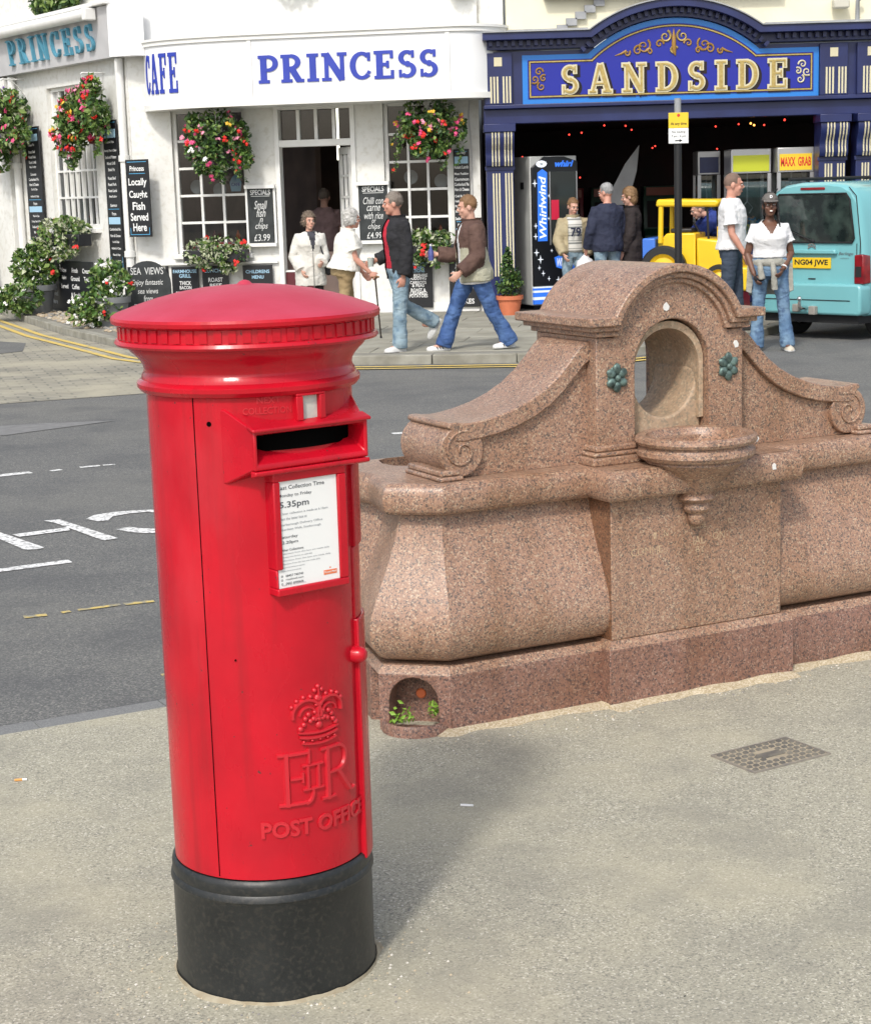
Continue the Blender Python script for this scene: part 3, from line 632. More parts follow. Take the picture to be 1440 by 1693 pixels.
tag(wd, 'small bright green weeds growing in the low arched niche of the granite plinth', 'weeds')
body = MB().sides(rings(((.13, .2265), (.078, .229), (.040, .236), (.010, .252), (-.012, .278), (-.025, .312), (-.027, .35), (-.018, .395), (.004, .45), (.034, .515), (.064, .58), (.088, .645), (.104, .70), (.110, .745))))
body.build('body', M_gran, FT, smooth=60, weld=False)
# panel with its own plinth and the moulded rim stepping round it
panp = MB().prism([(.595, -.055), (1.39, -.055), (1.39, .3), (.595, .3)], -.05, .204, 'xy'); panp.build('panel_plinth', M_gran_d, FT, bevel=.003)
MB().loft([[(.595, -.055, .2045), (1.39, -.055, .2045), (1.39, .2, .2045), (.595, .2, .2045)], [(.612, -.036, .2325), (1.372, -.036, .2325), (1.372, .2, .2325), (.612, .2, .2325)]]).build('panel_weathering', M_gran, FT)
pan = MB().box(.618, 1.348, -.032, .2, .2326, .745).build('panel', M_gran, FT, bevel=.004)
M_gran_s = granite('dark_brown_granite', [(w_, (c_[0]*.60, c_[1]*.48, c_[2]*.38)) for w_, c_ in GR], 215, .4, .6)
MB().box(.6162, .6178, -.030, .2, .2336, .742).build('panel_return', M_gran_s, FT)  # thin facing on the panel's left side, in darker, browner granite
M_carv = mat('worn_gilt_letter', (.58, .44, .28), .7, c2=(.40, .28, .19), nscale=90, contrast=(.4, .6))
tt = MB()
for b, x, z, h, wd_ in (('I', .80, .585, .022, .012), ('N', .845, .588, .022, .018), ('PUBL', .985, .602, .022, .065), ('C', 1.12, .602, .018, .018), ('COMME', .765, .535, .026, .13), ('IAL', .985, .548, .030, .05), ('ON', 1.07, .556, .026, .05), ('BY', .99, .515, .022, .035)):
    text(MB(), b, x, z, h, wd_, -.0326, .0006, -.005).build('carved_letters', M_carv, pan, weld=False)
# rim: rounded coping following the plan, with the water trough sunk at the back
rim_prof = ((.13, .742), (.085, .726), (.058, .730), (.046, .746), (.042, .77), (.043, .80), (.050, .820), (.064, .830), (.08, .832))
rim = MB(); rr = rings(rim_prof)
hole = [(.10, .50), (.07, .53), (.06, .60), (.08, .67), (.12, .70), (2*UC-.12, .70), (2*UC-.08, .67), (2*UC-.06, .60), (2*UC-.07, .53), (2*UC-.10, .50)]
rim.sides(rr)
otop = [(x, y) for x, y in plan(.08)]
hole = hole[::-1] if False else hole
idx_o = list(range(len(otop))); vo = [(x, y, .832) for x, y in otop]
# top face split in four simple polygons round the opening
rim.add([otop[0]+(.832,), otop[-1]+(.832,), hole[9]+(.832,), hole[0]+(.832,)], [(0, 3, 2, 1)])
rim.add([p+(.832,) for p in (otop[0], otop[1], otop[2], otop[3], otop[4], hole[4], hole[3], hole[2], hole[1], hole[0])], [tuple(range(10))])
rim.add([p+(.832,) for p in (otop[4], otop[5], hole[5], hole[4])], [(0, 1, 2, 3)])
rim.add([p+(.832,) for p in (otop[5], otop[6], otop[7], otop[8], otop[9], hole[9], hole[8], hole[7], hole[6], hole[5])], [tuple(range(10))])
rim.loft([[p+(.832,) for p in hole], [(p[0], p[1], .80) for p in hole], [(UC+(p[0]-UC)*.985, .60+(p[1]-.6)*.8, .70) for p in hole]])
rim.f.pop(-2); rim.mi.pop(-2)
rm = rim.build('coping_rim', M_gran, FT, smooth=60, weld=False)
MB().prism([(.60, -.05), (1.36, -.05), (1.36, .30), (.60, .30)], .79, .8338, 'xy').build('panel_rim_top', M_gran, FT)
prs = []
for o, z in rim_prof[1:]:
    x0_, x1_, y0_ = .575-.05+o, 1.385+.05-o, -.10-.042+o
    prs.append([(x0_, .25, z+.002), (x0_, y0_, z+.002), (x1_, y0_, z+.002), (x1_, .25, z+.002)])
MB().sides([[(.66, .25, .742), (.66, .0, .742), (1.335, .0, .742), (1.335, .25, .742)]]+prs).build('panel_rim', M_gran, FT, smooth=60, weld=False)
# pier with the arched opening through it
pu0, pu1, pv0, pv1 = .642, 1.262, .085, .485; ac = .957; aw = .157
arc = [(ac-aw*cos(t*pi/20), 1.165+aw*sin(t*pi/20)) for t in range(21)]
acap_c, acap_r = (.955, 1.223), .2916
def seg(r, z, n=24):                                                    # arc of the barrel top between its two springings at height z
    h = z-acap_c[1]; a0 = math.acos(max(-1, min(1, -sqrt(max(0, r*r-h*h))/r)))
    return [(acap_c[0]+r*cos(a0+(pi-2*a0)*i/n), acap_c[1]+r*sin(a0+(pi-2*a0)*i/n)) for i in range(n+1)] if False else [(acap_c[0]-r*cos(b), acap_c[1]+r*sin(b)) for b in [math.asin(h/r)+(pi-2*math.asin(h/r))*i/n for i in range(n+1)]]
pier_top = seg(.245, 1.27)
poly = [(pu0, .832), (pu0, 1.275)]+pier_top+[(pu1, 1.275), (pu1, .832), (ac+aw, .832)]+arc[::-1]+[(ac-aw, .832)]
MB().prism(poly, pv0, pv1, 'xz').build('pier', M_gran, FT, bevel=.004)
for s_, (ua, ub) in enumerate(((pu0, ac-aw), (ac+aw, pu1))):            # moulded pier foot
    xa, xb = (ua-.04, ub-.0) if s_ == 0 else (ua+.0, ub+.04)
    mb = MB()
    for (o, za, zc) in ((0, .8325, .862), (.014, .8622, .878), (.026, .8782, .90)):
        mb.box(xa+(o if s_ == 0 else 0), xb-(o if s_ else 0), pv0-.04+o, pv1+.04-o, za, zc)
    mb.build('pier_foot', M_gran, FT, bevel=.007, seg=3)
iw = .137; arc2 = [(ac-iw*cos(t*pi/20), 1.150+iw*sin(t*pi/20)) for t in range(21)]
oarc = [(ac-aw+.0008+(2*aw-.0016)*0, 0)]
lin = [(ac-aw+.001, .9), (ac-aw+.001, 1.165)]+[(ac-(aw-.001)*cos(t*pi/20), 1.165+(aw-.001)*sin(t*pi/20)) for t in range(1, 20)]+[(ac+aw-.001, 1.165), (ac+aw-.001, .9)]
# niche lining: swells inwards between the two faces like a shell
liner = MB(); outl = [(ac-iw, .96)]+arc2+[(ac+iw, .96)]
def shr(k, v): return [(ac+(x-ac)*k, v, .93+(z-.93)*(1+(k-1)*.6)) for x, z in outl]
secs = [(1.12, .115), (1.0, .118), (.985, .14), (1.04, .20), (1.07, .27), (1.06, .34), (1.0, .40), (.97, .425), (1.12, .428)]
liner.loft([shr(k, v) for k, v in secs], cap=False, close=False)
liner.build('niche_lining', M_gran_l, FT, smooth=40)
MB().prism([(ac-aw+.0015, .905), (ac-aw+.0015, 1.14)]+[(ac-.138*cos(t*pi/14), 1.135-.165*sin(t*pi/14)) for t in range(15)]+[(ac+aw-.0015, 1.14), (ac+aw-.0015, .905)], .135, .40, 'xz').build('niche_sill', M_gran_l, FT, bevel=.012, seg=3)
MB().box(ac-aw+.001, ac+aw-.001, .07, .47, .8328, .9048).build('niche_step', M_gran, FT)
# barrel cap and its moulded cornice
lo, ro = .586, 1.322
c1 = [(lo, 1.312), (lo, 1.346)]+seg(acap_r, 1.346)+[(ro, 1.346), (ro, 1.312), (1.256, 1.312)]+seg(.256, 1.312)[::-1]+[(.674, 1.312)]
def cornice(o, va, vb, zb_, zt_, r_in, r_out):
    p = [(lo+o, zb_), (lo+o, zt_)]+seg(r_out, zt_)+[(ro-o, zt_), (ro-o, zb_)]+seg(r_in, zb_)[::-1]
    return MB().prism(p, va, vb, 'xz')
cornice(0, .028, .545, 1.314, 1.346, .262, acap_r).build('barrel_cap', M_gran, FT, bevel=.005)
cornice(.022, .048, .525, 1.296, 1.3138, .243, .2625).build('cornice_moulding', M_gran, FT, bevel=.004)
cornice(.044, .066, .507, 1.276, 1.2958, .226, .2435).build('cornice_moulding', M_gran, FT, bevel=.004)
# scrolled side wings
def wing(mir):
    X = (lambda x: 2*UC-x) if mir else (lambda x: x)
    topc = [(.647, 1.262), (.625, 1.258), (.60, 1.240), (.56, 1.195), (.515, 1.150), (.46, 1.108), (.40, 1.075), (.33, 1.048), (.26, 1.030), (.21, 1.022), (.17, 1.018), (.14, 1.020), (.115, 1.024), (.088, 1.023), (.083, 1.008), (.10, .998)]
    low = [(.647, 1.196), (.62, 1.180), (.58, 1.138), (.535, 1.093), (.48, 1.050), (.42, 1.017), (.35, .990), (.28, .972), (.21, .962), (.16, .957), (.14, .956)]
    c = MB().prism([(X(x), z) for x, z in topc+[(.11, .96)]+low[::-1]], .125, .435, 'xz'); c.build('wing_coping', M_gran, FT, bevel=.005)
    f = MB().prism([(X(x), z) for x, z in [(.646, .833), (.646, 1.194)]+[(x, z-.001) for x, z in low[1:]]+[(.13, .93), (.13, .833)]], .152, .41, 'xz'); f.build('wing_wall', M_gran, FT)
    sc = MB(); ctr = (.135, .925); r = .082
    circ = [(X(ctr[0]+r*cos(t*pi/14)), ctr[1]+r*1.06*sin(t*pi/14)) for t in range(28)]
    sc.prism(circ, .128, .432, 'xz'); scroll = sc.build('scroll', M_gran, FT, smooth=40, bevel=.004)
    sp = MB(); pts = [(X(ctr[0]+(.070-.0026*t)*cos(1.2+t*.36)), .126, ctr[1]+(.070-.0026*t)*sin(1.2+t*.36)) for t in range(25)]
    sp.tube(pts, .0045, 6); sp.build('scroll_spiral', M_gran, scroll, smooth=60); MB().tube([(x, .434, z) for x, y, z in pts], .0045, 6).build('scroll_spiral', M_gran, scroll, smooth=60)
    pd = MB(); a_, b_ = (X(.03), X(.12)) if not mir else (X(.12), X(.03))
    pd.box(a_, b_, .09, .36, .8325, .848); pd.box(a_+.008, b_-.008, .10, .35, .8482, .868); pd.build('scroll_foot', M_gran, FT, bevel=.006)
wing(False); wing(True)
# bowl, pendant, bronze rosettes, flecks of paint
MB().lathe([(0.0, 0.855), (0.087, 0.862), (0.1522, 0.885), (0.1723, 0.912), (0.1783, 0.929), (0.2018, 0.933), (0.214, 0.926), (0.2166, 0.914), (0.2097, 0.903), (0.1949, 0.899), (0.1984, 0.89), (0.2079, 0.88), (0.2097, 0.866), (0.1984, 0.852), (0.1766, 0.846), (0.1792, 0.838), (0.1705, 0.83), (0.1305, 0.803), (0.0914, 0.77), (0.0684, 0.74), (0.057, 0.722), (0.0627, 0.716), (0.0684, 0.706), (0.0608, 0.696), (0.0437, 0.69), (0.0475, 0.678), (0.0494, 0.668), (0.0418, 0.656), (0.0304, 0.65), (0.0323, 0.635), (0.0285, 0.618), (0.0152, 0.605), (0.0, 0.602)], 48, c=(.962, -.05, 0), sy=.95).build('bowl', M_gran, FT, smooth=35)
for ux, uz in ((.722, 1.132), (1.195, 1.138)):
    ro_ = MB()
    for k in range(6):
        a = k*pi/3+pi/2
        ro_.ell((ux+.026*cos(a), pv0-.006, uz+.031*sin(a)), (.021, .010, .016), 10, 6, M=Matrix.Rotation(-a, 3, 'Y'))
    ro_.ell((ux, pv0-.012, uz), (.012, .010, .012), 10, 6); ro_.ell((ux, pv0, uz), (.036, .007, .042), 14, 6)
    ro_.build('rosette', M_bronze, FT, smooth=60)
M_fleck = mat('white_fleck', (.72, .72, .7), .8)
for (x, y_, z, r) in ((.93, pv0-.001, 1.366, .016), (1.232, pv0-.001, 1.215, .014), (1.118, -.186, .914, .010), (1.26, -.1015, .79, .012)):
    P = [(x+r*R.uniform(.55, 1.1)*cos(k*pi/4.5), z+r*R.uniform(.6, 1.2)*sin(k*pi/4.5)) for k in range(9)]
    MB().prism(P, y_-.0015, y_+.004, 'xz').build('paint_fleck', M_fleck, FT)
# blown sand along the plinth and loose grit
sb = MB(); n = 150; prev = None; V = []; Fc = []
path = [(-.06, .02), (.0, 0.), (.59, 0.), (.595, -.055), (1.39, -.055), (1.395, 0.), (1.92, 0.), (1.98, .03)]
pw = walk(path, .016)
for i, p in enumerate(pw):
    t = i*.016; wdt = .035+.075*abs(noise.noise(Vector((t*2.3, 3.1, 0))))+.03*noise.noise(Vector((t*9, 1, 0))); hgt = .010+.012*abs(noise.noise(Vector((t*4, 7, 0))))
    V += [(p.x, p.y+.01, hgt+.004), (p.x, p.y-.008, hgt), (p.x, p.y-wdt*.5, hgt*.55), (p.x, p.y-max(.02, wdt), -.001)]
for i in range(len(pw)-1):
    for k in range(3): Fc.append((i*4+k, i*4+k+1, i*4+4+k+1, i*4+4+k))
sb.add(V, Fc); so = sb.build('sand_drift', M_sand, None, (.033, 5.648, .1), radians(27), smooth=60); struct(so, 'stuff'); so['label'] = 'drift of yellow sand lying along the foot of the granite plinth'
gr = MB(); FM = Matrix.Translation((.033, 5.648, .1)) @ Matrix.Rotation(radians(27), 4, 'Z')
for i in range(620):
    if i < 330: p = FM @ Vector((R.uniform(-.1, 1.95), -.02-abs(R.gauss(0, .10)), 0))
    else:
        a = R.uniform(0, 6.28); rr_ = .245+abs(R.gauss(0, .10)); p = Vector((-.408+rr_*cos(a), 3.921+rr_*sin(a), .1))
    s = R.uniform(.0015, .0045)*(1.6 if R.random() < .06 else 1); k = R.choice((0, 0, 1, 2))
    gr.add([(p.x+s, p.y, .1), (p.x, p.y+s, .1), (p.x-s, p.y, .1), (p.x, p.y-s, .1), (p.x+s*.2, p.y, .1+s)], [(0, 1, 4), (1, 2, 4), (2, 3, 4), (3, 0, 4)], k)
go = gr.build('grit', [mat('grit_buff', (.45, .38, .27), .9), mat('grit_grey', (.22, .21, .2), .9), mat('grit_pale', (.65, .62, .56), .9)], None); struct(go, 'stuff'); go['label'] = 'loose grit and small stones scattered on the near pavement'
# sand ring at the foot of the pillar box
rb = MB(); V = []
for i in range(72):
    a = i*2*pi/72; w_ = .002+.035*max(0, noise.noise(Vector((cos(a)*1.7, sin(a)*1.7, 2)))); h_ = .006+.01*abs(noise.noise(Vector((cos(a)*3, sin(a)*3, 5))))
    V += [((.238)*cos(a), .238*sin(a), h_), ((.238+w_)*cos(a), (.238+w_)*sin(a), -.001)]
rb.add(V, [(2*i, 2*i+1, (2*i+3) % 144, (2*i+2) % 144) for i in range(72)])
ro2 = rb.build('sand_ring', mat('rust_dust', (.30, .25, .17), .95, c2=(.38, .34, .25), nscale=30), None, (-.408, 3.921, .1), smooth=60); struct(ro2, 'stuff'); ro2['label'] = 'thin ring of sand and rust dust round the post box foot'
# small iron cover in the pavement
DC = thing('drain_cover', 'small rectangular iron cover with raised studs set in the near pavement', 'drain cover', (1.036, 5.312, .1), radians(31))
MB().box(-.152, .152, -.098, .098, -.02, .0035).build('plate', mat('sandy_iron', (.42, .36, .26), .85, c2=(.34, .29, .21), nscale=18, bump=.3, bscale=150), DC, bevel=.002)
MB().box(-.158, .158, -.104, -.0985, -.02, .006).box(-.158, .158, .0985, .104, -.02, .006).box(-.158, -.1525, -.0984, .0984, -.02, .006).box(.1525, .158, -.0984, .0984, -.02, .006).build('frame', M_iron, DC)
st = MB()
for i in range(11):
    for j in range(7):
        cx, cy2 = -.137+i*.0274, -.084+j*.028
        if abs(cx) < .045 and abs(cy2) < .03: continue
        st.loft([[(cx-.0088, cy2-.0072, .0035), (cx+.0088, cy2-.0072, .0035), (cx+.0088, cy2+.0072, .0035), (cx-.0088, cy2+.0072, .0035)], [(cx-.006, cy2-.0045, .0095), (cx+.006, cy2-.0045, .0095), (cx+.006, cy2+.0045, .0095), (cx-.006, cy2+.0045, .0095)]])
struct(st.build('studs', mat('stud_iron', (.11, .105, .095), .6, c2=(.2, .185, .15), nscale=25), DC), 'stuff')
MB().box(-.045, .045, -.02, .02, .0036, .0065).build('name_plate', MATS['stud_iron'], DC)
# hairline cracks and pale specks in the pavement surface
M_crack = mat('crack_shadow', (.11, .105, .09), .95)
def crack(pts, w):
    P = []
    for a, b in zip(pts, pts[1:]):
        for i in range(8): p = Vector(a).lerp(Vector(b), i/8); P.append(p+Vector((noise.noise(Vector((p.x*7, p.y*7, 1)))*.03, noise.noise(Vector((p.x*7, p.y*7, 4)))*.03)))
    l = offset(P, w/2); r_ = offset(P, -w/2); struct(sheet('pavement_crack', [tuple(p) for p in l]+[tuple(p) for p in r_[::-1]], .1012, M_crack))
0 and crack([(-.12, 4.62), (.02, 4.66), (.22, 4.82), (.36, 4.86), (.40, 4.9)], .002); 0 and crack([(.30, 4.50), (.44, 4.54), (.62, 4.58), (.7, 4.63)], .0016); 0 and crack([(-1.5, 4.36), (-1.3, 4.40), (-1.2, 4.45)], .0016)
sk = MB()
for i in range(140):
    p = Vector((R.uniform(-1.7, 1.7), R.uniform(3.2, 6.2), .1)); s = R.uniform(.002, .006); a = R.uniform(0, 3)
    sk.add([(p.x+s*cos(a), p.y+s*sin(a), .1014), (p.x-s*.5*sin(a), p.y+s*.5*cos(a), .1014), (p.x-s*cos(a), p.y-s*sin(a), .1014), (p.x+s*.5*sin(a), p.y-s*.5*cos(a), .1014)], [(0, 1, 2, 3)], R.choice((0, 0, 1)))
sko = sk.build('pavement_specks', [mat('speck_pale', (.62, .60, .54), .9), mat('speck_dark', (.10, .095, .08), .9)], None); struct(sko, 'stuff'); sko['label'] = 'pale and dark specks trodden into the near pavement'
# litter
def butt(x, y, rz, white, lab):
    t = thing('cigarette_butt', lab, 'cigarette butt', (x, y, .1045), rz, 'cigarette butts on the near pavement')
    MB().tube([(-.012, 0, 0), (.012, 0, 0)], .004, 8).build('filter', mat('filter_orange', (.70, .34, .10), .8) if not white else M_paper, t)
    MB().tube([(.0122, 0, 0), (.026, 0, 0)], .0039, 8).build('paper_end', M_paper, t)
butt(-1.335, 5.28, .1, False, 'orange-tipped cigarette butt near the left edge of the pavement')
0 and butt(-1.02, 5.42, .4, True, 'white cigarette butt left of the post box near the kerb')
butt(.06, 4.93, -.2, True, 'white cigarette butt on the pavement between post box and fountain corner')
0 and butt(.87, 4.66, .1, False, 'pale cigarette butt on open pavement below the iron cover')
# ------------------------------------------------------------------ cafe on the corner
M_wall = mat('white_masonry_paint', (.76, .76, .73), .8, c2=(.70, .70, .665), nscale=2.2, bump=.9, bscale=7, c3=(.64, .63, .58), n3=11)
M_wood = mat('white_gloss_woodwork', (.80, .80, .78), .45, c2=(.74, .74, .71), nscale=5)
M_fasc = mat('white_sign_panel', (.80, .81, .82), .3, c2=(.77, .78, .79), nscale=2)
M_grey = mat('pale_grey_render', (.56, .56, .57), .7, c2=(.50, .50, .51), nscale=4, bump=.15, bscale=60)
M_blue = mat('sign_blue', (.022, .045, .36), .4, c2=(.03, .055, .40), nscale=4)
M_cyan = mat('letter_turquoise', (.09, .30, .42), .45)
M_board = mat('black_menu_board', (.012, .013, .016), .4)
M_chalk = mat('chalkboard_grey', (.022, .026, .027), .8, c2=(.04, .045, .047), nscale=7)
M_tw = mat('board_white_print', (.78, .79, .78), .6); M_tb = mat('board_blue_print', (.08, .36, .62), .6); M_tc = mat('chalk_white', (.62, .63, .62), .9)
M_tbl = mat('board_pale_blue', (.36, .58, .75), .6)
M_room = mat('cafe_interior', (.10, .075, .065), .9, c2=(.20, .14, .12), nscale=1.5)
M_pane = glass('window_glass', (.62, .66, .66), .015)
M_terra = mat('terracotta', (.62, .19, .09), .75, c2=(.55, .16, .075), nscale=6)
M_soil = mat('potting_soil', (.03, .022, .015), .95)
M_kick = mat('maroon_door_panel', (.10, .012, .018), .5)
CF = SA                                                                  # front frame: x along the front, y inwards
LF = Fr((-4.35, 26.51, 0), radians(-54.4))                               # side-street frame: x towards the corner (0), y inwards
cafe = thing('cafe_building', 'white painted corner cafe with a wide PRINCESS sign band and blue lettering', 'building', CF.loc, CF.rz)
linv = CF.M.inverted() @ LF.M; LLOC = linv.to_translation(); LRZ = LF.rz-CF.rz
xw0, xw1 = -4.22, .98
# front wall pieces round the openings (x ranges of openings: window, doorway, window)
wl_ = MB()
def wall_with_openings(x0, x1, z0, z1, th, ops):
    mb = MB(); xs = sorted(set([x0, x1]+[o[0] for o in ops]+[o[1] for o in ops]))
    for a, b in zip(xs, xs[1:]):
        cuts = sorted([(o[2], o[3]) for o in ops if o[0] <= a+1e-6 and o[1] >= b-1e-6]); z = z0
        for c0, c1_ in cuts:
            if c0 > z+1e-6: mb.box(a, b, 0, th, z, c0)
            z = c1_
        if z < z1-1e-6: mb.box(a, b, 0, th, z, z1)
    return mb
W1 = (-3.58, -2.47, 1.02, 3.12); DR = (-2.03, -.83, .1, 3.12); W2 = (-.42, .55, 1.02, 3.12)
wall_with_openings(xw0, xw1, -.1, 6.5, .28, [W1, DR, W2]).build('front_wall', M_wall, cafe)
MB().box(xw1+.001, xw1+.36, .12, 6, 3.9, 8).build('party_wall_end', M_wall, cafe)
# the corner closes towards the side street
LW1 = (-2.86, -1.19, 1.42, 3.62); LW2 = (-6.6, -5.0, 1.42, 3.62)
wall_with_openings(-9.5, .02, -.1, 8, .28, [LW1, LW2]).build('side_wall', M_wall, cafe, LLOC, LRZ)
MB().box(xw0, xw1, .281, .5, 5.9, 8).build('upper_wall', M_wall, cafe)
# interior shell
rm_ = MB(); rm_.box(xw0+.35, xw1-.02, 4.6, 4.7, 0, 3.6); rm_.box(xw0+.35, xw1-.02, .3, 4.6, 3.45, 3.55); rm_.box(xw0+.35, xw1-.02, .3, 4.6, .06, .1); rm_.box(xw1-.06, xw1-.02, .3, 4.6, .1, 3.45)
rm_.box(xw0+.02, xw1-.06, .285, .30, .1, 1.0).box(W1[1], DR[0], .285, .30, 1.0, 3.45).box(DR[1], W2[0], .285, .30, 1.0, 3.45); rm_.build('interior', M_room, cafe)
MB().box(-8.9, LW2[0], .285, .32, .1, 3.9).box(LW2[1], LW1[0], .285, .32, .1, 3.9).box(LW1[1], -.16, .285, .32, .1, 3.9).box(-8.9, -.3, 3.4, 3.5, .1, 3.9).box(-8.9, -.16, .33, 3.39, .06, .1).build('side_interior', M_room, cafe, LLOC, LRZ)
def window(op, cols, rows, frame=None, xf=None, zs=None, mull=.035, name='window'):
    """glazed window: an outer frame, bars, and every pane of its own"""
    x0, x1, z0, z1 = op; loc, rz = xf if xf else ((0, 0, 0), 0); fw = .06
    f = MB().box(x0, x0+fw, .07, .17, z0, z1).box(x1-fw, x1, .07, .17, z0, z1).box(x0+fw, x1-fw, .07, .17, z0, z0+fw).box(x0+fw, x1-fw, .07, .17, z1-fw, z1)
    wo = f.build(name, M_wood, cafe, loc, rz, bevel=.006)
    xs = [x0+fw+(x1-x0-2*fw)*i/cols for i in range(cols+1)]; zz = zs or [z0+fw+(z1-z0-2*fw)*i/rows for i in range(rows+1)]
    for x in xs[1:-1]: MB().box(x-mull/2, x+mull/2, .085, .15, z0+fw+.001, z1-fw-.001).build('glazing_bar', M_wood, wo)
    for z in zz[1:-1]: MB().box(x0+fw+.001, x1-fw-.001, .083, .152, z-mull/2, z+mull/2).build('glazing_bar', M_wood, wo)
    for a, b in zip(xs, xs[1:]):
        for c, d_ in zip(zz, zz[1:]):
            tl = R.uniform(-.004, .004)
            MB().add([(a+.005, .115+tl, c+.005), (b-.005, .115-tl, c+.005), (b-.005, .115-tl, d_-.005), (a+.005, .115+tl, d_-.005)], [(0, 1, 2, 3)]).build('pane', M_pane, wo)
    MB().box(x0-.05, x1+.05, -.09, .07, z0-.07, z0-.001).build('sill', M_wood, wo, bevel=.008)
    return wo
window(W1, 3, 5); window(W2, 3, 5); window(LW1, 7, 5, xf=(LLOC, LRZ), mull=.032); window(LW2, 7, 5, xf=(LLOC, LRZ), mull=.032)
# doorway: jambs, transom light of four panes, open door leaf, kick board
dj = MB().box(DR[0], DR[0]+.07, -.03, .18, .1, 3.12).box(DR[1]-.07, DR[1], -.03, .18, .1, 3.12).box(DR[0]+.07, DR[1]-.07, -.02, .18, 2.53, 2.63).box(DR[0]+.07, DR[1]-.07, -.02, .18, 3.06, 3.12)
dframe = dj.build('door_frame', M_wood, cafe, bevel=.006)
for i in range(4):
    a = DR[0]+.09+i*.265; MB().add([(a, .1, 2.64), (a+.25, .1, 2.64), (a+.25, .1, 3.05), (a, .1, 3.05)], [(0, 1, 2, 3)]).build('pane', M_pane, dframe)
    if i: MB().box(a-.032, a+.016, .05, .14, 2.631, 3.059).build('glazing_bar', M_wood, dframe)
lf = MB(); lw_, lh = .56, 2.40
lf.box(0, .09, -.02, .02, 0, lh).box(lw_-.09, lw_, -.02, .02, 0, lh).box(.09, lw_-.09, -.02, .02, 0, .75).box(.09, lw_-.09, -.02, .02, lh-.1, lh)
leafo = lf.build('door_leaf', M_wood, cafe, (DR[1]-.10, .10, .11), radians(118), bevel=.004)
MB().box(lw_/2-.018, lw_/2+.018, -.018, .018, .751, lh-.101).build('glazing_bar', M_wood, leafo)
for i in range(1, 5): MB().box(.091, lw_-.091, -.017, .017, .75+i*.31-.016, .75+i*.31+.016).build('glazing_bar', M_wood, leafo)
for i in range(5):
    for k in (0, 1):
        a = .095+k*(lw_/2-.07); MB().add([(a, 0, .77+i*.31), (a+.16, 0, .77+i*.31), (a+.16, 0, 1.04+i*.31), (a, 0, 1.04+i*.31)], [(0, 1, 2, 3)]).build('pane', M_pane, leafo)
MB().box(DR[0]+.07, DR[1]-.72, .05, .09, .1, .72).build('kick_board', M_kick, cafe, bevel=.005)
MB().box(DR[0]+.07, DR[1]-.72, .045, .095, .721, .75).build('kick_rail', M_wood, cafe)
# base panelling rail under the windows
for (a, b) in ((xw0+.1, DR[0]-.02), (DR[1]+.02, xw1-.05)):
    MB().box(a, b, -.05, -.001, .86, .90).build('dado_rail', M_wood, cafe, bevel=.006); MB().box(a, b, -.04, -.001, .1, .24).build('skirting', M_wood, cafe, bevel=.006)
# curved sign band over the front
fz0, fz1, fo = 3.12, 4.02, .80
def fplan(o):
    out = []
    for i in range(15):
        t = i/14*pi/2; out.append((-2.12-(1.80+o)*cos(t), -.0-(fo+o)*sin(t)))
    for i in range(15):
        t = i/14*pi/2; out.append((.66+(.75+o)*sin(t), -.0-(fo+o)*cos(t)))
    return out
P = fplan(0)
MB().prism(P, fz0+.06, fz1-.02, 'xy').build('sign_band', M_fasc, cafe, smooth=30)
MB().prism(fplan(.03), fz0-.02, fz0+.0595, 'xy').build('sign_bottom_trim', M_wood, cafe, smooth=30)
MB().prism(fplan(.03), fz1-.0195, fz1+.04, 'xy').prism(fplan(.055), fz1+.0402, fz1+.075, 'xy').build('sign_top_trim', M_wood, cafe, smooth=30)
for x in (-2.14, .67): MB().box(x-.03, x+.03, -fo-.016, -fo+.01, fz0+.06, fz1-.02).build('sign_mullion', M_wood, cafe, bevel=.003)
lw0, lw1 = -2.02, .53
slab_letters('sign_letter', 'PRINCESS', lw0, lw1, 3.40, .375, M_blue, cafe, y=-fo-.001, thick=.012, gap=.11, thin=1.22)
# CAFE on the turned end of the band, narrow and tall
def onend(x, y, z):
    t = .34+x/1.12*.56; px = -2.12-1.80*cos(t); py = -fo*sin(t); nx, ny = -cos(t)/1.8, -sin(t)/fo; l = sqrt(nx*nx+ny*ny); return (px+nx/l*(.002-y), py+ny/l*(.002-y), z)
slab_letters('sign_letter', 'CAFE', 0, 1.12, 3.33, .56, M_blue, cafe, gap=.16, warp=onend, y=0, thick=.012)
# side-street sign band with the turquoise letters, awning cassette and corner piece
s0, s1, sz0, sz1 = -9.4, .10, 3.90, 4.62
MB().prism([(-.18, sz0), (-.27, sz1), (-.002, sz1), (-.002, sz0)], s0, s1, 'yz').build('side_sign_band', M_grey, cafe, LLOC, LRZ)
MB().prism([(s1, -.29), (.42, -.10), (.46, .10), (s1, -.002)], sz0-.01, sz1+.01, 'xy').build('corner_sign_block', M_fasc, cafe, LLOC, LRZ)
MB().box(s0, .14, -.36, -.002, sz1+.012, sz1+.07).build('side_cornice', M_wood, cafe, LLOC, LRZ, bevel=.01)
slab_letters('side_letter', 'PRINCESS', -3.68, -.48, 4.02, .40, M_cyan, cafe, LLOC, LRZ, gap=.34, thin=.6, warp=lambda x, y, z: (x, y-.18-(z-sz0)*.125-.004, z), y=0, thick=.05)
MB().tube([(s0, -.36, 4.54), (-.36, -.36, 4.54)], .085, 16).build('awning_cassette', M_wood, cafe, LLOC, LRZ, smooth=40)
MB().box(-.40, -.28, -.46, -.28, 4.44, 4.615).build('awning_bracket', M_wood, cafe, LLOC, LRZ, bevel=.015)
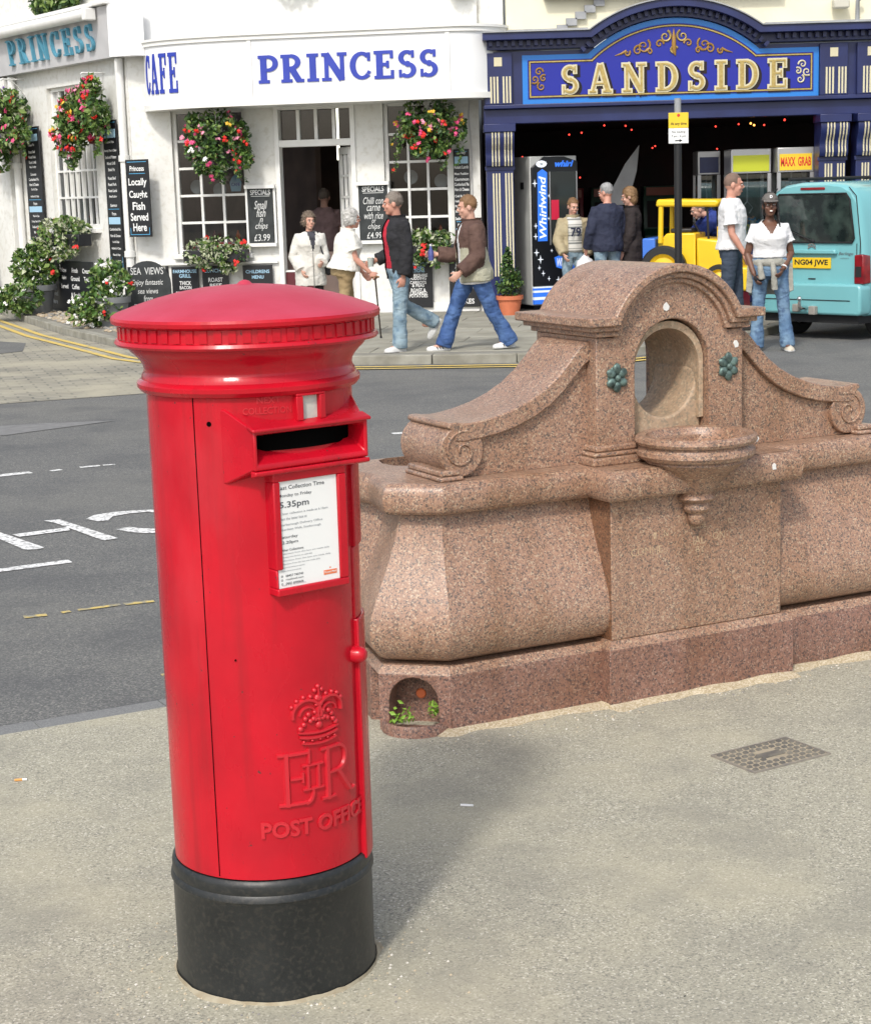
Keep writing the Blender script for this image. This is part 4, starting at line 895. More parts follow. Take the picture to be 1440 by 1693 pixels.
def pipe(name, x, y, z0, z1, r, xf):
    o = MB().tube([(x, y, z0), (x, y, z1)], r, 14).build(name, M_wood, cafe, xf[0], xf[1], smooth=40)
    for z in (z0+.9, z0+2.3): MB().tube([(x, y, z), (x, y, z+.09)], r*1.35, 14).build('pipe_collar', M_wood, o, smooth=40)
pipe('downpipe', -.06, -.075, .1, 3.88, .062, (LLOC, LRZ)); pipe('downpipe', -4.05, -.08, .1, 3.88, .06, (LLOC, LRZ))
MB().box(-4.9, -4.2, -.16, -.001, .1, 3.88).build('pilaster', M_wall, cafe, LLOC, LRZ, bevel=.01)
tube_l = MB().tube([(-1.42, 1.6, 2.35), (-1.42, 1.6, 3.35)], .022, 10); tube_l.build('strip_lamp', mat('lamp_tube', (.9, .9, .8), .5, emit=(1., .95, .75), estr=3.), cafe)
MB().tube([(.86, -.02, .8), (.86, -.02, 2.5), (.83, -.02, 2.9), (.85, -.02, 3.1)], .008, 6).build('wall_cable', M_grey, cafe)
lean = MB().prism([(-4.1, 4.13), (-4.1, 4.75), (-3.2, 4.13)], -.03, -.001, 'xz').build('roof_flashing', M_fasc, cafe)

# boards -----------------------------------------------------------------------------------------
def board(name, lab, cat, fr, x0, x1, z0, z1, y, lines, border=None, th=.025, m=M_board, tilt=0, group=None, frame=None):
    """flat sign board: panel plus print. lines: (text, z, height, width or None, colour index, shear)"""
    b = thing(name, lab, cat, fr.p((x0+x1)/2, y, z0), fr.rz, group); w = x1-x0; h = z1-z0
    pan = MB().box(-w/2, w/2, -th, 0, 0, h).build('panel', m, b, bevel=.004)
    t = MB()
    for (s, z, hh, ww, ci, sh) in lines:
        if s == '#': t.box(-w*.42, w*.42, -th-.0014, -th-.0006, (z-hh/2)*h, (z+hh/2)*h, ci)
        elif s == '-': t.box(-(ww or w*.8)/2, (ww or w*.8)/2, -th-.0014, -th-.0006, z*h-.004, z*h+.004, ci)
        else: text(t, s, 0, z*h, hh, ww, -th-.0006, .0006, .02 if sh == 0 else .004, sh, mi=ci, wmax=w*.9)
    t.build('print', [M_tw, M_tb, M_tc, M_tbl, M_board], b, weld=False)['kind'] = 'stuff'
    if border is not None:
        e = .03; bw = .008
        MB().box(-w/2+e, w/2-e, -th-.0014, -th-.0004, h-e-bw, h-e).box(-w/2+e, w/2-e, -th-.0014, -th-.0004, e, e+bw).box(-w/2+e, -w/2+e+bw, -th-.0013, -th-.0003, e, h*.12).box(w/2-e-bw, w/2-e, -th-.0013, -th-.0003, e, h*.12).build('border_print', M_tb if border == 1 else M_tw, b)
    if frame:
        MB().box(-w/2-.03, w/2+.03, -th-.05, .0, h, h+.05).build('top_rail', M_wood, b); MB().box(-w/2-.03, -w/2-.0005, -th-.01, 0, 0, h).build('side_rail', M_wood, b); MB().box(w/2+.0005, w/2+.03, -th-.01, 0, 0, h).build('side_rail', M_wood, b); MB().box(-w/2-.03, w/2+.03, -th-.06, 0, -.05, -.0005).build('bottom_rail', M_wood, b)
    return b
board('fish_sign', 'tall narrow black board reading Locally Caught Fish Served Here at the cafe corner', 'sign', Fr(LF.p(.05, 0, 0), radians(-26)), -.0, .40, 1.30, 2.42, -.16,
      [('Princess', .885, .075, .25, 0, 0), ('-', .82, 0, .28, 1, 0), ('Locally', .70, .135, .32, 0, 0), ('Caught', .54, .135, .32, 0, 0), ('Fish', .40, .115, .22, 0, 0), ('Served', .26, .115, .31, 0, 0), ('Here', .125, .115, .24, 0, 0)], border=1)
ml = ['Cod & Chips', 'Haddock & Chips', 'Plaice & Chips', 'Scampi, Peas & Chips', 'Seafood Platter', 'Mixed Grill', 'Steak Pie', 'Roast Beef', 'Roast Pork', 'Roast Lamb', 'Meat Pudding', 'Gammon', 'Cumberland Pie', 'Ham & Cheese']
def menu(name, lab, fr, x0, x1, z0, z1, y, hd, seed):
    rr = random.Random(seed); L_ = [('#', .915, .055, None, 3, 0), (hd, .97, .05, None, 0, 0)]
    z = .86; k = 0
    while z > .42:
        L_.append((ml[(k+seed) % len(ml)], z, .045, None, 0, 0)); z -= .04 if k % 4 else .055; k += 1
    L_ += [('-', .43, 0, None, 1, 0), ('From', .40, .05, None, 0, 0), ('#', .355, .045, None, 3, 0)]
    z = .30
    while z > .04: L_.append((ml[(k+seed) % len(ml)], z, .042, None, 0, 0)); z -= .042; k += 1
    board(name, lab, 'menu board', fr, x0, x1, z0, z1, y, L_, border=1)
menu('menu_board', 'tall black menu board between the side window and the downpipe', LF, -.74, -.28, .72, 3.02, -.05, 'Cafe', 2)
menu('menu_board', 'tall black menu board left of the side-street window, below the left hanging basket', LF, -3.72, -3.12, 1.0, 3.05, -.05, 'Menu', 6)
menu('menu_board', 'slim black menu board on the white wall next to the blue arcade front', CF, .60, .83, .62, 2.42, -.03, 'Today', 9)
board('specials_board', 'chalked specials board reading Small fish n chips, left of the doorway', 'chalkboard', CF, -2.46, -2.07, 1.16, 1.95, -.04,
      [('SPECIALS', .93, .075, .30, 2, 0), ('-', .86, 0, .28, 2, 0), ('Small', .70, .12, .20, 2, .35), ('   fish', .555, .12, .14, 2, .35), ('n', .42, .06, .05, 2, .3), ('chips', .30, .12, .19, 2, .35), ('£3.99', .10, .10, .24, 2, .1)], m=M_chalk, frame=True)
board('specials_board', 'chalked specials board reading Chilli con carne, right of the doorway behind the man in black', 'chalkboard', CF, -.80, -.37, 1.16, 1.95, -.04,
      [('SPECIALS', .93, .075, .32, 2, 0), ('-', .86, 0, .3, 2, 0), ('Chilli con', .72, .10, .30, 2, .35), ('carne', .58, .075, .20, 2, .35), ('with rice', .45, .10, .28, 2, .35), ('or', .345, .05, .06, 2, .3), ('chips', .24, .10, .18, 2, .35), ('£4.99', .09, .09, .22, 2, .1)], m=M_chalk, frame=True)
bb = [('low_menu_board', 'low black board headed FARMHOUSE GRILL under the left cafe window', -3.67, -3.26, [('FARMHOUSE', .90, .05, .36, 3, 0), ('GRILL', .80, .055, .18, 3, 0), ('THICK', .64, .06, .18, 0, 0), ('BACON', .54, .05, .18, 0, 0), ('EGG & BEANS', .42, .05, .3, 0, 0)]),
      ('low_menu_board', 'low black board headed LUNCHES and ROAST under the left cafe window', -3.20, -2.80, [('LUNCHES', .90, .055, .32, 3, 0), ('ROAST', .70, .065, .22, 0, 0), ('BEEF', .57, .06, .18, 0, 0), ('CHICKEN', .45, .06, .25, 0, 0)]),
      ('low_menu_board', 'low black board reading CHILDRENS MENU beside the doorway', -2.58, -2.13, [('CHILDRENS', .86, .05, .36, 3, 0), ('MENU', .74, .05, .18, 3, 0)]),
      ('low_menu_board', 'low black board listing Yorkshire pudding, carrots and potatoes under the right window', -.17, .25, [('ROAST BEEF', .95, .045, .3, 3, 0), ('DINNER', .87, .045, .2, 3, 0), ('ATIONS', .80, .05, .2, 3, 0), ('YORKSHIRE', .70, .045, .28, 0, 0), ('PUDDING', .635, .045, .24, 0, 0), ('CARROTS', .545, .045, .24, 0, 0), ('& PEAS', .48, .045, .18, 0, 0), ('ROAST &', .385, .045, .22, 0, 0), ('CREAMED', .32, .045, .25, 0, 0), ('POTATOES', .255, .045, .27, 0, 0)]),
      ('low_menu_board', 'low black board listing potatoes and cakes at the right end of the cafe front', .50, .95, [('JACKET', .88, .07, .28, 0, 0), ('POTATOES', .72, .075, .36, 0, 0), ('CHEESE', .58, .07, .28, 0, 0), ('CHILLI', .45, .07, .26, 0, 0), ('TEA', .32, .06, .16, 0, 0), ('CAKES', .12, .075, .27, 0, 0)])]
for nm, lab, a, b, lines in bb: board(nm, lab, 'menu board', CF, a, b, .17, .84, -.055, lines)
for i, (hd, lab) in enumerate((('Locally|Caught|Fish|Served|Here', 'leaning black board reading Locally Caught Fish under the side window, leftmost of four'), ('Now|Being|Served', 'leaning black board reading Now Being Served under the side window, second of four'), ('Fresh|Ground|Coffee|& Snacks', 'leaning black board about coffee and snacks under the side window, third of four'), ('Cream|Teas', 'leaning black board about cream teas under the side window, rightmost of four'))):
    ws = hd.split('|'); board('leaning_board', lab, 'menu board', LF, -2.86+i*.48, -2.43+i*.48, .12, .92, -.16-.03*i, [(w_, .82-k*.16, .075, None, 0, 0) for k, w_ in enumerate(ws)])
# SEA VIEWS pavement board with a round top
sv = thing('pavement_board', 'black round-topped pavement board chalked SEA VIEWS, standing left behind the post box cap', 'chalkboard', (-4.0, 25.25, .1), radians(-8))
w = .34; shp = [(-w, 0), (w, 0), (w, .55)]+[(w*cos(t*pi/16), .55+w*.98*sin(t*pi/16)) for t in range(1, 16)]+[(-w, .55)]
MB().prism(shp, -.03, .0, 'xz').build('panel', M_chalk, sv, bevel=.006)
t = MB()
for s, z, h, ww, sh in (('SEA  VIEWS', .74, .10, .48, 0), ('Enjoy fantastic', .57, .10, .46, .25), ('sea views', .455, .07, .30, .2), ('from', .35, .09, .13, .2), ('DINA VIEW', .235, .08, .42, 0)): text(t, s, 0, z, h, ww, -.031, .0006, .006, sh)
t.build('chalk_writing', M_tc, sv, weld=False)['kind'] = 'stuff'
MB().box(-.3, -.26, .02, .05, 0, .8).box(.26, .3, .02, .05, 0, .8).build('back_leg', M_board, sv)

# planting ---------------------------------------------------------------------------------------
LEAVES = [M_leafA, M_leafB, M_leafC, M_leafV]; FLOW = [M_fred, M_fpink, M_flil, M_fyel, M_fwhi, M_fpur]
def plant(name, lab, cat, loc, rz, blobs, nleaf, size, lw, nfl, fw, fsize=.035, group=None, container=None, up=.3):
    """blobs: (centre, radii, weight); lw/fw: weights over leaf and flower colours"""
    t = thing(name, lab, cat, loc, rz, group); lm = MB(); fm = MB(); rnd = random.Random(hash(lab) % 9999 if False else sum(map(ord, lab)))
    tw = sum(b[2] for b in blobs)
    if name == 'hanging_basket':                                       # break the round outline: lobes and trailing strands
        for (c, r, wt) in list(blobs):
            for _ in range(4):
                d_ = in_ell(rnd, r, .85); blobs.append(((c[0]+d_.x*1.1, c[1]+d_.y*.6, c[2]+d_.z*1.1), (r[0]*rnd.uniform(.25, .5), r[1]*.4, r[2]*rnd.uniform(.25, .55)), wt*.2))
        c, r, wt = blobs[0]
        for _ in range(11):
            a = rnd.uniform(0, 6.28); q = Vector((c[0]+r[0]*.85*cos(a), c[1]+r[1]*.85*sin(a), c[2]-r[2]*.3)); dx = rnd.uniform(-.02, .02)
            for i in range(rnd.randrange(14, 34)):
                q += Vector((dx+rnd.gauss(0, .008), rnd.gauss(0, .006), -.02))
                for _k in range(2): leaf(lm, q+Vector((rnd.gauss(0, .015), rnd.gauss(0, .012), 0)), size*.75, rnd.choices(range(4), lw)[0], rnd, up)
                if rnd.random() < .035: flower(fm, q, fsize*.9, rnd.choices(range(6), fw)[0], rnd)
        nfl = int(nfl*1.0)
    for (c, r, wt) in blobs:
        for _ in range(int(nleaf*wt/tw)):
            p = in_ell(rnd, r, .35); k = rnd.choices(range(4), lw)[0]; q_ = Vector(c)+p
            if noise.noise(q_*5.5+Vector((loc[0], loc[1], 0))) < -.10 and p.length > min(r)*.5: continue      # gaps between clumps
            leaf(lm, q_, size*rnd.choice((.7, 1, 1, 1.35)), k, rnd, up)
        for _ in range(int(nfl*wt/tw)):
            p = in_ell(rnd, r, .80)
            if noise.noise((Vector(c)+p)*4.2+Vector((loc[1], loc[0], 3))) < -.02: continue                        # flowers come in bunches
            if p.y > .35*r[1]: p.y = -p.y
            k = rnd.choices(range(6), fw)[0]
            for q in range(rnd.choice((2, 3, 4))): flower(fm, Vector(c)+p*1.06+Vector((rnd.gauss(0, .5), rnd.gauss(0, .5), rnd.gauss(0, .5)))*fsize, fsize*rnd.uniform(.7, 1.2), k, rnd)
    struct_ = lm.build('foliage', LEAVES, t, weld=False); struct_['kind'] = 'stuff'
    if nfl: fo_ = fm.build('flowers', FLOW, t, weld=False); fo_['kind'] = 'stuff'
    if container: container(t)
    return t
def basket(dz, chain=True, brk=.5):
    def f(t):
        MB().lathe([(0, -.14), (.10, -.12), (.17, -.03), (.20, .06), (.185, .06), (.0, .05)], 24, c=(0, 0, dz)).build('basket', M_board, t, smooth=50)
        MB().tube([(0, 0, dz+.06), (0, 0, dz+.62)], .006, 6).build('chain', M_wood, t)
        MB().tube([(0, -.02, dz+.60), (0, 0, dz+.62), (0, .42, dz+.62)], .012, 8).build('bracket', M_wood, t)
        pts = [(0, .42-.30*k/12, dz+.60-.30*(1-k/12)**1.6) for k in range(13)]
        MB().tube(pts, .010, 6).build('bracket_scroll', M_wood, t, smooth=60)
    return f
plant('hanging_basket', 'hanging basket of red and pink flowers in front of the left cafe window', 'hanging basket', CF.p(-2.78, -.42, 0), CF.rz,
      [((0, 0, 2.80), (.44, .30, .30), 3), ((-.15, -.05, 2.52), (.32, .22, .30), 2), ((.38, 0, 2.55), (.14, .14, .38), 1), ((.02, -.05, 2.25), (.14, .12, .18), .5)], 2100, .042, (5, 4, 2, .3), 62, (5, 4, 2.5, .2, .2, 0), .034, 'hanging flower baskets', basket(2.68))
plant('hanging_basket', 'hanging basket of pink and yellow flowers in front of the right cafe window', 'hanging basket', CF.p(.32, -.42, 0), CF.rz,
      [((0, 0, 2.86), (.46, .30, .28), 3), ((.06, -.04, 2.55), (.34, .22, .26), 2), ((.42, 0, 2.62), (.12, .12, .26), .7)], 1900, .042, (4, 4, 3, .2), 46, (2.5, 4, 1, 2.5, 0, 0), .034, 'hanging flower baskets', basket(2.72))
plant('hanging_basket', 'lush hanging basket of pink flowers in front of the side-street window', 'hanging basket', LF.p(-.72, -.36, 0), LF.rz,
      [((0, 0, 3.22), (.50, .34, .33), 3), ((-.36, -.05, 2.92), (.36, .3, .36), 2), ((.3, 0, 3.12), (.22, .24, .30), 1.0), ((-.45, -.05, 2.6), (.22, .16, .22), .5)], 2700, .05, (5, 2.4, 5, .8), 100, (5, 5, 3, 1, .3, .8), .042, 'hanging flower baskets', basket(3.1))
plant('hanging_basket', 'hanging basket of red and purple flowers cut by the left edge of the picture', 'hanging basket', LF.p(-3.72, -.38, 0), LF.rz,
      [((0, 0, 3.30), (.62, .36, .38), 3), ((.12, -.02, 2.98), (.5, .3, .36), 2), ((-.3, 0, 2.6), (.3, .2, .28), .8)], 2600, .055, (5, 2.4, 5, 1.4), 92, (5, 5, 2, 1, .2, 2), .045, 'hanging flower baskets', basket(3.2))
def wboxc(w_, z):
    def f(t): MB().box(-w_/2, w_/2, -.12, .10, z-.12, z+.06).build('trough', M_board, t, bevel=.01)
    return f
plant('window_box', 'window box of silver foliage with red geraniums under the left cafe window', 'window box', CF.p(-2.93, -.20, 0), CF.rz,
      [((0, 0, 1.12), (.52, .20, .16), 3), ((0, -.10, .98), (.50, .16, .20), 3), ((.2, -.08, .84), (.16, .12, .12), .6)], 2300, .034, (2, 2, 2, 5), 9, (1, 0, 0, 0, 0, 0), .038, 'window boxes', wboxc(.95, 1.02))
plant('window_box', 'window box of green leaves with red geraniums under the right cafe window', 'window box', CF.p(.20, -.20, 0), CF.rz,
      [((0, 0, 1.12), (.48, .20, .20), 3), ((.05, -.10, .95), (.42, .16, .22), 2.4)], 2000, .038, (4, 3.2, 2, 2.4), 7, (1, 0, 0, 0, 0, 0), .038, 'window boxes', wboxc(.9, 1.02))
plant('window_box', 'window box of white-flecked trailing foliage under the side-street window', 'window box', LF.p(-1.98, -.26, 0), LF.rz,
      [((0, 0, 1.42), (.85, .24, .20), 3), ((-.1, -.10, 1.18), (.90, .2, .28), 3.6)], 3000, .042, (2, 2, 2.4, 4.5), 10, (1, 0, 0, 0, 0, 0), .045, 'window boxes', wboxc(1.6, 1.28))
def pot(r, h, m=M_terra):
    def f(t): MB().lathe([(0, .0), (r*.72, .0), (r*.95, h*.78), (r*1.08, h*.8), (r*1.1, h), (r*.98, h), (r*.95, h*.9), (0, h*.88)], 28).build('pot', m, t, smooth=35)
    return f
M_slate = mat('grey_planter', (.16, .17, .18), .6, c2=(.2, .21, .21), nscale=5)
plant('potted_shrub', 'leafy shrub with orange-red flowers in a grey tub on the cobbles, nearest the post box', 'planter', (-4.45, 24.75, .1), 0, [((0, 0, .62), (.34, .30, .34), 3), ((-.18, -.1, .28), (.38, .3, .26), 3)], 2400, .042, (4, 2, 4, .3), 30, (1.2, 0, 0, .3, 3.5, 0), .026, 'planters by the cafe', pot(.25, .42, M_slate))
plant('potted_shrub', 'round green shrub in a square grey tub below the left side of the side window', 'planter', (-6.25, 28.2, .1), 0, [((0, 0, .72), (.40, .32, .38), 3)], 1900, .046, (4, 2.4, 4, .3), 6, (1, .4, 0, 0, .5, 0), .03, 'planters by the cafe', pot(.30, .45, M_slate))
plant('flower_mound', 'low mound of white flowers at the left edge beside the grey tub', 'plant', (-6.45, 27.75, .1), 0, [((0, 0, .26), (.42, .3, .26), 3), ((-.5, .2, .24), (.3, .3, .24), 1.5)], 2000, .045, (4, 2, 3, .8), 44, (0, 0, 0, 0, 1, 0), .024, 'planters by the cafe')
plant('flower_mound', 'white-flowered mound beside the tub with orange flowers', 'plant', (-4.78, 24.62, .1), 0, [((0, 0, .22), (.30, .24, .22), 3)], 1000, .038, (4, 2, 4, .4), 26, (0, 0, 0, 0, 1, 0), .022, 'planters by the cafe')
plant('potted_conifer', 'bright green conifer in a dark tub at the far left edge', 'planter', LF.p(-5.05, -.65, .1), 0, [((0, 0, .75), (.25, .25, .42), 3), ((0, 0, 1.1), (.16, .16, .32), 1.6)], 1900, .045, (3, .4, 6, 0), 0, (1,), .03, 'planters by the cafe', pot(.26, .42, mat('navy_tub', (.02, .025, .06), .4)), up=2.)
plant('balcony_shrub', 'dense green shrub on the ledge above the side-street sign', 'plant', LF.p(-1.9, -.18, 4.72), LF.rz, [((0, 0, .20), (.85, .25, .28), 3), ((.5, 0, .32), (.4, .25, .25), 1)], 2600, .05, (4, 3, 3, .4), 0, (1,), .03, 'plants on upper ledges')
plant('ledge_plant', 'small plant trailing above the PRINCESS sign at the top edge', 'plant', CF.p(-1.62, -.16, 4.72), CF.rz, [((0, 0, .06), (.30, .14, .12), 1)], 350, .045, (4, 3, 2, 2), 0, (1,), .03, 'plants on upper ledges')
plant('ledge_plant', 'grey-green plant above the right end of the PRINCESS sign', 'plant', CF.p(.75, -.16, 4.55), CF.rz, [((0, 0, .12), (.24, .14, .18), 1)], 350, .05, (3, 4, 1, 1), 0, (1,), .03, 'plants on upper ledges')
pb = MB()
for i in range(700):
    a = R.uniform(0, 1); p = Vector((-6.9, 28.3)).lerp(Vector((-4.0, 23.6)), a)+Vector((R.uniform(-.1, .9), R.uniform(-.35, .5))); s = R.uniform(.02, .045)
    if inside((p.x, p.y), fp): pb.ell((p.x, p.y, .1), (s*1.2, s, s*.6), 6, 4, R.choice((0, 0, 1, 2)))
po = pb.build('pebbles', [mat('pebble_tan', (.36, .29, .20), .8), mat('pebble_grey', (.25, .24, .22), .8), mat('pebble_pale', (.48, .43, .34), .8)], None, smooth=60); struct(po, 'stuff'); po['label'] = 'bed of tan pebbles round the planters at the cafe corner'
M_ging = checker('red_gingham', (.55, .04, .06), (.72, .62, .6), 16)
for (x, y_, lab) in ((-2.95, .72, 'table with red gingham cloth inside the left cafe window'), (.15, .72, 'table with red gingham cloth inside the right cafe window')):
    tb = thing('cafe_table', lab, 'table', CF.p(x, y_, .1), CF.rz, 'cafe tables behind the windows')
    MB().box(-.5, .5, -.4, .4, 1.04, 1.07).box(-.502, .502, -.402, -.39, .78, 1.0399).build('tablecloth', M_ging, tb)
    for a in (-.4, .4):
        for c_ in (-.3, .3): MB().box(a-.03, a+.03, c_-.03, c_+.03, 0, 1.0395).build('leg', M_kick, tb)
    for q in range(3):
        bt = MB().lathe([(0, 0), (.035, 0), (.035, .10), (.015, .14), (.012, .17), (0, .17)], 14, c=(-.2+q*.17, -.2+.05*q, 1.071)).build('sauce_bottle', (M_kick, M_paper, M_terra)[q], tb, smooth=40)
st_ = thing('window_sticker', 'pale blue cupcake-shaped sticker inside the left cafe window', 'sticker', CF.p(-2.68, .135, 1.92), CF.rz); MB().prism([(-.07, 0), (.07, 0), (.09, .13), (.05, .21), (0, .25), (-.05, .21), (-.09, .13)], 0, .006, 'xz').build('card', M_tbl, st_); text(MB(), 'CAFE', 0, .10, .05, .13, -.0005, .0006, .02).build('print', M_blue, st_, weld=False)
for (x_, z_, w_) in ((-3.35, 2.0, 'left one in the left cafe window'), (-3.0, 1.95, 'right one in the left cafe window'), (.35, 1.98, 'right one in the right cafe window'), (-.1, 2.05, 'left one in the right cafe window')):
    pl_ = thing('wall_plate', 'round pale hanging plate, '+w_, 'plate', CF.p(x_, .42, z_), CF.rz, 'plates hung inside the cafe windows'); MB().lathe([(0, .0), (.06, .004), (.10, .016), (.105, .012), (0, -.01)], 24).xf(Matrix.Rotation(radians(90), 4, 'X')).build('dish', mat('china', (.35, .35, .36), .2), pl_, smooth=40); MB().tube([(0, 0, .1), (0, 0, 1.3)], .003, 5).build('cord', M_board, pl_)
wl2 = thing('wall_lantern', 'small dark red wall lamp beside the tall menu board on the side street', 'lamp', LF.p(-.86, -.02, 2.68), LF.rz)
MB().lathe([(0, 0), (.06, .01), (.08, .07), (.075, .2), (.05, .24), (0, .25)], 16, c=(0, -.16, 0)).build('shade', M_kick, wl2, smooth=50); MB().tube([(0, -.16, .25), (0, -.1, .3), (0, 0, .28)], .012, 8).build('arm', M_board, wl2)
# ------------------------------------------------------------------ amusement arcade next door
M_navy = mat('navy_gloss_paint', (.018, .028, .115), .35, c2=(.014, .02, .085), nscale=3)
M_royal = mat('royal_blue_sign', (.010, .018, .30), .3)
M_sky = mat('light_blue_border', (.02, .20, .62), .35)
M_gold = mat('gold_leaf', (.50, .39, .14), .4, c2=(.40, .28, .09), nscale=30, metal=.3)
M_cream = mat('cream_lining', (.62, .57, .39), .5)
M_brick = mat('cream_painted_brick', (.80, .76, .58), .75, c2=(.76, .72, .54), nscale=3, bump=.3, bscale=14)
M_lead = mat('grey_lead', (.36, .37, .38), .6, c2=(.28, .29, .30), nscale=6, bump=.2, bscale=25)
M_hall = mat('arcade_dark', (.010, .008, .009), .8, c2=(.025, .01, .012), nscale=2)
M_brown = mat('gold_scrollwork', (.34, .19, .04), .45)
AR = thing('arcade_building', 'blue amusement arcade front with an arched SANDSIDE sign and dark open interior', 'building', (0, 25.2, 0))
mb = MB().box(1.2, 12, .26, .6, 3.9, 9); mb.build('upper_wall', M_brick, AR)
MB().box(1.72, 5.05, .08, .259, 4.43, 4.75).build('window_ledge', M_navy, AR, bevel=.01)
# hall interior
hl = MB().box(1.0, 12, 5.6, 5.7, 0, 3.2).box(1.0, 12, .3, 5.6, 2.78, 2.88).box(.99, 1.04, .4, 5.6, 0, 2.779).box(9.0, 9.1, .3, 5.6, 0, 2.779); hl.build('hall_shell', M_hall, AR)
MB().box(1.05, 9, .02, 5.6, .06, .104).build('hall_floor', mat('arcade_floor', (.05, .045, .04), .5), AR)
def pilaster(x, w=.38):
    p = MB().box(x, x+w, -.06, .25, .1, 2.73).build('pilaster', M_navy, AR, bevel=.008)
    for k in (0, 1):
        for i in range(3):
            c = x+w*(.22+k*.46)+i*.042
            MB().box(c, c+.022, -.068, -.0605, .62, 2.06).build('flute', M_cream, p)
    co = [(-.0605, 2.16), (-.0605, 2.62), (-.24, 2.62), (-.25, 2.55), (-.22, 2.46), (-.16, 2.38), (-.145, 2.30), (-.16, 2.22), (-.13, 2.16)]
    cb = MB().prism(co, x-.01, x+w+.01, 'yz').build('corbel', M_navy, p, bevel=.004)
    for k in (0, 1):
        for i in range(3):
            c = x+w*(.20+k*.46)+i*.045; pts = [(c+.01, y-.004, z) for y, z in co[2:]]
            MB().tube(pts, .011, 6).build('corbel_flute', M_cream, cb)
    MB().box(x-.02, x+w+.02, -.075, -.061, 2.10, 2.155).build('pilaster_band', M_navy, p, bevel=.004); MB().box(x-.02, x+w+.02, -.09, -.061, .10, .30).build('pilaster_foot', M_navy, p, bevel=.004)
    MB().box(x-.03, x+w+.03, -.27, .2, 2.625, 2.735).build('impost_block', M_navy, p, bevel=.006)
    bl = MB().box(x-.005, x+w+.005, -.10, .2, 3.0, 3.70).build('frieze_block', M_navy, AR, bevel=.006)
    for k in (0, 1):
        for i in range(3):
            c = x+w*(.20+k*.46)+i*.045
            MB().box(c, c+.024, -.108, -.1005, 3.02, 3.38).build('flute', M_cream, bl)
    MB().box(x+w/2-.055, x+w/2+.055, -.108, -.1005, 3.52, 3.64).build('frieze_plaque', M_cream, bl)
for x in (.86, 5.53, 6.05, 9.2): pilaster(x)
MB().box(.84, 12, -.04, .25, 2.736, 2.94).build('beam', M_navy, AR, bevel=.01)
MB().box(.84, 12, -.14, .2, 2.941, 2.995).build('architrave', M_navy, AR, bevel=.008)
MB().box(.87, 12, -.02, .25, 2.996, 3.72).build('frieze', M_navy, AR)
# arched pediment
ACX, ACZ, Ri, Ro = 3.5, 2.31, 1.83, 2.05
def arcp(r, zlim, n=36):
    a = math.asin((zlim-ACZ)/r); return [(ACX-r*cos(a+(pi-2*a)*i/n), ACZ+r*sin(a+(pi-2*a)*i/n)) for i in range(n+1)]
MB().prism([(2.2, 3.72)]+arcp(1.80, 3.74)+[(4.8, 3.72)], -.02, .25, 'xz').build('pediment', M_navy, AR)
def corn(z0, z1, r0, r1, ya, yb, m, name):
    p = [(.84, z0), (.84, z1)]+arcp(r1, z1)+[(6.5, z1), (6.5, z0)]+arcp(r0, z0)[::-1]
    return MB().prism(p, ya, yb, 'xz').build(name, m, AR, bevel=.005)
corn(3.74, 3.86, 1.81, 1.93, -.10, .25, M_navy, 'cornice_bed'); cornice_ = corn(3.86, 3.955, 1.932, 2.03, -.30, .25, M_navy, 'cornice')
corn(3.956, 3.975, 2.0305, 2.05, -.33, .26, M_lead, 'lead_flashing')
MB().box(6.51, 12, -.30, .25, 3.74, 3.97).build('cornice_run', M_navy, AR, bevel=.008)
dn = MB().box(-.025, .025, -.19, -.1005, 0, .07).mesh('dentil', M_navy)
x = .95
while x < 6.4:
    if abs(x-ACX) > 1.36: place(dn, 'dentil', cornice_, (x, 0, 3.785))
    x += .105
for i in range(29):
    a = radians(48+i*3.0); o = place(dn, 'dentil', cornice_, (ACX-1.86*cos(a), 0, ACZ+1.86*sin(a))); o.rotation_euler = (0, pi/2-a if False else (a-pi/2), 0)
# sign board: border, ground, gilt line
def panel_shape(o):
    r = 1.80-o; a = arcp(r, 3.66-o*.9)
    return [(1.39+o, 2.998+o*.9), (1.39+o, 3.66-o*.9)]+a+[(5.52-o, 3.66-o*.9), (5.52-o, 2.998+o*.9)]
MB().prism(panel_shape(0), -.045, -.021, 'xz').build('sign_border', M_sky, AR)
sg = MB().prism(panel_shape(.075), -.055, -.046, 'xz').build('sign_ground', M_royal, AR)
def outline(pts, w, y, m, name):
    P = [Vector(p) for p in pts]; n = len(P); mb = MB()
    for i in range(n):
        a, b = P[i], P[(i+1) % n]; d = (b-a).normalized(); nn = Vector((-d.y, d.x))*w/2
        mb.prism([tuple(a-nn-d*w/2), tuple(b-nn+d*w/2), tuple(b+nn+d*w/2), tuple(a+nn-d*w/2)], y-.0005*(i % 3), y-.004-.0005*(i % 3), 'xz')
    return mb.build(name, m, sg)
outline(panel_shape(.105), .034, -.0556, M_hall, 'black_line'); outline(panel_shape(.105), .018, -.0605, M_gold, 'gilt_line')
for word_args, m, nm in ((dict(y=-.0555, thick=.004, grow=.030, dx=.028, dz=-.028), M_hall, 'letter_shadow'), (dict(y=-.061, thick=.010, grow=.015), M_cream, 'letter_outline'), (dict(y=-.0785, thick=.004, grow=-.008), M_gold, 'letter_face')):
    slab_letters(nm, 'SANDSIDE', 1.93, 5.08, 3.12, .39, m, sg, gap=.42, thin=1.0, step=.0004, **word_args)
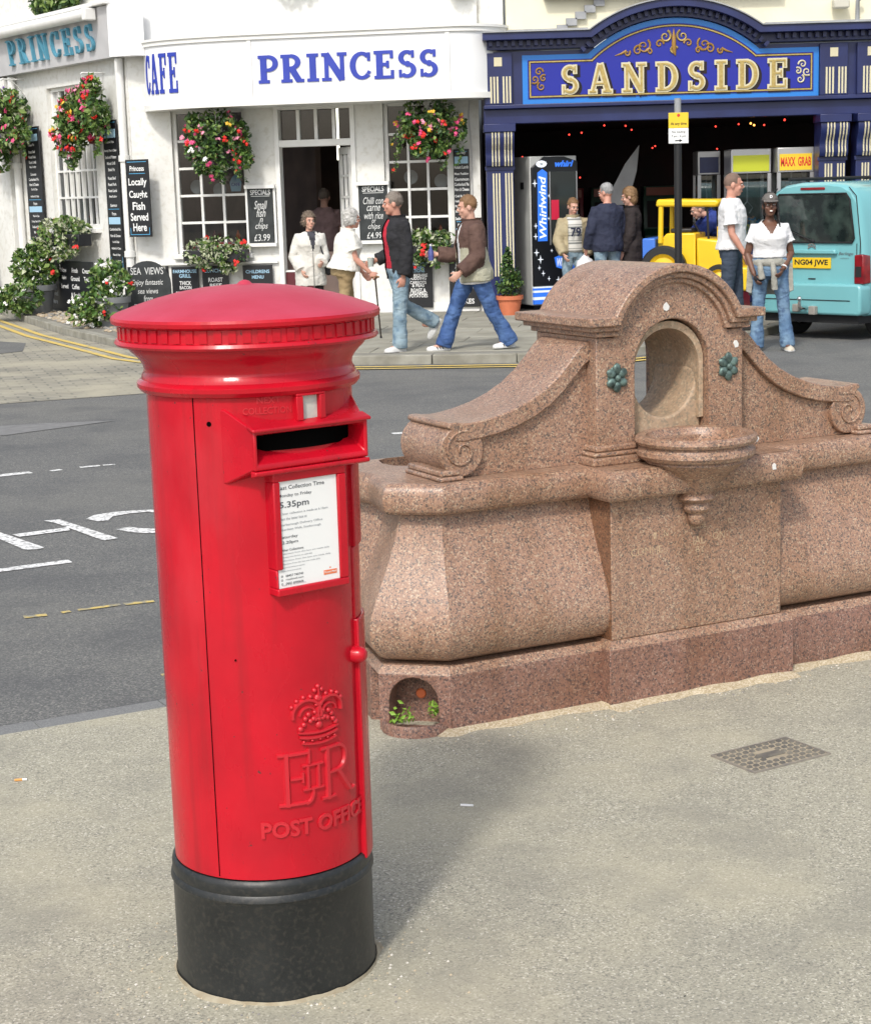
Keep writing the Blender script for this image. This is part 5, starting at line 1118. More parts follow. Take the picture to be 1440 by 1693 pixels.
def scroll(cx, cz, r, turns, sgn, a0, m=M_brown, w=.016):
    pts = [(cx+sgn*r*(1-k/26)*cos(a0+k*turns*2*pi/24), -.064, cz+r*(1-k/26)*sin(a0+k*turns*2*pi/24)) for k in range(25)]
    return MB().tube(pts, [w*(1-.5*k/24) for k in range(25)], 6).build('scroll_ornament', m, sg, smooth=60)
for s_ in (-1, 1):
    scroll(ACX+s_*.12, 3.86, .085, 1.4, s_, pi/2+.4, M_gold, .018); scroll(ACX+s_*.20, 3.76, .06, 1.2, -s_, 0); scroll(ACX+s_*.42, 3.74, .10, 1.5, s_, 2.2); scroll(ACX+s_*.50, 3.68, .07, 1.3, -s_, .8); scroll(ACX+s_*.34, 3.66, .05, 1.2, s_, .1); scroll(ACX+s_*.65, 3.65, .045, 1.2, s_, 2.4)
    MB().tube([(ACX+s_*.66, -.062, 3.68), (ACX+s_*.74, -.062, 3.64), (ACX+s_*.82, -.062, 3.62)], [.02, .014, .003], 6).build('leaf_ornament', M_brown, sg, smooth=60)
    ex = 1.62 if s_ < 0 else 5.29
    for (dx, dz, r, a) in ((0, .10, .06, 0), (.03, -.10, .06, 2), (-.06, 0, .06, 4), (.06, .01, .05, 1)): scroll(ex-s_*dx, 3.33+dz, r, 1.3, -s_, a, M_brown if s_ < 0 else M_cream, .014)
MB().tube([(ACX, -.064, 3.96), (ACX, -.064, 3.84), (ACX, -.064, 3.66), (ACX+.02, -.064, 3.6)], [.004, .03, .035, .01], 8).build('leaf_ornament', M_brown, sg, smooth=60)
scroll(ACX, 3.67, .06, 1.4, 1, .5, M_gold)
# stepped lead apron and flat capping behind the arch, floodlight on the wall
for i in range(5): MB().box(1.9+i*.13, 2.05+i*.13, .18, .258, 3.98+i*.085, 4.08+i*.085).build('lead_step', M_lead, AR)
MB().box(1.2, 2.3, -.2, .258, 3.976, 4.0).box(4.75, 6.5, -.2, .258, 3.976, 4.0).build('lead_capping', M_lead, AR)
fl = thing('floodlight', 'small cream floodlight and grey pipe on the cream wall above the arcade sign', 'lamp', (5.88, 25.42, 4.18))
MB().box(-.14, .08, -.2, -.02, 0, .13).build('housing', mat('cream_plastic', (.55, .53, .45), .5), fl, bevel=.02); MB().tube([(.22, -.05, -.18), (.22, -.06, .1), (.26, -.12, .16)], .03, 10).build('bracket_pipe', M_lead, fl, smooth=60)
# lights strung in the hall
M_led = mat('red_lamp', (.3, .01, .01), .4, emit=(1., .06, .04), estr=2.); M_ledo = mat('orange_lamp', (.3, .1, .01), .4, emit=(1., .4, .08), estr=3.)
ledm = MB().ell((0, 0, 0), (.014, .014, .014), 8, 5).mesh('ceiling_lamp', M_led); ledo = MB().ell((0, 0, 0), (.016, .016, .016), 8, 5).mesh('ceiling_lamp', M_ledo)
for i in range(13):
    place(ledm if i % 6 else ledo, 'ceiling_lamp', AR, (R.uniform(1.3, 5.4), R.uniform(.5, 3.5), R.uniform(2.62, 2.74)))
for i in range(9): place(ledm, 'ceiling_lamp', AR, (R.uniform(1.5, 5.4), R.uniform(4.2, 5.5), R.uniform(1.2, 2.6)))
cabs = [('slot_machine', 'dim red slot machine at the back of the arcade hall, left', 2.3, 4.6, (.16, .01, .015)), ('slot_machine', 'dim green slot machine at the back of the arcade hall, middle', 3.05, 4.9, (.012, .05, .03)), ('slot_machine', 'dim blue slot machine at the back of the arcade hall, right of middle', 3.9, 4.7, (.012, .025, .12))]
for nm, lab, x, y, c in cabs:
    t = thing(nm, lab, 'slot machine', (x, 25.2+y, .105), 0, 'slot machines in the arcade')
    mm = mat('cabinet_%.3f' % c[0], c, .4)
    MB().prism([(0, 0), (-.5, 0), (-.5, .9), (-.36, 1.0), (-.30, 1.5), (-.40, 1.7), (0, 1.7)], -.3, .3, 'yz').build('cabinet', mm, t, bevel=.01)
    MB().prism([(-.375, 1.03), (-.325, 1.46), (-.33, 1.46), (-.38, 1.03)], -.24, .24, 'yz').build('screen', M_hall, t); MB().box(-.26, .26, -.41, -.401, 1.55, 1.68).build('header', mat('cabinet_header', (.25, .05, .02), .4), t)
# grey canvas hanging inside
cv = MB().prism([(2.62, 1.55), (2.98, 1.56), (3.12, 2.05), (3.16, 2.42), (2.95, 2.15)], 1.2, 1.23, 'xz').build('canvas_sail', mat('grey_canvas', (.34, .34, .34), .8, c2=(.26, .26, .26), nscale=3), None, (0, 25.2, 0)); tag(cv, 'slanting grey canvas hanging in the dark arcade above the grey-haired man', 'canvas')
# claw machines on the right
M_alu = mat('aluminium_frame', (.45, .45, .46), .35, metal=.6); M_acid = mat('acid_yellow', (.52, .56, .03), .45); M_yel = mat('sign_yellow', (.80, .55, .03), .45); M_glass2 = glass('cabinet_glass', (.8, .85, .85), .05)
def claw(x, y, w, d, lab, head, txt):
    t = thing('claw_machine', lab, 'claw machine', (x, y, .105), 0, 'claw machines in the arcade')
    MB().box(0, w, 0, d, 0, .85).build('lower_cabinet', M_navy, t, bevel=.01)
    for a in (0, w-.05):
        for b in (0, d-.05): MB().box(a, a+.05, b, b+.05, .851, 1.85).build('corner_post', M_alu, t)
    MB().box(.05, w-.05, .02, .024, .86, 1.84).build('front_glass', M_glass2, t); MB().box(.02, .024, .05, d-.05, .86, 1.84).build('side_glass', M_glass2, t)
    MB().box(.051, w-.051, d-.03, d-.02, .86, 1.84).build('back_panel', mat('claw_back', (.10, .12, .10), .6, c2=(.2, .2, .18), nscale=9), t)
    MB().box(0, w, 0, d, 1.851, 2.20).build('header_box', M_alu, t, bevel=.01); MB().box(.03, w-.03, -.012, -.0005, 1.88, 2.11).build('header_panel', head, t)
    if txt:
        text(MB(), txt[0], w*.29, 2.0, .13, w*.40, -.0126, .001, .03).build('header_word', mat('sign_red', (.65, .03, .02), .5), t, weld=False); text(MB(), txt[1], w*.74, 2.0, .13, w*.36, -.0126, .001, .03).build('header_word', MATS['sign_red'], t, weld=False)
    rr = random.Random(int(x*10)); cl = [(.5, .1, .1), (.1, .3, .5), (.6, .5, .1), (.4, .4, .4), (.2, .1, .3), (.5, .3, .2)]
    for i in range(16):
        k = rr.randrange(6); s = rr.uniform(.06, .10); c = (rr.uniform(.14, w-.14), rr.uniform(.14, d-.16), .86+s*.8+rr.choice((0, .1)))
        o = MB().ell((0, 0, 0), (s, s*.85, s*.9), 10, 7).ell((0, 0, s*1.3), (s*.6, s*.6, s*.6), 10, 7).ell((-s*.45, 0, s*1.85), (s*.22, s*.15, s*.22), 6, 5).ell((s*.45, 0, s*1.85), (s*.22, s*.15, s*.22), 6, 5).build('plush_toy', mat('plush_%d' % k, cl[k], .9), t, c, smooth=60)
    MB().tube([(w/2, d/2, 1.85), (w/2, d/2, 1.45)], .012, 8).tube([(w/2, d/2, 1.45), (w/2-.08, d/2, 1.36), (w/2-.03, d/2, 1.28)], .008, 6).tube([(w/2, d/2, 1.45), (w/2+.08, d/2, 1.36), (w/2+.03, d/2, 1.28)], .008, 6).build('claw', M_alu, t)
claw(5.02, 25.5, .52, .6, 'claw machine with a yellow header reading MAXX GRAB beside the blue pilaster', M_yel, ('MAXX', 'GRAB'))
claw(4.40, 25.75, .58, .6, 'claw machine with a plain acid-yellow header behind the man in white', M_acid, None)
claw(4.05, 26.6, .34, .5, 'narrow dark cabinet with metal posts behind the yellow ride', M_navy, None)
# drinks vending machine
VM = thing('vending_machine', 'tall black drinks machine with white stars and blue stripes at the arcade entrance', 'vending machine', (1.50, 25.50, .105), radians(21))
M_vs = mat('machine_grey', (.56, .57, .55), .5, c2=(.5, .51, .49), nscale=4); M_vb = mat('machine_black', (.01, .011, .014), .3); M_vblue = mat('machine_blue_glow', (.03, .16, .75), .4, emit=(.05, .25, 1.), estr=.25); M_vwhite = mat('machine_white', (.8, .84, .9), .4, emit=(.7, .85, 1.), estr=.25)
MB().box(0, .74, .03, .75, .06, 2.18).build('cabinet', M_vs, VM, bevel=.015); MB().box(.04, .70, .06, .70, 0, .059).build('plinth', M_vb, VM)
MB().box(-.006, -.0005, .25, .36, 1.72, 1.82).build('vent', M_vb, VM)
MB().prism([(.01, .34), (.73, .34), (.73, 2.1), (.52, 2.17), (.2, 2.17), (.01, 2.02)], -.02, .029, 'xz').build('door', M_vb, VM, bevel=.006)
for i, (z, h, m) in enumerate(((.08, .06, M_vblue), (.142, .04, M_vwhite), (.184, .06, M_vblue), (.246, .03, M_vwhite), (.278, .03, M_vblue), (.31, .02, M_vwhite))): MB().box(.01, .73, -.018, .028, z, z+h-.001).build('stripe', m, VM)
MB().prism([(.085, .98), (.235, .98), (.245, 1.95), (.17, 2.0), (.095, 1.95)], -.026, -.0205, 'xz').build('word_panel', M_vblue, VM)
vt = text(MB(), 'Whirlwind', 0, 0, .11, .88, 0, .001, .02, .2); vt.xf(Matrix.Translation((.165, -.0265, 1.46)) @ Matrix.Rotation(radians(-90), 4, 'Y')); vt.build('machine_word', M_vwhite, VM, weld=False)
MB().ell((.16, -.021, 2.07), (.085, .004, .05), 18, 6).build('roundel', M_vwhite, VM); text(MB(), 'W', .16, 2.07, .04, .05, -.0255, .001, .02).build('roundel_mark', M_vb, VM, weld=False)
text(MB(), 'whirl', .52, 2.07, .09, .30, -.021, .001, .05, .3).build('top_word', M_vblue, VM, weld=False)
MB().prism([(.34, .74), (.52, .80), (.70, .72), (.70, .55), (.5, .56), (.37, .60)], -.026, -.0205, 'xz').build('word_panel', M_vblue, VM)
text(MB(), 'Whirlwind', .53, .67, .12, .30, -.0265, .001, .03, .3).build('machine_word', M_vwhite, VM, weld=False)
wnd = MB().box(.29, .70, -.03, -.0205, .92, 1.96).build('display_window', mat('display_dark', (.03, .035, .035), .12, spec=.6), VM, bevel=.004)
MB().box(.275, .2895, -.034, -.0205, .92, 1.96).box(.7005, .715, -.034, -.0205, .92, 1.96).build('window_trim', M_alu, VM)
can = MB().tube([(.33, -.034, 1.32), (.43, -.034, 1.32), (.43, -.034, 1.58)], .001, 4)
MB().box(.30, .42, -.0345, -.0305, 1.28, 1.56).build('drink_picture', mat('cola_red', (.60, .02, .06), .4), VM)
def star(x, z, r):
    P = []
    for k in range(8):
        a = k*pi/4; q = r if k % 2 == 0 else r*.24
        P.append((x+q*cos(a), z+q*1.25*sin(a)))
    MB().prism(P, -.0245, -.0205, 'xz').build('star', M_vwhite, VM)
for (x, z, r) in ((.05, 1.80, .045), (.055, 1.2, .035), (.05, 1.05, .04), (.06, .82, .045), (.12, .72, .05), (.10, .60, .03), (.16, .52, .035), (.25, .44, .03), (.45, .82, .025), (.40, .42, .04), (.30, .84, .022), (.26, 1.3, .02), (.27, 1.62, .022), (.23, 2.08, .025), (.57, .50, .03), (.62, .84, .022)): star(x, z, r)
plant('potted_conifer', 'clipped dark green conifer cone in a terracotta pot beside the drinks machine', 'planter', (1.13, 24.75, .1), 0, [((0, 0, .42), (.20, .20, .18), 3), ((0, 0, .58), (.165, .165, .2), 2.4), ((0, 0, .74), (.115, .115, .16), 1.4), ((0, 0, .88), (.05, .05, .12), .5)], 2400, .026, (3, 5, 1.2, 0), 0, (1,), .03, None, pot(.175, .27), up=1.2)
# coin-operated digger ride: plain yellow cab, bonnet, big rear wheel (no face, no driver)
RD = thing('childrens_ride', 'yellow childrens digger ride with cab roof and big rear wheel in the arcade entrance', 'coin ride', (3.62, 24.3, .105), radians(-22))
M_ry = mat('ride_yellow', (.82, .55, .015), .35, c2=(.78, .48, .015), nscale=3); M_rk = mat('ride_black', (.015, .015, .015), .5); M_rb = mat('ride_blue', (.05, .17, .60), .4); M_rr = mat('ride_red', (.55, .02, .03), .4)
MB().box(-.62, .72, -.42, .42, 0, .28).build('base', M_rr, RD, bevel=.03)
MB().box(-.60, -.42, -.38, .38, .281, 1.02).build('rear_panel', M_rb, RD, bevel=.02)
MB().prism([(-.40, .30), (-.40, .95), (-.28, 1.08), (.12, 1.08), (.12, .62), (.70, .55), (.70, .30)], -.30, .30, 'xz').build('chassis', M_ry, RD, bevel=.02)
MB().prism([(.14, .56), (.14, 1.02), (.60, .96), (.68, .88), (.70, .56)], -.34, .34, 'xz').build('bonnet', M_ry, RD, bevel=.035, seg=3)
MB().box(.69, .86, -.40, .40, .30, .62).build('front_bucket', M_ry, RD, bevel=.03)
MB().prism([(-.42, 1.44), (-.40, 1.54), (.42, 1.52), (.46, 1.47), (.42, 1.42)], -.36, .36, 'xz').build('cab_roof', M_ry, RD, bevel=.03, seg=3)
for x_, y_ in ((-.36, -.31), (-.36, .31)): MB().tube([(x_, y_, .95), (x_+.01, y_, 1.45)], .035, 10).build('cab_post', M_ry, RD)
for y_ in (-.30, .30): MB().tube([(.30, y_, .98), (.28, y_, 1.43)], .016, 8).build('cab_post', M_rk, RD)
MB().tube([(.44, -.28, .95), (.44, -.28, 1.16)], .03, 10).build('exhaust', M_ry, RD)
def wheel(x_, y_, r, w_):
    t = MB().lathe([(r*.66, -w_), (r*.92, -w_), (r, -w_*.6), (r, w_*.6), (r*.92, w_), (r*.66, w_), (r*.66, -w_)], 32).xf(Matrix.Translation((x_, y_, r+.28)) @ Matrix.Rotation(radians(90), 4, 'X')).build('wheel', M_rk, RD, smooth=40)
    MB().lathe([(0, .03), (r*.18, .03), (r*.2, .0), (r*.5, -.02), (r*.655, .02), (r*.655, -.04), (0, -.05)], 28).xf(Matrix.Translation((x_, y_-w_*.5, r+.28)) @ Matrix.Rotation(radians(90), 4, 'X')).build('rim', M_ry, t, smooth=40)
wheel(-.30, -.38, .32, .07); wheel(-.30, .38, .32, .07); wheel(.46, -.38, .19, .05)
MB().box(-.25, .05, -.2, .2, 1.0805, 1.14).build('seat', M_rk, RD, bevel=.02); MB().tube([(.12, 0, 1.05), (.02, 0, 1.22)], .015, 8).build('steering_column', M_rk, RD)
# parking plate on its post
PS = thing('parking_sign', 'black post with a yellow and white parking plate in front of the arcade', 'sign', (2.86, 20.25, .1))
MB().tube([(0, 0, -.05), (0, 0, 2.24)], .043, 16).build('post', mat('post_black', (.012, .012, .013), .4), PS, smooth=40); MB().tube([(0, 0, 2.2401), (0, 0, 2.70)], .038, 16).build('post_sleeve', mat('post_grey', (.30, .31, .32), .5), PS, smooth=40)
MB().box(-.112, .112, -.062, -.050, 2.37, 2.54).build('yellow_plate', M_yel, PS, bevel=.004); MB().box(-.112, .112, -.062, -.050, 2.2, 2.368).build('white_plate', M_paper, PS, bevel=.004); MB().box(-.03, .03, -.05, .0, 2.21, 2.51).build('clip', M_alu, PS)
MB().ell((0, -.0625, 2.51), (.018, .002, .018), 14, 6).build('restriction_disc', mat('disc_red', (.6, .05, .03), .5), PS)
text(MB(), 'At any time', 0, 2.415, .042, .18, -.0622, .0006, .02).build('plate_print', M_vb, PS, weld=False)
for s_, z_, w_ in (('No loading', 2.325, .15), ('7 am - 6 pm', 2.278, .16)): text(MB(), s_, 0, z_, .03, w_, -.0622, .0006, .01).build('plate_print', M_vb, PS, weld=False)
MB().prism([(-.04, 2.226), (.01, 2.226), (.01, 2.215), (.045, 2.232), (.01, 2.249), (.01, 2.238), (-.04, 2.238)], -.0634, -.0622, 'xz').build('plate_arrow', M_vb, PS)
# ------------------------------------------------------------------ parked van (rear towards the road, nose along the far kerb)
M_teal = mat('teal_car_paint', (.17, .44, .47), .25, c2=(.18, .46, .49), nscale=3, coat=.5); M_vglass = mat('van_dark_glass', (.010, .016, .016), .05, spec=.8, c2=(.05, .075, .065), nscale=4, contrast=(.45, .7)); M_tyre = mat('tyre', (.012, .012, .013), .8)
M_lampr = mat('tail_lamp_red', (.28, .008, .012), .15, coat=.5, c2=(.16, .006, .01), nscale=12); M_plate = mat('plate_yellow', (.80, .53, .02), .4)
VN = thing('parked_van', 'teal small van with yellow plate NG04 JWE parked in front of the arcade', 'van', (4.50, 20.75, 0), radians(-48))
hp = [(.58, .24), (.69, .30), (.725, .45), (.73, .70), (.725, .95), (.705, 1.15), (.665, 1.40), (.62, 1.60), (.54, 1.735), (.40, 1.80), (.18, 1.825)]
sec = [(x, z) for x, z in hp]+[(-x, z) for x, z in hp[::-1]]
def vsec(y, s, zmax=9, sx=1.): return [(x*s*sx, y, min(zmax, .95+(z-.95)*s)) for x, z in sec]
MB().loft([vsec(0, .955), vsec(.03, .985), vsec(.10, 1.), vsec(.5, 1.), vsec(2.2, 1.), vsec(2.5, .995, 1.75), vsec(3.1, .99, 1.12), vsec(3.7, .97, .98), vsec(3.95, .93, .85)]).build('body', M_teal, VN, smooth=35)
MB().prism([(-.56, 1.13), (.56, 1.13), (.585, 1.18), (.52, 1.62), (.47, 1.69), (-.47, 1.69), (-.52, 1.62), (-.585, 1.18)], -.016, .01, 'xz').build('rear_window', M_vglass, VN, bevel=.01)
tg = MB()
for (a, b, c, d_) in ((-.62, -.612, .62, 1.12), (.612, .62, .62, 1.12), (-.62, .62, .612, .62)): tg.box(a, b, -.004, .02, c, d_)
tg.build('tailgate_gap', M_tyre, VN)
MB().prism([(-.72, .30), (-.74, .36), (-.74, .62), (-.70, .66), (.70, .66), (.74, .62), (.74, .36), (.72, .30)], -.10, .12, 'xz').build('bumper', M_teal, VN, bevel=.04, seg=3); MB().box(-.60, .60, -.106, -.09, .465, .475).build('bumper_groove', M_tyre, VN)
MB().prism([(-.66, .20), (-.66, .30), (.66, .30), (.66, .20)], -.02, .6, 'xz').build('underside', M_tyre, VN)
hs = MB().prism([(-.36, 1.0), (-.34, 1.05), (.34, 1.05), (.36, 1.0)], -.05, .004, 'xz').build('plate_handle', M_teal, VN, bevel=.012)
npz = MB().box(-.27, .27, -.02, -.002, .83, .955).build('number_plate', M_plate, VN, bevel=.005); text(MB(), 'NG04 JWE', 0, .893, .082, .47, -.0205, .0008, .03).build('plate_letters', M_tyre, npz, weld=False)
for s_ in (-1, 1):
    o = MB().prism([(s_*.60, .66), (s_*.60, .99), (s_*.70, 1.0), (s_*.725, .98), (s_*.735, .66)], -.03, .12, 'xz').build('tail_lamp', M_lampr, VN, bevel=.012)
    MB().prism([(s_*.62, .74), (s_*.62, .86), (s_*.70, .86), (s_*.70, .74)], -.034, -.029, 'xz').build('lamp_lens', M_tyre, o)
MB().box(-.17, .17, -.012, .02, 1.735, 1.765).build('brake_lamp', M_lampr, VN, bevel=.006)
M_chrome = mat('chrome', (.7, .7, .7), .15, metal=1.)
for k in (0, 1): MB().prism([(-.055, 1.055+k*.03), (0, 1.085+k*.03), (.055, 1.055+k*.03), (.055, 1.07+k*.03), (0, 1.10+k*.03), (-.055, 1.07+k*.03)], -.014, .0, 'xz').build('chevron_badge', M_chrome, VN)
text(MB(), 'Berlingo', .47, 1.0, .045, .20, -.001, .004, .01, .3).build('badge_script', mat('badge_grey', (.12, .16, .17), .4), VN, weld=False); text(MB(), 'multispace', .45, .95, .022, .12, -.001, .004, 0.).build('badge_script', MATS['badge_grey'], VN, weld=False)
MB().box(-.05, .05, -.006, .02, .70, .715).build('lock', M_tyre, VN)
MB().tube([(.02, -.03, 1.15), (-.18, -.034, 1.22), (-.40, -.034, 1.30)], .010, 6).build('rear_wiper', M_tyre, VN, smooth=60); MB().ell((.02, -.02, 1.145), (.03, .02, .025), 10, 6).build('wiper_boss', M_tyre, VN, smooth=60)
P_ = [(-.56, 1.13), (.56, 1.13), (.585, 1.18), (.52, 1.62), (.47, 1.69), (-.47, 1.69), (-.52, 1.62), (-.585, 1.18), (-.56, 1.13)]; MB().tube([(x, -.014, z) for x, z in P_], .011, 6).build('window_seal', M_tyre, VN, smooth=60)
for s_ in (-1, 1): MB().tube([(s_*.648, -.006, .64), (s_*.668, -.006, 1.12), (s_*.60, -.004, 1.66), (s_*.5, 0, 1.76)], .006, 5).build('tailgate_seam', M_tyre, VN)
for s_ in (-.3, .3): MB().ell((s_, .02, 1.36), (.11, .03, .12), 14, 8).build('headrest', mat('headrest_cloth', (.05, .06, .06), .8), VN, smooth=60)
MB().tube([(0, -.1, .38), (0, -.2, .38), (0, -.24, .40), (0, -.24, .46)], .022, 10).ell((0, -.24, .49), (.03, .03, .03), 12, 8).build('tow_ball', M_chrome, VN, smooth=50); MB().box(-.16, -.08, -.17, -.1, .33, .42).build('tow_socket', mat('tow_grey', (.3, .28, .25), .5), VN, bevel=.01); MB().box(.07, .16, -.17, -.1, .30, .40).build('tow_bracket', MATS['tow_grey'], VN, bevel=.01)
for x in (-.62, .62):
    for y in (.55, 3.15):
        t = MB().lathe([(.19, -.09), (.28, -.09), (.31, -.06), (.31, .06), (.28, .09), (.19, .09), (.19, -.09)], 36).xf(Matrix.Translation((x, y, .31)) @ Matrix.Rotation(radians(90), 4, 'Y')).build('wheel', M_tyre, VN, smooth=40)
        MB().lathe([(0, .05), (.1, .06), (.185, .03), (.185, -.03), (.1, -.06), (0, -.05)], 28).xf(Matrix.Translation((x, y, .31)) @ Matrix.Rotation(radians(90), 4, 'Y')).build('rim', M_alu, t, smooth=40)
for s_ in (-1, 1):
    MB().tube([(s_*.52, .25, 1.86), (s_*.52, 2.2, 1.86)], .02, 8).build('roof_bar', M_tyre, VN)
    for (a, b, c_, d_) in ((.35, 1.15, .40, 1.12), (1.30, 2.75, 1.32, 2.35)):
        v_ = [(s_*.706, a, 1.18), (s_*.706, b, 1.18), (s_*.634, d_, 1.58), (s_*.634, c_, 1.58)]
        MB().loft([[(x+s_*.006, y, z) for x, y, z in v_], [(x-s_*.02, y, z) for x, y, z in v_]]).build('side_window', M_vglass, VN)
    MB().box(min(s_*.728, s_*.734), max(s_*.728, s_*.734), 1.22, 1.228, .40, 1.1).build('door_seam', M_tyre, VN); MB().box(min(s_*.728, s_*.742), max(s_*.728, s_*.742), 1.35, 1.5, .98, 1.01).build('door_handle', M_teal, VN, bevel=.006)
    MB().ell((s_*.80, 2.75, 1.18), (.08, .05, .07), 12, 8).build('door_mirror', M_tyre, VN, smooth=60)

# ------------------------------------------------------------------ people
def remesh(mb, vox, it=3, fac=.5):
    me = bpy.data.meshes.new('draft'); me.from_pydata(mb.v, [], mb.f)
    o = bpy.data.objects.new('draft', me); col.objects.link(o)
    m = o.modifiers.new('r', 'REMESH'); m.mode = 'VOXEL'; m.voxel_size = vox; m.adaptivity = 0
    if it: s = o.modifiers.new('s', 'SMOOTH'); s.factor = fac; s.iterations = it
    dg = bpy.context.evaluated_depsgraph_get()
    out = bpy.data.meshes.new_from_object(o.evaluated_get(dg))
    bpy.data.objects.remove(o); bpy.data.meshes.remove(me)
    return out
def finish(me, name, m, parent, folds=0., freq=(14, 14, 5), seed=0., cut=None, matfn=None):
    bm = bmesh.new(); bm.from_mesh(me)
    if cut:
        bmesh.ops.delete(bm, geom=[f for f in bm.faces if cut(f.calc_center_median())], context='FACES')
    bm.normal_update()
    if folds:
        for v in bm.verts:
            p = v.co; a = noise.noise(Vector((p.x*freq[0]+seed, p.y*freq[1], p.z*freq[2]))); b = noise.noise(Vector((p.x*freq[0]*2.1, p.y*freq[1]*2.1+seed, p.z*freq[2]*2.6+p.x*9)))
            v.co = p+v.normal*folds*(a+.55*b-.25*abs(a))
    bm.to_mesh(me); bm.free(); me.materials.clear()
    for q in (m if isinstance(m, (list, tuple)) else [m]): me.materials.append(q)
    if matfn:
        for p in me.polygons: p.material_index = matfn(p.center)
    me.shade_smooth(); return place(me, name, parent)
MALE = [(-.12, .150, .105, .01), (-.03, .165, .118, .01), (.08, .155, .110, 0), (.20, .158, .112, -.005), (.32, .180, .120, -.008), (.41, .180, .112, 0), (.455, .150, .098, .008), (.49, .112, .080, .012), (.52, .075, .066, .014), (.55, .058, .058, .01)]
FEM = [(-.12, .160, .115, .012), (-.03, .172, .125, .015), (.08, .145, .108, 0), (.17, .135, .100, -.005), (.29, .158, .128, -.018), (.37, .152, .108, -.005), (.415, .128, .090, .006), (.455, .092, .072, .012), (.485, .064, .058, .014), (.515, .050, .050, .01)]
def person(lab, loc, face, H, legs=((0, 0, 3), (0, 0, 3)), arms=((0, 8, 10, 0), (0, 8, 10, 0)), lean=0., fem=False, girth=1., head=(0, 0), skin=(.50, .27, .19),
           hair=None, top=None, bottom=None, shoes=None, jacket=None, hold=None, foot_h=None, skirt=None, curl=(35, 35), group=None, extra=None, mouth_open=False, sit=0.):
    """standing or walking figure facing -y. legs: (thigh forward, knee bend, abduction) left/right; arms: (forward, abduction, elbow, inward)"""
    k = H/1.75; T = thing('person', lab, 'person', loc, radians(face), group)
    UL, LL, UA, FA = .43*k, .42*k, .285*k, .255*k
    J = {}; low = 9
    for s_, nm, (a, kn, ab) in ((1, 'L', legs[0]), (-1, 'R', legs[1])):
        hip = Vector((s_*.088*k*(girth*.5+.5), 0, 0)); a_, b_, ab_ = radians(a), radians(a-kn), radians(ab)
        knee = hip+Vector((s_*sin(ab_), -sin(a_), -cos(a_)*cos(ab_)))*UL; ank = knee+Vector((s_*sin(ab_)*.8, -sin(b_), -cos(b_)*cos(ab_)))*LL
        fp_ = max(-75, min(12, (a-kn)*1.0 if kn > 18 else 0)); J[nm+'foot'] = radians(fp_)
        J[nm+'hip'], J[nm+'knee'], J[nm+'ank'] = hip, knee, ank
        tip = ank.z-.075*k+(sin(radians(fp_))*.17*k if fp_ < 0 else 0)
        low = min(low, tip)
    pz = -low; pel = Vector((0, 0, pz))
    for n in ('L', 'R'):
        for q in ('hip', 'knee', 'ank'): J[n+q] = J[n+q]+pel
    ML = Matrix.Rotation(radians(lean), 3, 'X')                       # positive lean bends forward (towards -y)
    up = lambda x, y, z: pel+ML @ Vector((x*k, y*k, z*k))
    shw = (.150 if fem else .178)*(girth*.3+.7)
    base = FEM if fem else MALE; shz = .395 if fem else .425
    for s_, nm, (a, ab, el, inw) in ((1, 'L', arms[0]), (-1, 'R', arms[1])):
        sh = up(s_*shw, .005, shz); a_, ab_ = radians(a), radians(ab)
        u = Vector((s_*sin(ab_), -sin(a_)*cos(ab_), -cos(a_)*cos(ab_))).normalized(); elb = sh+u*UA
        e = radians(a+el); i_ = radians(inw); f = Vector((s_*sin(ab_*.4)-s_*sin(i_), -sin(e)*cos(i_), -cos(e)*cos(i_))).normalized(); wr = elb+f*FA
        J[nm+'sh'], J[nm+'elb'], J[nm+'wr'], J[nm+'dir'] = sh, elb, wr, f
    nb = up(0, .01, .49 if fem else .52); hc = up(0, -.022, (.635 if fem else .665)); J['head'] = hc
    MH = ML.lerp(Matrix.Identity(3), .7) @ Matrix.Rotation(radians(head[0]), 3, 'Z') @ Matrix.Rotation(radians(head[1]), 3, 'X')
    k0 = k; k = k*1.02; hp_ = lambda x, y, z: hc+MH @ Vector((x*k0*1.02, y*k0*1.02, z*k0*1.02))
    kh = k; k = k0
    def ring(z, rx, ry, yo, g=0., ex=1.): 
        return [up(*(((rx*ex+g)*cos(t*pi/10)), yo+(ry*ex+g)*sin(t*pi/10), z)) for t in range(20)]
    def torso(mb, g=0., zlo=-9, zhi=9, ex=1.):
        rs = [ring(z, rx, ry, yo, g, ex*girth if z < .45 else ex) for z, rx, ry, yo in base if zlo <= z <= zhi]; mb.loft(rs)
    # ---- body: one continuous skin surface
    b = MB(); torso(b, -.012)
    for n, s_ in (('L', 1), ('R', -1)):
        b.tube([J[n+'hip']+Vector((0, 0, .05)), J[n+'hip']-Vector((0, 0, .06)), J[n+'hip'].lerp(J[n+'knee'], .5), J[n+'knee'], J[n+'knee'].lerp(J[n+'ank'], .35), J[n+'ank']], [.075*k, .078*k, .066*k, .050*k, .052*k, .036*k], 12)
        b.ell(J[n+'ank']+Vector((0, -.05*k, -.035*k)), (.035*k, .09*k, .03*k), 10, 6)
        sh, elb, wr, f = J[n+'sh'], J[n+'elb'], J[n+'wr'], J[n+'dir']
        b.tube([up(s_*.07, .005, shz-.01), sh, sh.lerp(elb, .35), elb.lerp(sh, .1), elb, elb.lerp(wr, .3), wr.lerp(elb, .12), wr], [.046*k, .048*k, .046*k, .040*k, .038*k, .039*k, .028*k, .026*k], 12)
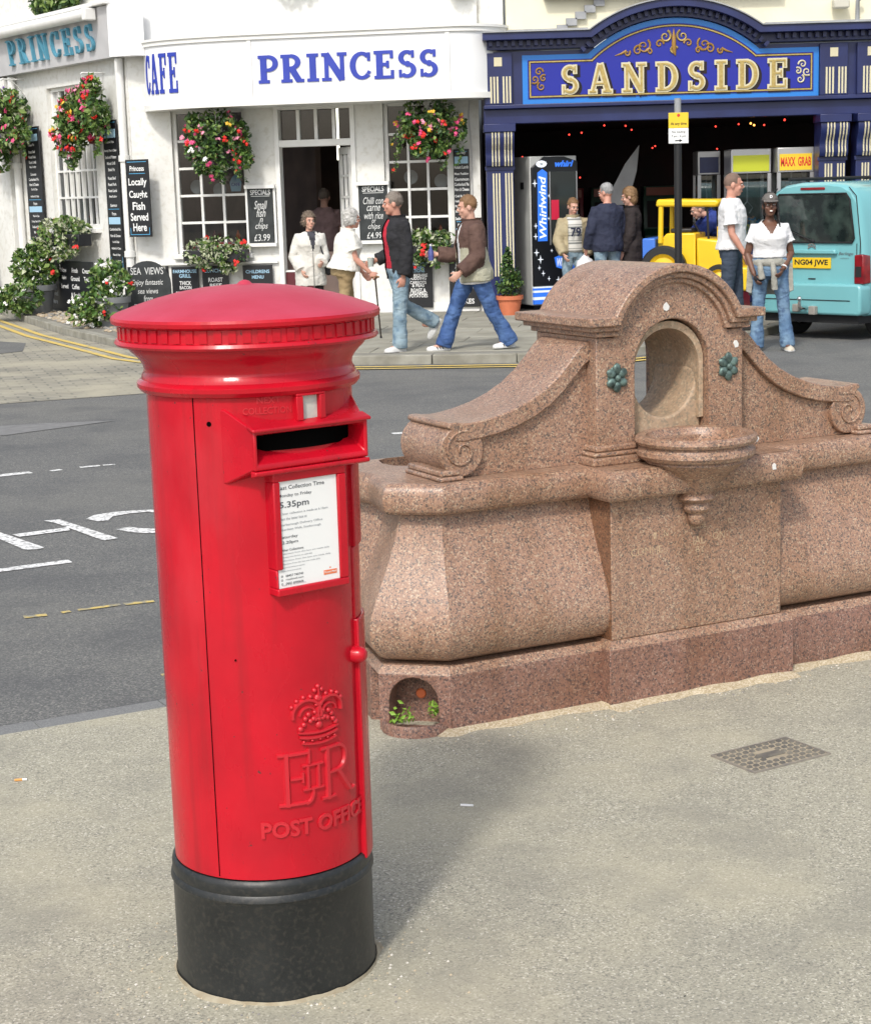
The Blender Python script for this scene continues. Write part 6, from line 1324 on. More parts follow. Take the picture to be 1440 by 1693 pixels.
        side = Vector((0, 0, 1)).cross(f); side = side.normalized() if side.length > .2 else Vector((0, 1, 0)); inner_ = -Vector((s_, 0, 0)); pn = (inner_-f*inner_.dot(f)).normalized()  # palm normal, towards the body
        ac = f.cross(pn).normalized()                                  # across the knuckles
        if ac.y > 0: ac = -ac                                           # thumb side leads
        pc = wr+f*.045*k; Mx = Matrix((ac, f, pn)).transposed()
        b.ell(pc, (.040*k, .058*k, .016*k), 12, 8, M=Mx)
        cu = radians(curl[0] if n == 'L' else curl[1])
        for q, (off, ln) in enumerate(((.030, .072), (.010, .080), (-.010, .075), (-.029, .058))):
            p0 = wr+(f*.075+ac*off)*k; d1 = (f*cos(cu*.5)+pn*sin(cu*.5)).normalized(); d2 = (f*cos(cu*1.4)+pn*sin(cu*1.4)).normalized(); d3 = (f*cos(cu*2.2)+pn*sin(cu*2.2)).normalized()
            p1 = p0+d1*ln*.48*k; p2 = p1+d2*ln*.32*k; b.tube([p0-f*.02*k, p0, p1, p2, p2+d3*ln*.24*k], [.0095*k, .0098*k, .009*k, .0085*k, .007*k], 8)
        t0 = wr+(f*.030+ac*.030)*k; t1 = t0+(f*.028+ac*.024+pn*.012)*k; b.tube([t0-ac*.015*k, t0, t1, t1+(f*.030+ac*.004+pn*.010)*k], [.012*k, .0115*k, .0105*k, .008*k], 8)
    b.tube([nb-Vector((0, 0, .06*k)), nb, hp_(0, .015, -.06), hp_(0, .012, 0)], [.062*k, .054*k, .052*k, .05*k] if not fem else [.055*k, .046*k, .044*k, .044*k], 14)
    b.ell(hp_(0, .014, .022), (.074*kh, .093*kh, .098*kh), 18, 12, M=MH); b.ell(hp_(0, -.020, -.040), (.060*kh, .070*kh, .076*kh), 16, 10, M=MH); b.ell(hp_(0, -.050, -.092), (.034*kh, .036*kh, .026*kh), 12, 8, M=MH)
    b.tube([hp_(0, -.086, .018), hp_(0, -.104, -.020), hp_(0, -.088, -.034)], [.009*kh, .015*kh, .010*kh], 8); b.ell(hp_(0, -.080, .028), (.050*kh, .016*kh, .012*kh), 12, 6, M=MH); b.ell(hp_(0, -.084, -.062), (.028*kh, .012*kh, .010*kh), 10, 6, M=MH)
    for s_ in (-1, 1):
        b.ell(hp_(s_*.076, .012, -.012), (.010*kh, .020*kh, .032*kh), 10, 8, M=MH); b.ell(hp_(s_*.040, -.062, -.030), (.022*kh, .020*kh, .022*kh), 10, 6, M=MH)
    sm = mat('skin_%.2f_%.2f' % (skin[0], skin[1]), skin, .5, c2=(skin[0]*.9, skin[1]*.82, skin[2]*.8), nscale=16)
    finish(remesh(b, .0075*k, 3, .45), 'body', sm, T)
    for s_ in (-1, 1):
        e = MB().ell(hp_(s_*.030, -.082, .004), (.012*kh, .009*kh, .0075*kh), 12, 8, M=MH).build('eye', mat('eye_white', (.62, .6, .57), .3), T, smooth=60)
        MB().ell(hp_(s_*.030, -.0895, .004), (.0058*kh, .0032*kh, .0058*kh), 10, 6, M=MH).build('iris', mat('eye_dark', (.02, .018, .015), .2), e, smooth=60)
        MB().tube([hp_(s_*.014, -.095, .023), hp_(s_*.032, -.093, .028), hp_(s_*.047, -.080, .022)], [.004*kh, .0048*kh, .002*kh], 6).build('eyebrow', hair[1] if hair else M_board, T, smooth=60)
    mo = MB().ell(hp_(0, -.0935, -.064), (.022*kh, .006*kh, .0045*kh if not mouth_open else .012*kh), 12, 6, M=MH).build('mouth', mat('lip_%.2f' % skin[0], (skin[0]*.75+.04, skin[1]*.45, skin[2]*.5), .45), T, smooth=60)
    if mouth_open: MB().ell(hp_(0, -.0985, -.061), (.017*kh, .004*kh, .0075*kh), 12, 6, M=MH).build('teeth', mat('teeth', (.75, .73, .68), .3), mo, smooth=60)
    # ---- hair
    if hair:
        style, hm = hair; h = MB()
        if style == 'short':
            h.ell(hp_(0, .020, .034), (.080*kh, .096*kh, .098*kh), 18, 12, M=MH); cutf = lambda p: (lambda q: (q.y < -.035*kh and q.z < .068*kh) or q.z < -.035*kh or (abs(q.x) > .06*kh and q.z < .0 and q.y < .02*kh))(MH.inverted() @ (p-hc)); amp = .004
        elif style == 'shaved':
            h.ell(hp_(0, .018, .026), (.0765*kh, .0945*kh, .0985*kh), 18, 12, M=MH); cutf = lambda p: (lambda q: (q.y < -.030*kh and q.z < .072*kh) or q.z < -.02*kh or (abs(q.x) > .06*kh and q.z < .008*kh and q.y < .02*kh))(MH.inverted() @ (p-hc)); amp = .0006
        elif style == 'curly':
            h.ell(hp_(0, .022, .040), (.092*kh, .108*kh, .104*kh), 18, 12, M=MH); h.ell(hp_(.05, .03, -.01), (.046*kh, .08*kh, .075*kh), 12, 8, M=MH); h.ell(hp_(-.05, .03, -.01), (.046*kh, .08*kh, .075*kh), 12, 8, M=MH); h.ell(hp_(0, .07, -.02), (.07*kh, .045*kh, .075*kh), 12, 8, M=MH)
            cutf = lambda p: (lambda q: q.y < -.045*kh and q.z < .060*kh)(MH.inverted() @ (p-hc)); amp = .015
        else:                                                          # bob or tied hair
            h.ell(hp_(0, .022, .036), (.088*kh, .104*kh, .104*kh), 18, 12, M=MH); h.ell(hp_(0, .05, -.04), (.076*kh, .062*kh, .090*kh), 14, 10, M=MH)
            cutf = lambda p: (lambda q: q.y < -.040*kh and q.z < .058*kh)(MH.inverted() @ (p-hc)); amp = .006
        ho = finish(remesh(h, .010*kh, 1), 'hair', hm, T, amp, (34, 34, 26) if style != 'curly' else (42, 42, 42), 3., cutf)
        if style != 'shaved':                                           # loose locks soften the outline
            rs_ = random.Random(int(H*1000)); vs = ho.data.vertices; lk = MB(); ln = {'short': .014, 'curly': .030, 'bob': .026}[style]
            for _ in range(420 if style == 'curly' else 300):
                v_ = vs[rs_.randrange(len(vs))]; n_ = v_.normal; d_ = (n_*.55+Vector((rs_.gauss(0, .6), rs_.gauss(0, .6), rs_.gauss(-.25, .5)))).normalized(); s2_ = d_.orthogonal().normalized()*.0035; p_ = v_.co-n_*.004
                lk.add([p_-s2_, p_+s2_, p_+d_*ln*rs_.uniform(.5, 1.2)+n_*.006], [(0, 1, 2)])
            lo2 = lk.build('loose_hair', hm, ho, weld=False); lo2['kind'] = 'stuff'
    # ---- trousers or skirt
    if bottom:
        m_, bag, flare = bottom; t = MB(); torso(t, .006, -.2, .09)
        for n in ('L', 'R'):
            kn, an, hip = J[n+'knee'], J[n+'ank'], J[n+'hip']; low_ = an+(an-kn).normalized()*.04*k
            t.tube([hip+Vector((0, 0, .07*k)), hip-Vector((0, 0, .04*k)), hip.lerp(kn, .5), kn, kn.lerp(an, .45), an.lerp(kn, .1), low_], [(.090+.004*bag)*k*girth, (.094+.006*bag)*k*girth, (.080+.012*bag)*k, (.062+.016*bag)*k, (.058+.018*bag)*k, (.054+.018*bag+flare)*k, (.054+.016*bag+flare)*k], 16)
        finish(remesh(t, .013, 5), 'trousers', m_, T, .005+.0035*bag, (7, 7, 13), 2.+loc[0])
    if skirt:
        t = MB(); rs = [ring(z, rx, ry, yo, .02, girth) for z, rx, ry, yo in FEM[:3][::-1]]; rs += [[pel+Vector((.20*k*cos(q*pi/10), .15*k*sin(q*pi/10), -z*k)) for q in range(20)] for z in (.25, .42)]
        t.loft(rs); finish(remesh(t, .013, 3), 'skirt', skirt, T, .006, (20, 20, 3))
    # ---- shoes
    if shoes:
        for n, s_ in (('L', 1), ('R', -1)):
            an = J[n+'ank']; MF = Matrix.Rotation(-J[n+'foot'], 3, 'X') if False else Matrix.Rotation(-J[n+'foot'] if J[n+'foot'] > 0 else -J[n+'foot'], 3, 'X'); MF = MF @ Matrix.Rotation(radians(s_*7), 3, 'Z'); sc = MB(); so = MB()
            prof = [(.065, .024, .075), (.055, .036, .085), (.02, .039, .088), (-.04, .042, .070), (-.10, .048, .052), (-.15, .046, .044), (-.185, .032, .034), (-.198, .012, .022)]
            rs = [[an+MF @ Vector((hw*k*cos(q*pi/8), y*k, (-.072+.004+max(0, h*sin(q*pi/8)))*k if q <= 8 else -.068*k)) for q in range(9)] for y, hw, h in prof]
            sc.loft(rs); o = sc.build('shoe', shoes[0], T, smooth=60)
            rs = [[an+MF @ Vector((hw*1.05*k*c, y*k, z*k)) for c, z in ((-1, -.076), (1, -.076), (1.02, -.060), (-1.02, -.060))] for y, hw, h in prof]; so.loft(rs); so.build('sole', shoes[1], o, bevel=.003)
            if len(shoes) > 2:
                for q in range(3):
                    y = -.02-.03*q; MB().tube([an+MF @ Vector((s2*.044*k, (y+.02*1)*k, -.052*k)) if False else an+MF @ Vector((.0445*k*sx_, (y-.012*zz)*k, (-.056+.022*zz)*k)) for sx_, zz in ((1.03, 0), (1.02, .6), (.86, 1.2))], .005*k, 5).build('shoe_stripe', shoes[2], o); MB().tube([an+MF @ Vector((-.0445*k*sx_, (y-.012*zz)*k, (-.056+.022*zz)*k)) for sx_, zz in ((1.03, 0), (1.02, .6), (.86, 1.2))], .005*k, 5).build('shoe_stripe', shoes[2], o)
    # ---- upper garments, inner first
    def garment(name, m_, g, sleeve, hem, cut=None, cuff=.0, folds=.006, collar=False, matfn=None, hemflare=0.):
        t = MB(); zs = [q for q in base if q[0] >= hem]
        rs = [ring(z, rx+hemflare*max(0, .25-z), ry+hemflare*max(0, .25-z), yo, g, girth if z < .45 else 1.) for z, rx, ry, yo in zs if z < (.53 if not fem else .49)]
        lo_ = base[0] if hem < base[0][0] else None
        if lo_: rs.insert(0, [p+Vector((0, 0, (hem-lo_[0])*k)) for p in ring(lo_[0], lo_[1]+hemflare*.3, lo_[2]+hemflare*.3, lo_[3], g, girth)])
        t.loft(rs)
        for n, s_ in (('L', 1), ('R', -1)):
            sh, elb, wr = J[n+'sh'], J[n+'elb'], J[n+'wr']
            if sleeve <= 0: continue
            P = [up(s_*.06, .005, shz-.015), sh, sh.lerp(elb, .5)]; Rr = [.050*k+g, .050*k+g, .050*k+g]
            if sleeve <= .6: P.append(sh.lerp(elb, max(.55, sleeve*1.25))); Rr.append(.058*k+g+cuff)
            else: P += [elb, elb.lerp(wr, .45), elb.lerp(wr, sleeve)]; Rr += [.050*k+g, .044*k+g, .036*k+g+cuff]
            t.tube(P, Rr, 14)
        o = finish(remesh(t, .012, 3), name, m_, T, folds, (13, 13, 8), loc[0]*3, cut, matfn)
        if collar:
            cr_ = [[nb+ML @ (Vector(((r*cos(q*pi/9)), .006+r*1.02*sin(q*pi/9), z))*k) for q in range(18)] for r, z in ((.060+g, -.045), (.066+g, .01), (.070+g, .022), (.060+g, .020), (.056+g, -.02))]
            MB().loft(cr_, cap=False).build('collar', collar if not isinstance(collar, bool) else (m_ if not isinstance(m_, (list, tuple)) else m_[0]), o, smooth=60)
        return o
    J['up'] = up; J['hp'] = hp_; J['MH'] = MH; J['k'] = k; J['nb'] = nb; J['ring'] = ring; J['pel'] = pel; J['inv'] = lambda p: (ML.inverted() @ (p-pel))/k
    if top: garment(*top[0], **top[1])
    if jacket: garment(*jacket[0], **jacket[1])
    if extra: extra(T, J, garment)
    return T, J
def cloth(name, c, c2=None, bump=.25, rough=.85, bscale=30):
    m = mat(name, c, rough, c2=c2 or tuple(x*.75 for x in c), nscale=9, bump=bump, bscale=bscale)
    return wrinkle(m) if bump > .2 else m
def wrinkle(m, dist=.035, strength=.5):
    """soft creases: a coarse, slightly slanted relief under the weave"""
    nt = m.node_tree; N = nt.nodes; L = nt.links; b = N['Principled BSDF']; old = [n for n in N if n.type == 'BUMP']
    tc = N.new('ShaderNodeTexCoord'); mp = N.new('ShaderNodeMapping'); mp.inputs['Scale'].default_value = (7, 7, 13); mp.inputs['Rotation'].default_value = (.4, .5, 0)
    L.new(tc.outputs['Object'], mp.inputs[0]); n = N.new('ShaderNodeTexNoise'); n.inputs['Scale'].default_value = 1.; n.inputs['Detail'].default_value = 2.5; n.inputs['Distortion'].default_value = .8; L.new(mp.outputs[0], n.inputs['Vector'])
    bp = N.new('ShaderNodeBump'); bp.inputs['Strength'].default_value = strength; bp.inputs['Distance'].default_value = dist; L.new(n.outputs[0], bp.inputs['Height'])
    if old: L.new(bp.outputs[0], old[0].inputs['Normal'])
    return m
M_jean = mat('jeans_mid_blue', (.075, .15, .27), .85, c2=(.17, .27, .38), nscale=5, bump=.3, bscale=35, c3=(.06, .11, .2), n3=14)
M_jeand = mat('jeans_deep_blue', (.03, .075, .22), .85, c2=(.075, .15, .33), nscale=5, bump=.3, bscale=35, c3=(.025, .06, .16), n3=12)
M_jeanp = mat('jeans_pale_grey_blue', (.17, .26, .33), .85, c2=(.28, .37, .42), nscale=5, bump=.3, bscale=35, c3=(.11, .18, .25), n3=12)
for q_ in (M_jean, M_jeand, M_jeanp): wrinkle(q_, .04, .6)
M_jeang = cloth('jeans_slate', (.045, .065, .10)); M_trk = cloth('white_trainer', (.72, .72, .7), bump=.05); M_sole = cloth('white_sole', (.62, .62, .6), bump=0.); M_stripe = cloth('dark_shoe_stripe', (.03, .03, .035), bump=0.)
M_hbrown = cloth('hair_brown_grey', (.17, .13, .095), (.09, .065, .045), .5, .7, 60); M_hwhite = cloth('hair_white', (.55, .54, .51), (.36, .35, .33), .5, .7, 60); M_hgrey = cloth('hair_short_grey_brown', (.13, .10, .08), (.22, .19, .16), .5, .7, 60)
M_hsand = cloth('hair_sandy', (.24, .13, .06), (.16, .09, .04), .5, .7, 60); M_hsteel = cloth('hair_steel_grey', (.33, .33, .33), (.2, .2, .2), .5, .7, 60); M_hfair = cloth('hair_light_brown', (.27, .16, .075), (.16, .09, .04), .5, .7, 60); M_hshav = cloth('hair_stubble', (.20, .13, .10), (.15, .10, .075), .3, .8, 90); M_hblack = cloth('hair_black', (.010, .009, .009), None, .5, .5, 60)
M_cwhite = cloth('white_cotton', (.76, .76, .76), (.70, .70, .71)); M_cream2 = cloth('cream_polo', (.78, .76, .70), (.72, .70, .63)); M_offw = cloth('off_white_coat', (.66, .645, .60), (.58, .56, .51)); M_khaki = cloth('khaki_trousers', (.36, .265, .14), (.27, .19, .095)); M_blackc = cloth('black_jacket_cloth', (.010, .010, .012), (.02, .02, .024)); M_redt = cloth('red_tshirt', (.55, .02, .045), (.42, .015, .035)); M_brownj = cloth('brown_jacket', (.115, .065, .05), (.085, .045, .035)); M_stonej = cloth('stone_jacket_panel', (.44, .43, .33), (.36, .35, .26)); M_navyc = cloth('navy_jumper', (.014, .018, .042), (.024, .03, .06)); M_beige = cloth('beige_jacket', (.42, .36, .23), (.34, .28, .17)); M_blkcoat = cloth('black_brown_coat', (.018, .013, .013), (.028, .02, .02)); M_pink = cloth('dusky_pink_shirt', (.36, .24, .24)); M_bluej = cloth('blue_anorak', (.02, .04, .20), (.03, .06, .28)); M_greyk = cloth('grey_cardigan', (.36, .355, .31), (.28, .275, .24)); M_darks = cloth('dark_shoe', (.02, .018, .016), bump=0.)
LIGHT = (.62, .37, .28); RUDDY = (.58, .30, .22); DARKS = (.15, .072, .045)
# elderly person in the off-white coat in the cafe doorway
def bag_strap(T, J, g):
    up = J['up']; MB().tube([up(.13, .10, .44), up(.12, -.02, .475), up(.10, -.125, .36), up(.15, -.165, .18), up(.22, -.14, .02)], .011, 6).build('bag_strap', M_blackc, T, smooth=60)
    MB().ell(up(.25, -.06, -.04), (.06, .10, .11), 14, 10).build('shoulder_bag', M_blackc, T, smooth=60)
    MB().tube([up(.01, -.158, .20), up(.012, -.168, .08), up(.01, -.178, -.10), up(.008, -.19, -.33)], .0045, 5).build('coat_opening', cloth('coat_shadow_seam', (.22, .21, .19), bump=0.), T)
    MB().prism([(-.03, 0), (.03, 0), (.02, -.24), (-.015, -.24)], -.004, .004, 'xz').build('scarf', cloth('dark_scarf', (.05, .05, .06)), T, tuple(up(.0, -.138, .40)))
person('person with short grey-brown hair in an off-white coat standing in the cafe doorway', (-1.55, 23.4, .1), 14, 1.58, legs=((0, 0, 3), (0, 0, 3)), arms=((8, 8, 62, 20), (-6, 16, 40, 24)), fem=True, girth=1.12, head=(10, 4), skin=LIGHT, hair=('curly', M_hbrown),
       bottom=(M_darks, .2, 0), shoes=(M_darks, M_darks), top=(('blouse', cloth('dark_blouse', (.06, .06, .075)), .012, .5, .0), dict(folds=.003)), jacket=(('coat', M_offw, .036, .97, -.30), dict(cuff=.008, folds=.010, hemflare=.04, cut=lambda p: p.y < -.02 and p.z > 1.02 and abs(p.x-.012) < .006+(p.z-1.02)*.22)), extra=bag_strap)
# white-haired walker with the stick
def stick(T, J, g):
    w = J['Rwr']+J['Rdir']*.085; d_ = Vector((.02, -.05, -w.z+.002)); b_ = w+d_
    s = thing('walking_stick', 'slim dark walking stick held by the white-haired person', 'walking stick', (0, 0, 0)); Mw = Matrix.Translation(T.location) @ Matrix.Rotation(T.rotation_euler.z, 4, 'Z')
    s.location = Mw @ b_; L0 = lambda p: Mw @ p - s.location
    MB().tube([L0(b_), L0(w)], [.009, .011], 8).build('shaft', M_kick if False else cloth('stick_dark', (.03, .02, .015), bump=0.), s, smooth=60); MB().tube([L0(w+Vector((0, .05, .004))), L0(w+Vector((0, 0, .012))), L0(w+Vector((0, -.05, .004)))], .012, 8).build('handle', cloth('stick_handle', (.22, .12, .05), bump=0.), s, smooth=60); MB().tube([L0(b_), L0(b_+Vector((0, 0, .03)))], .013, 8).build('ferrule', M_tyre, s)
person('white-haired person in cream polo shirt and khaki trousers walking right with a stick', (-1.02, 21.6, .1), 100, 1.64, legs=((8, 6, 2), (-4, 4, 2)), arms=((10, 6, 30, 0), (14, 6, 30, -4)), fem=True, girth=1.28, head=(6, 0), skin=RUDDY, hair=('curly', M_hwhite), lean=9,
       bottom=(M_khaki, .55, 0), shoes=(M_darks, M_darks), top=(('polo_shirt', M_cream2, .030, .5, -.10), dict(cuff=.012, folds=.008, collar=True, hemflare=.10)), extra=stick, curl=(35, 55))
# man in black jacket over a red shirt, walking left with a glass
def glass_cup(T, J, g, r=.034, h=.10, m=None, lab='clear glass of green drink held by the man in the red shirt', nm='drinking_glass', mm=None):
    w = J['Rwr']+J['Rdir']*.075+Vector((.03, 0, 0)); Mw = Matrix.Translation(T.location) @ Matrix.Rotation(T.rotation_euler.z, 4, 'Z')
    t = thing(nm, lab, 'glass' if nm == 'drinking_glass' else 'bottle', Mw @ w); return t
def cup(T, J, g):
    t = glass_cup(T, J, g); MB().lathe([(0, -.04), (.032, -.04), (.04, .06), (.037, .06), (.029, -.032), (0, -.032)], 18).build('tumbler', mat('cup_clear', (.55, .62, .58), .15, trans=.3), t, smooth=40); MB().lathe([(0, -.03), (.0295, -.03), (.034, .02), (0, .02)], 16).build('drink', mat('green_drink', (.12, .32, .05), .2), t, smooth=40)
def front_open(hw, lo=-9): return lambda J_: None
def opened(k, hw0, hw1, pz):
    return lambda p: (p.y < -.045 and abs(p.x+.0) < (hw0+(hw1-hw0)*max(0, min(1, (pz+.5*k-p.z)/(.6*k)))))
person('man in an open black jacket over a red shirt and faded jeans, striding left', (-.33, 19.75, .1), -66, 1.80, legs=((6, 4, 2), (-10, 50, 2)), arms=((-4, 7, 14, 6), (-16, 6, 84, -6)), head=(-24, 4), skin=RUDDY, hair=('short', M_hgrey), lean=2,
       bottom=(M_jeanp, 1.0, .012), shoes=(M_trk, M_sole), top=(('tshirt', M_redt, .014, .5, -.06), dict(folds=.005)), jacket=(('jacket', M_blackc, .032, .95, -.14), dict(cuff=.006, folds=.008, collar=True, cut=opened(1.03, .05, .10, .95))), extra=cup)
# man in brown and stone jacket, walking left with a bottle
def segd(c, a, b):
    c = Vector(c); d_ = b-a; t = max(0, min(1.12, (c-a).dot(d_)/d_.length_squared)); return (c-a-d_*t).length
def bottle(T, J, g):
    t = glass_cup(T, J, g, nm='drink_bottle', lab='small blue drink bottle held by the man in the brown jacket'); MB().lathe([(0, -.07), (.03, -.07), (.032, -.02), (.032, .03), (.014, .07), (.012, .09), (0, .09)], 18).build('bottle_body', mat('bottle_blue', (.10, .12, .36), .15, trans=.2), t, smooth=40); MB().lathe([(0, .091), (.014, .091), (.014, .112), (0, .112)], 14).build('cap', M_cwhite, t, smooth=40)
person('man in a brown and stone jacket over a white shirt and blue jeans, striding left', (.50, 19.6, .1), -72, 1.80, legs=((-20, 8, 3), (24, 5, 3)), arms=((2, 9, 48, 8), (14, 3, 80, -6)), head=(-12, 8), skin=LIGHT, hair=('short', M_hsand), lean=3,
       bottom=(M_jeand, 1.35, .016), shoes=(M_trk, M_sole, M_stripe), top=(('tshirt', M_cwhite, .026, .5, -.15), dict(folds=.004, hemflare=.09)), extra=lambda T, J, g: (bottle(T, J, g), g('jacket', [M_brownj, M_stonej], .042, .95, -.125, opened(1.03, .03, .07, .95), .006, .009, True, lambda c: 0 if (c.z > J['pel'].z+.24 or min(segd(c, J['Lsh'], J['Lelb']), segd(c, J['Lelb'], J['Lwr']), segd(c, J['Relb'], J['Rwr'])) < .098) else 1, .13)))
# tall man in white T-shirt, woman in cap
person('tall man with shaved head in a white T-shirt and dark jeans facing right', (3.60, 21.0, .1), 74, 1.90, legs=((6, 4, 2), (-5, 5, 2)), arms=((4, 6, 20, 4), (6, 8, 26, 6)), head=(10, 6), skin=RUDDY, hair=('shaved', M_hshav), girth=1.08,
       bottom=(M_jeang, .6, 0), shoes=(M_darks, M_darks), top=(('tshirt', M_cwhite, .026, .55, -.10), dict(cuff=.014, folds=.009, hemflare=.06)))
def capw(T, J, g):
    hp, MH, k = J['hp'], J['MH'], J['k']*1.02; mcap = cloth('grey_cap', (.16, .145, .135), (.12, .11, .1))
    c = MB().ell(hp(0, .018, .050), (.086*k, .102*k, .086*k), 20, 12, M=MH); me = remesh(c, .008, 1); inv = MH.inverted(); hc = J['head']
    o = finish(me, 'cap', mcap, T, 0, cut=lambda p: (inv @ (p-hc)).z < .046*k)
    br = [[hp(x*.075, -.072-.075*sqrt(max(0, 1-x*x))*e, .052-.020*e*(1-x*x)-.012*x*x*e) for x in [-1+q/6 for q in range(13)]] for e in (0, .5, 1)]
    br2 = [[p+MH @ Vector((0, 0, -.006)) for p in r] for r in br[::-1]]
    MB().loft([br[0]+br2[2], br[1]+br2[1], br[2]+br2[0]]).build('cap_brim', mcap, o, smooth=60)
    t = text(MB(), 'D', 0, 0, .036, .030, 0, .002, .05); t.xf(Matrix.Translation(hp(0, -.086, .088)) @ MH.to_4x4() @ Matrix.Rotation(radians(-20), 4, 'X')); t.build('cap_emblem', M_cwhite, o, weld=False)
    for i, (x, y, x2, z2) in enumerate(((.066, .0, .085, -.26), (.060, .03, .10, -.22), (.07, -.02, .095, -.24), (-.066, .02, -.075, -.10))): MB().tube([hp(x, y, .02), hp(x*1.15, y-.0, -.07), hp(x2, y-.045, z2)], [.016, .015, .007], 8).build('braid', M_hblack, T, smooth=60)
    pel = J['pel']; up = J['up']
    b1 = MB().loft([[up((.172+g_)*cos(q*pi/10), .01+(.132+g_)*sin(q*pi/10), z) for q in range(20)] for z, g_ in ((.075, .016), (.07, .030), (.03, .036), (.0, .030), (-.01, .012))]); finish(remesh(b1, .012, 2), 'cardigan_waist', M_greyk, T, .006, (16, 16, 12))
    fl = MB().loft([[up(.215*cos(q), .02+.165*sin(q), z) if False else up((.2+w_)*cos(q), .02+(.15+w_)*sin(q), z) for q in [radians(20+140*i/12) for i in range(13)]]+[up((.185+w_)*cos(q), .02+(.135+w_)*sin(q), z) for q in [radians(160-140*i/12) for i in range(13)]] for z, w_ in ((.03, 0), (-.15, .02), (-.33, .035))]); finish(remesh(fl, .012, 2), 'cardigan_back', M_greyk, T, .007, (14, 14, 5))
    for x, zz in ((.015, -.26), (-.12, -.14)):
        s = MB().tube([up(x, -.155, .04), up(x+.005, -.185, -.06), up(x+.02, -.185, zz)], [.030, .034, .036], 12); finish(remesh(s, .010, 2), 'cardigan_sleeve', M_greyk, T, .006, (18, 18, 12))
    for s_ in (1, -1): MB().prism([(s_*.16, .0), (s_*.245, .0), (s_*.26, -.30), (s_*.20, -.33)], -.012, .012, 'xz').build('cardigan_flap', M_greyk, T, tuple(up(0, -.03, .02)), bevel=.008)
    MB().lathe([(.031, -.008), (.035, -.008), (.035, .008), (.031, .008), (.031, -.008)], 18).xf(Matrix.Translation(J['Lwr'].lerp(J['Lelb'], .12)) @ J['Ldir'].to_track_quat('Z', 'Y').to_matrix().to_4x4()).build('wristwatch', M_cwhite, T, smooth=40)
    w = J['Rwr']+J['Rdir']*.08; pu = thing('hand_purse', 'small black purse in the hand of the woman in the cap', 'purse', Matrix.Translation(T.location) @ Matrix.Rotation(T.rotation_euler.z, 4, 'Z') @ (w+Vector((.03, -.02, .03)))); MB().ell((0, 0, 0), (.065, .025, .04), 14, 8).build('pouch', M_blackc, pu, smooth=60); MB().tube([(-.05, 0, .01), (0, 0, .042), (.05, 0, .01)], .006, 6).build('flap_edge', M_darks, pu, smooth=60)
def vneck(p): return p.y < .0 and p.z > 1.29 and abs(p.x) < .012+(p.z-1.29)*.62
person('smiling woman in a grey cap and white V-neck T-shirt with a cardigan round her waist', (3.76, 19.5, 0), -4, 1.79, legs=((4, 2, 7), (0, 3, 3)), arms=((-6, 15, 52, 30), (-4, 16, 34, 20)), fem=True, girth=1.18, head=(0, -2), skin=DARKS, hair=('bob', M_hblack), mouth_open=True,
       bottom=(M_jean, .45, .022), shoes=(cloth('cream_shoe', (.62, .56, .45), bump=0.), M_sole), top=(('tshirt', M_cwhite, .016, .36, .02), dict(cuff=.014, folds=.005, cut=vneck)), extra=capw)
# arcade group
M_79 = bands('striped_jersey', [(0, (.62, .61, .57)), (.5, (.20, .21, .20)), (.72, (.62, .61, .57)), (.86, (.30, .31, .29))], 2, 9.)
def num79(T, J, g): text(MB(), '79', 0, 0, .13, .15, 0, .004, .03).xf(Matrix.Translation(J['up'](0, -.165, .28))).build('jersey_number', M_navyc, T, weld=False)
person('boy in a beige jacket over a striped jersey numbered 79 beside the drinks machine', (2.07, 25.22, .1), 10, 1.62, arms=((0, 12, 20, 10), (4, 14, 30, 18)), head=(10, 16), skin=LIGHT, hair=('short', M_hsand), girth=.95, bottom=(M_jeanp, .5, 0), shoes=(M_darks, M_sole),
       top=(('jersey', M_79, .016, .5, -.10), dict(folds=.004)), jacket=(('jacket', M_beige, .036, .95, -.10), dict(folds=.008, collar=True, cut=lambda p: p.y < -.03 and abs(p.x) < .105)), extra=num79)
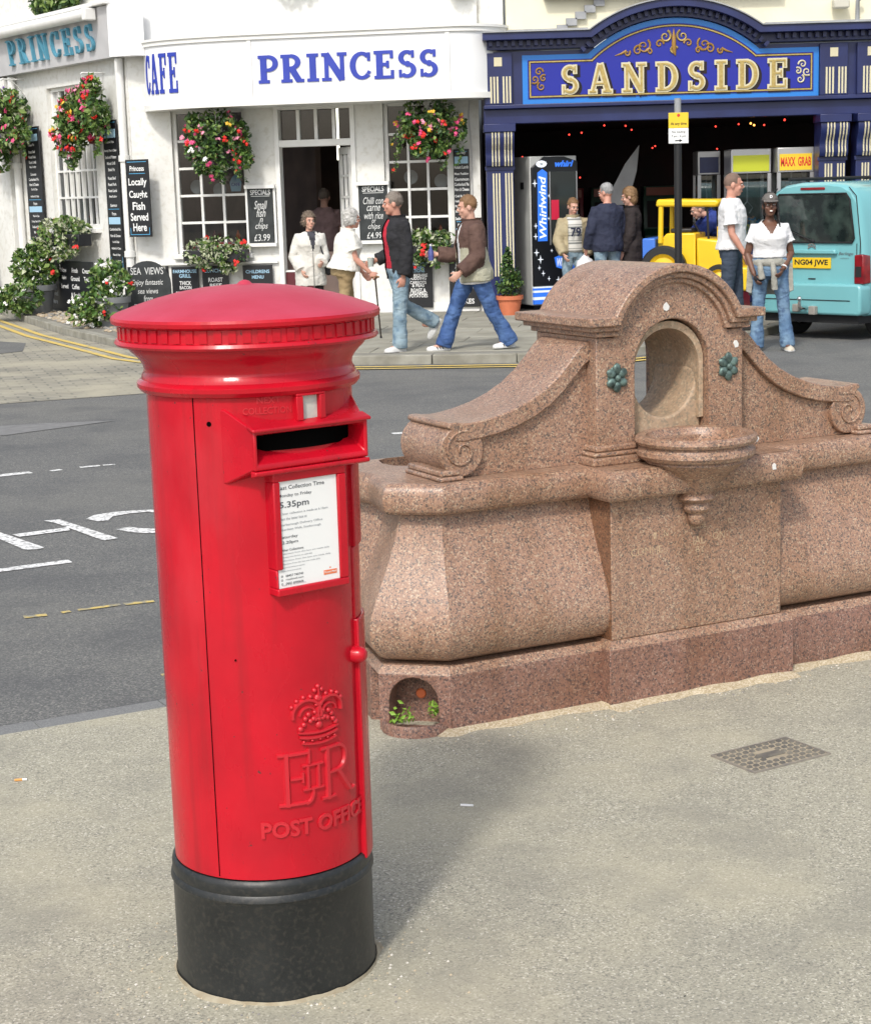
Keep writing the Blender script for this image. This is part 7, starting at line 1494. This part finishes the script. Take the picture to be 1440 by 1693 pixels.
def shopping(T, J, g):
    w = J['Lwr']+J['Ldir']*.09; Mw = Matrix.Translation(T.location) @ Matrix.Rotation(T.rotation_euler.z, 4, 'Z'); t = thing('carrier_bag', 'white plastic carrier bag held by the grey-haired man in navy', 'bag', Mw @ (w-Vector((0, 0, .34))))
    b = MB().loft([[(sx_*cos(q*pi/8), sy_*sin(q*pi/8), z) for q in range(16)] for z, sx_, sy_ in ((0, .10, .05), (.04, .14, .08), (.16, .145, .08), (.26, .11, .05), (.33, .03, .02))]); finish(remesh(b, .010, 1), 'bag', mat('plastic_white', (.62, .62, .64), .35, bump=.3, bscale=25), t, .008, (18, 18, 18))
    MB().tube([(-.03, 0, .32), (0, 0, .37), (.03, 0, .32)], .008, 6).build('handle', MATS['plastic_white'], t, smooth=60)
person('grey-haired man in a navy jumper seen from behind at the arcade entrance', (2.52, 24.9, .1), -152, 1.82, arms=((4, 12, 24, 6), (0, 8, 20, 0)), head=(24, 10), skin=RUDDY, hair=('short', M_hsteel), girth=1.2, bottom=(M_jeanp, .5, 0), shoes=(M_darks, M_darks),
       jacket=(('jumper', M_navyc, .034, .95, -.12), dict(folds=.009)), extra=shopping)
person('woman with light brown hair in a black coat beside the grey-haired man', (2.88, 25.15, .1), -96, 1.78, arms=((4, 6, 20, 6), (4, 6, 24, 6)), fem=True, girth=1.1, head=(-6, 14), skin=LIGHT, hair=('bob', M_hfair), bottom=(M_blkcoat, .5, 0), shoes=(M_darks, M_darks),
       jacket=(('coat', M_blkcoat, .036, .95, -.36), dict(folds=.009, collar=True)))
person('stooping person in a blue anorak and pale jeans behind the yellow ride', (4.30, 25.15, .1), -86, 1.74, legs=((8, 8, 3), (-6, 6, 3)), arms=((50, 6, 20, 6), (46, 6, 24, 6)), lean=44, head=(0, 10), skin=LIGHT, hair=('short', M_hgrey), girth=1.25, bottom=(M_jeanp, .7, 0), shoes=(M_darks, M_darks),
       jacket=(('anorak', M_bluej, .045, .95, -.14), dict(folds=.012, collar=True)))
person('person in a dusky pink shirt with back turned in the dim cafe', (-1.60, 28.0, .1), 172, 1.86, arms=((6, 10, 50, 20), (6, 10, 50, 20)), head=(0, 6), skin=LIGHT, hair=('short', M_hgrey), girth=1.15, bottom=(M_jeang, .5, 0), shoes=(M_darks, M_darks), top=(('shirt', M_pink, .03, .5, -.12), dict(folds=.008)))
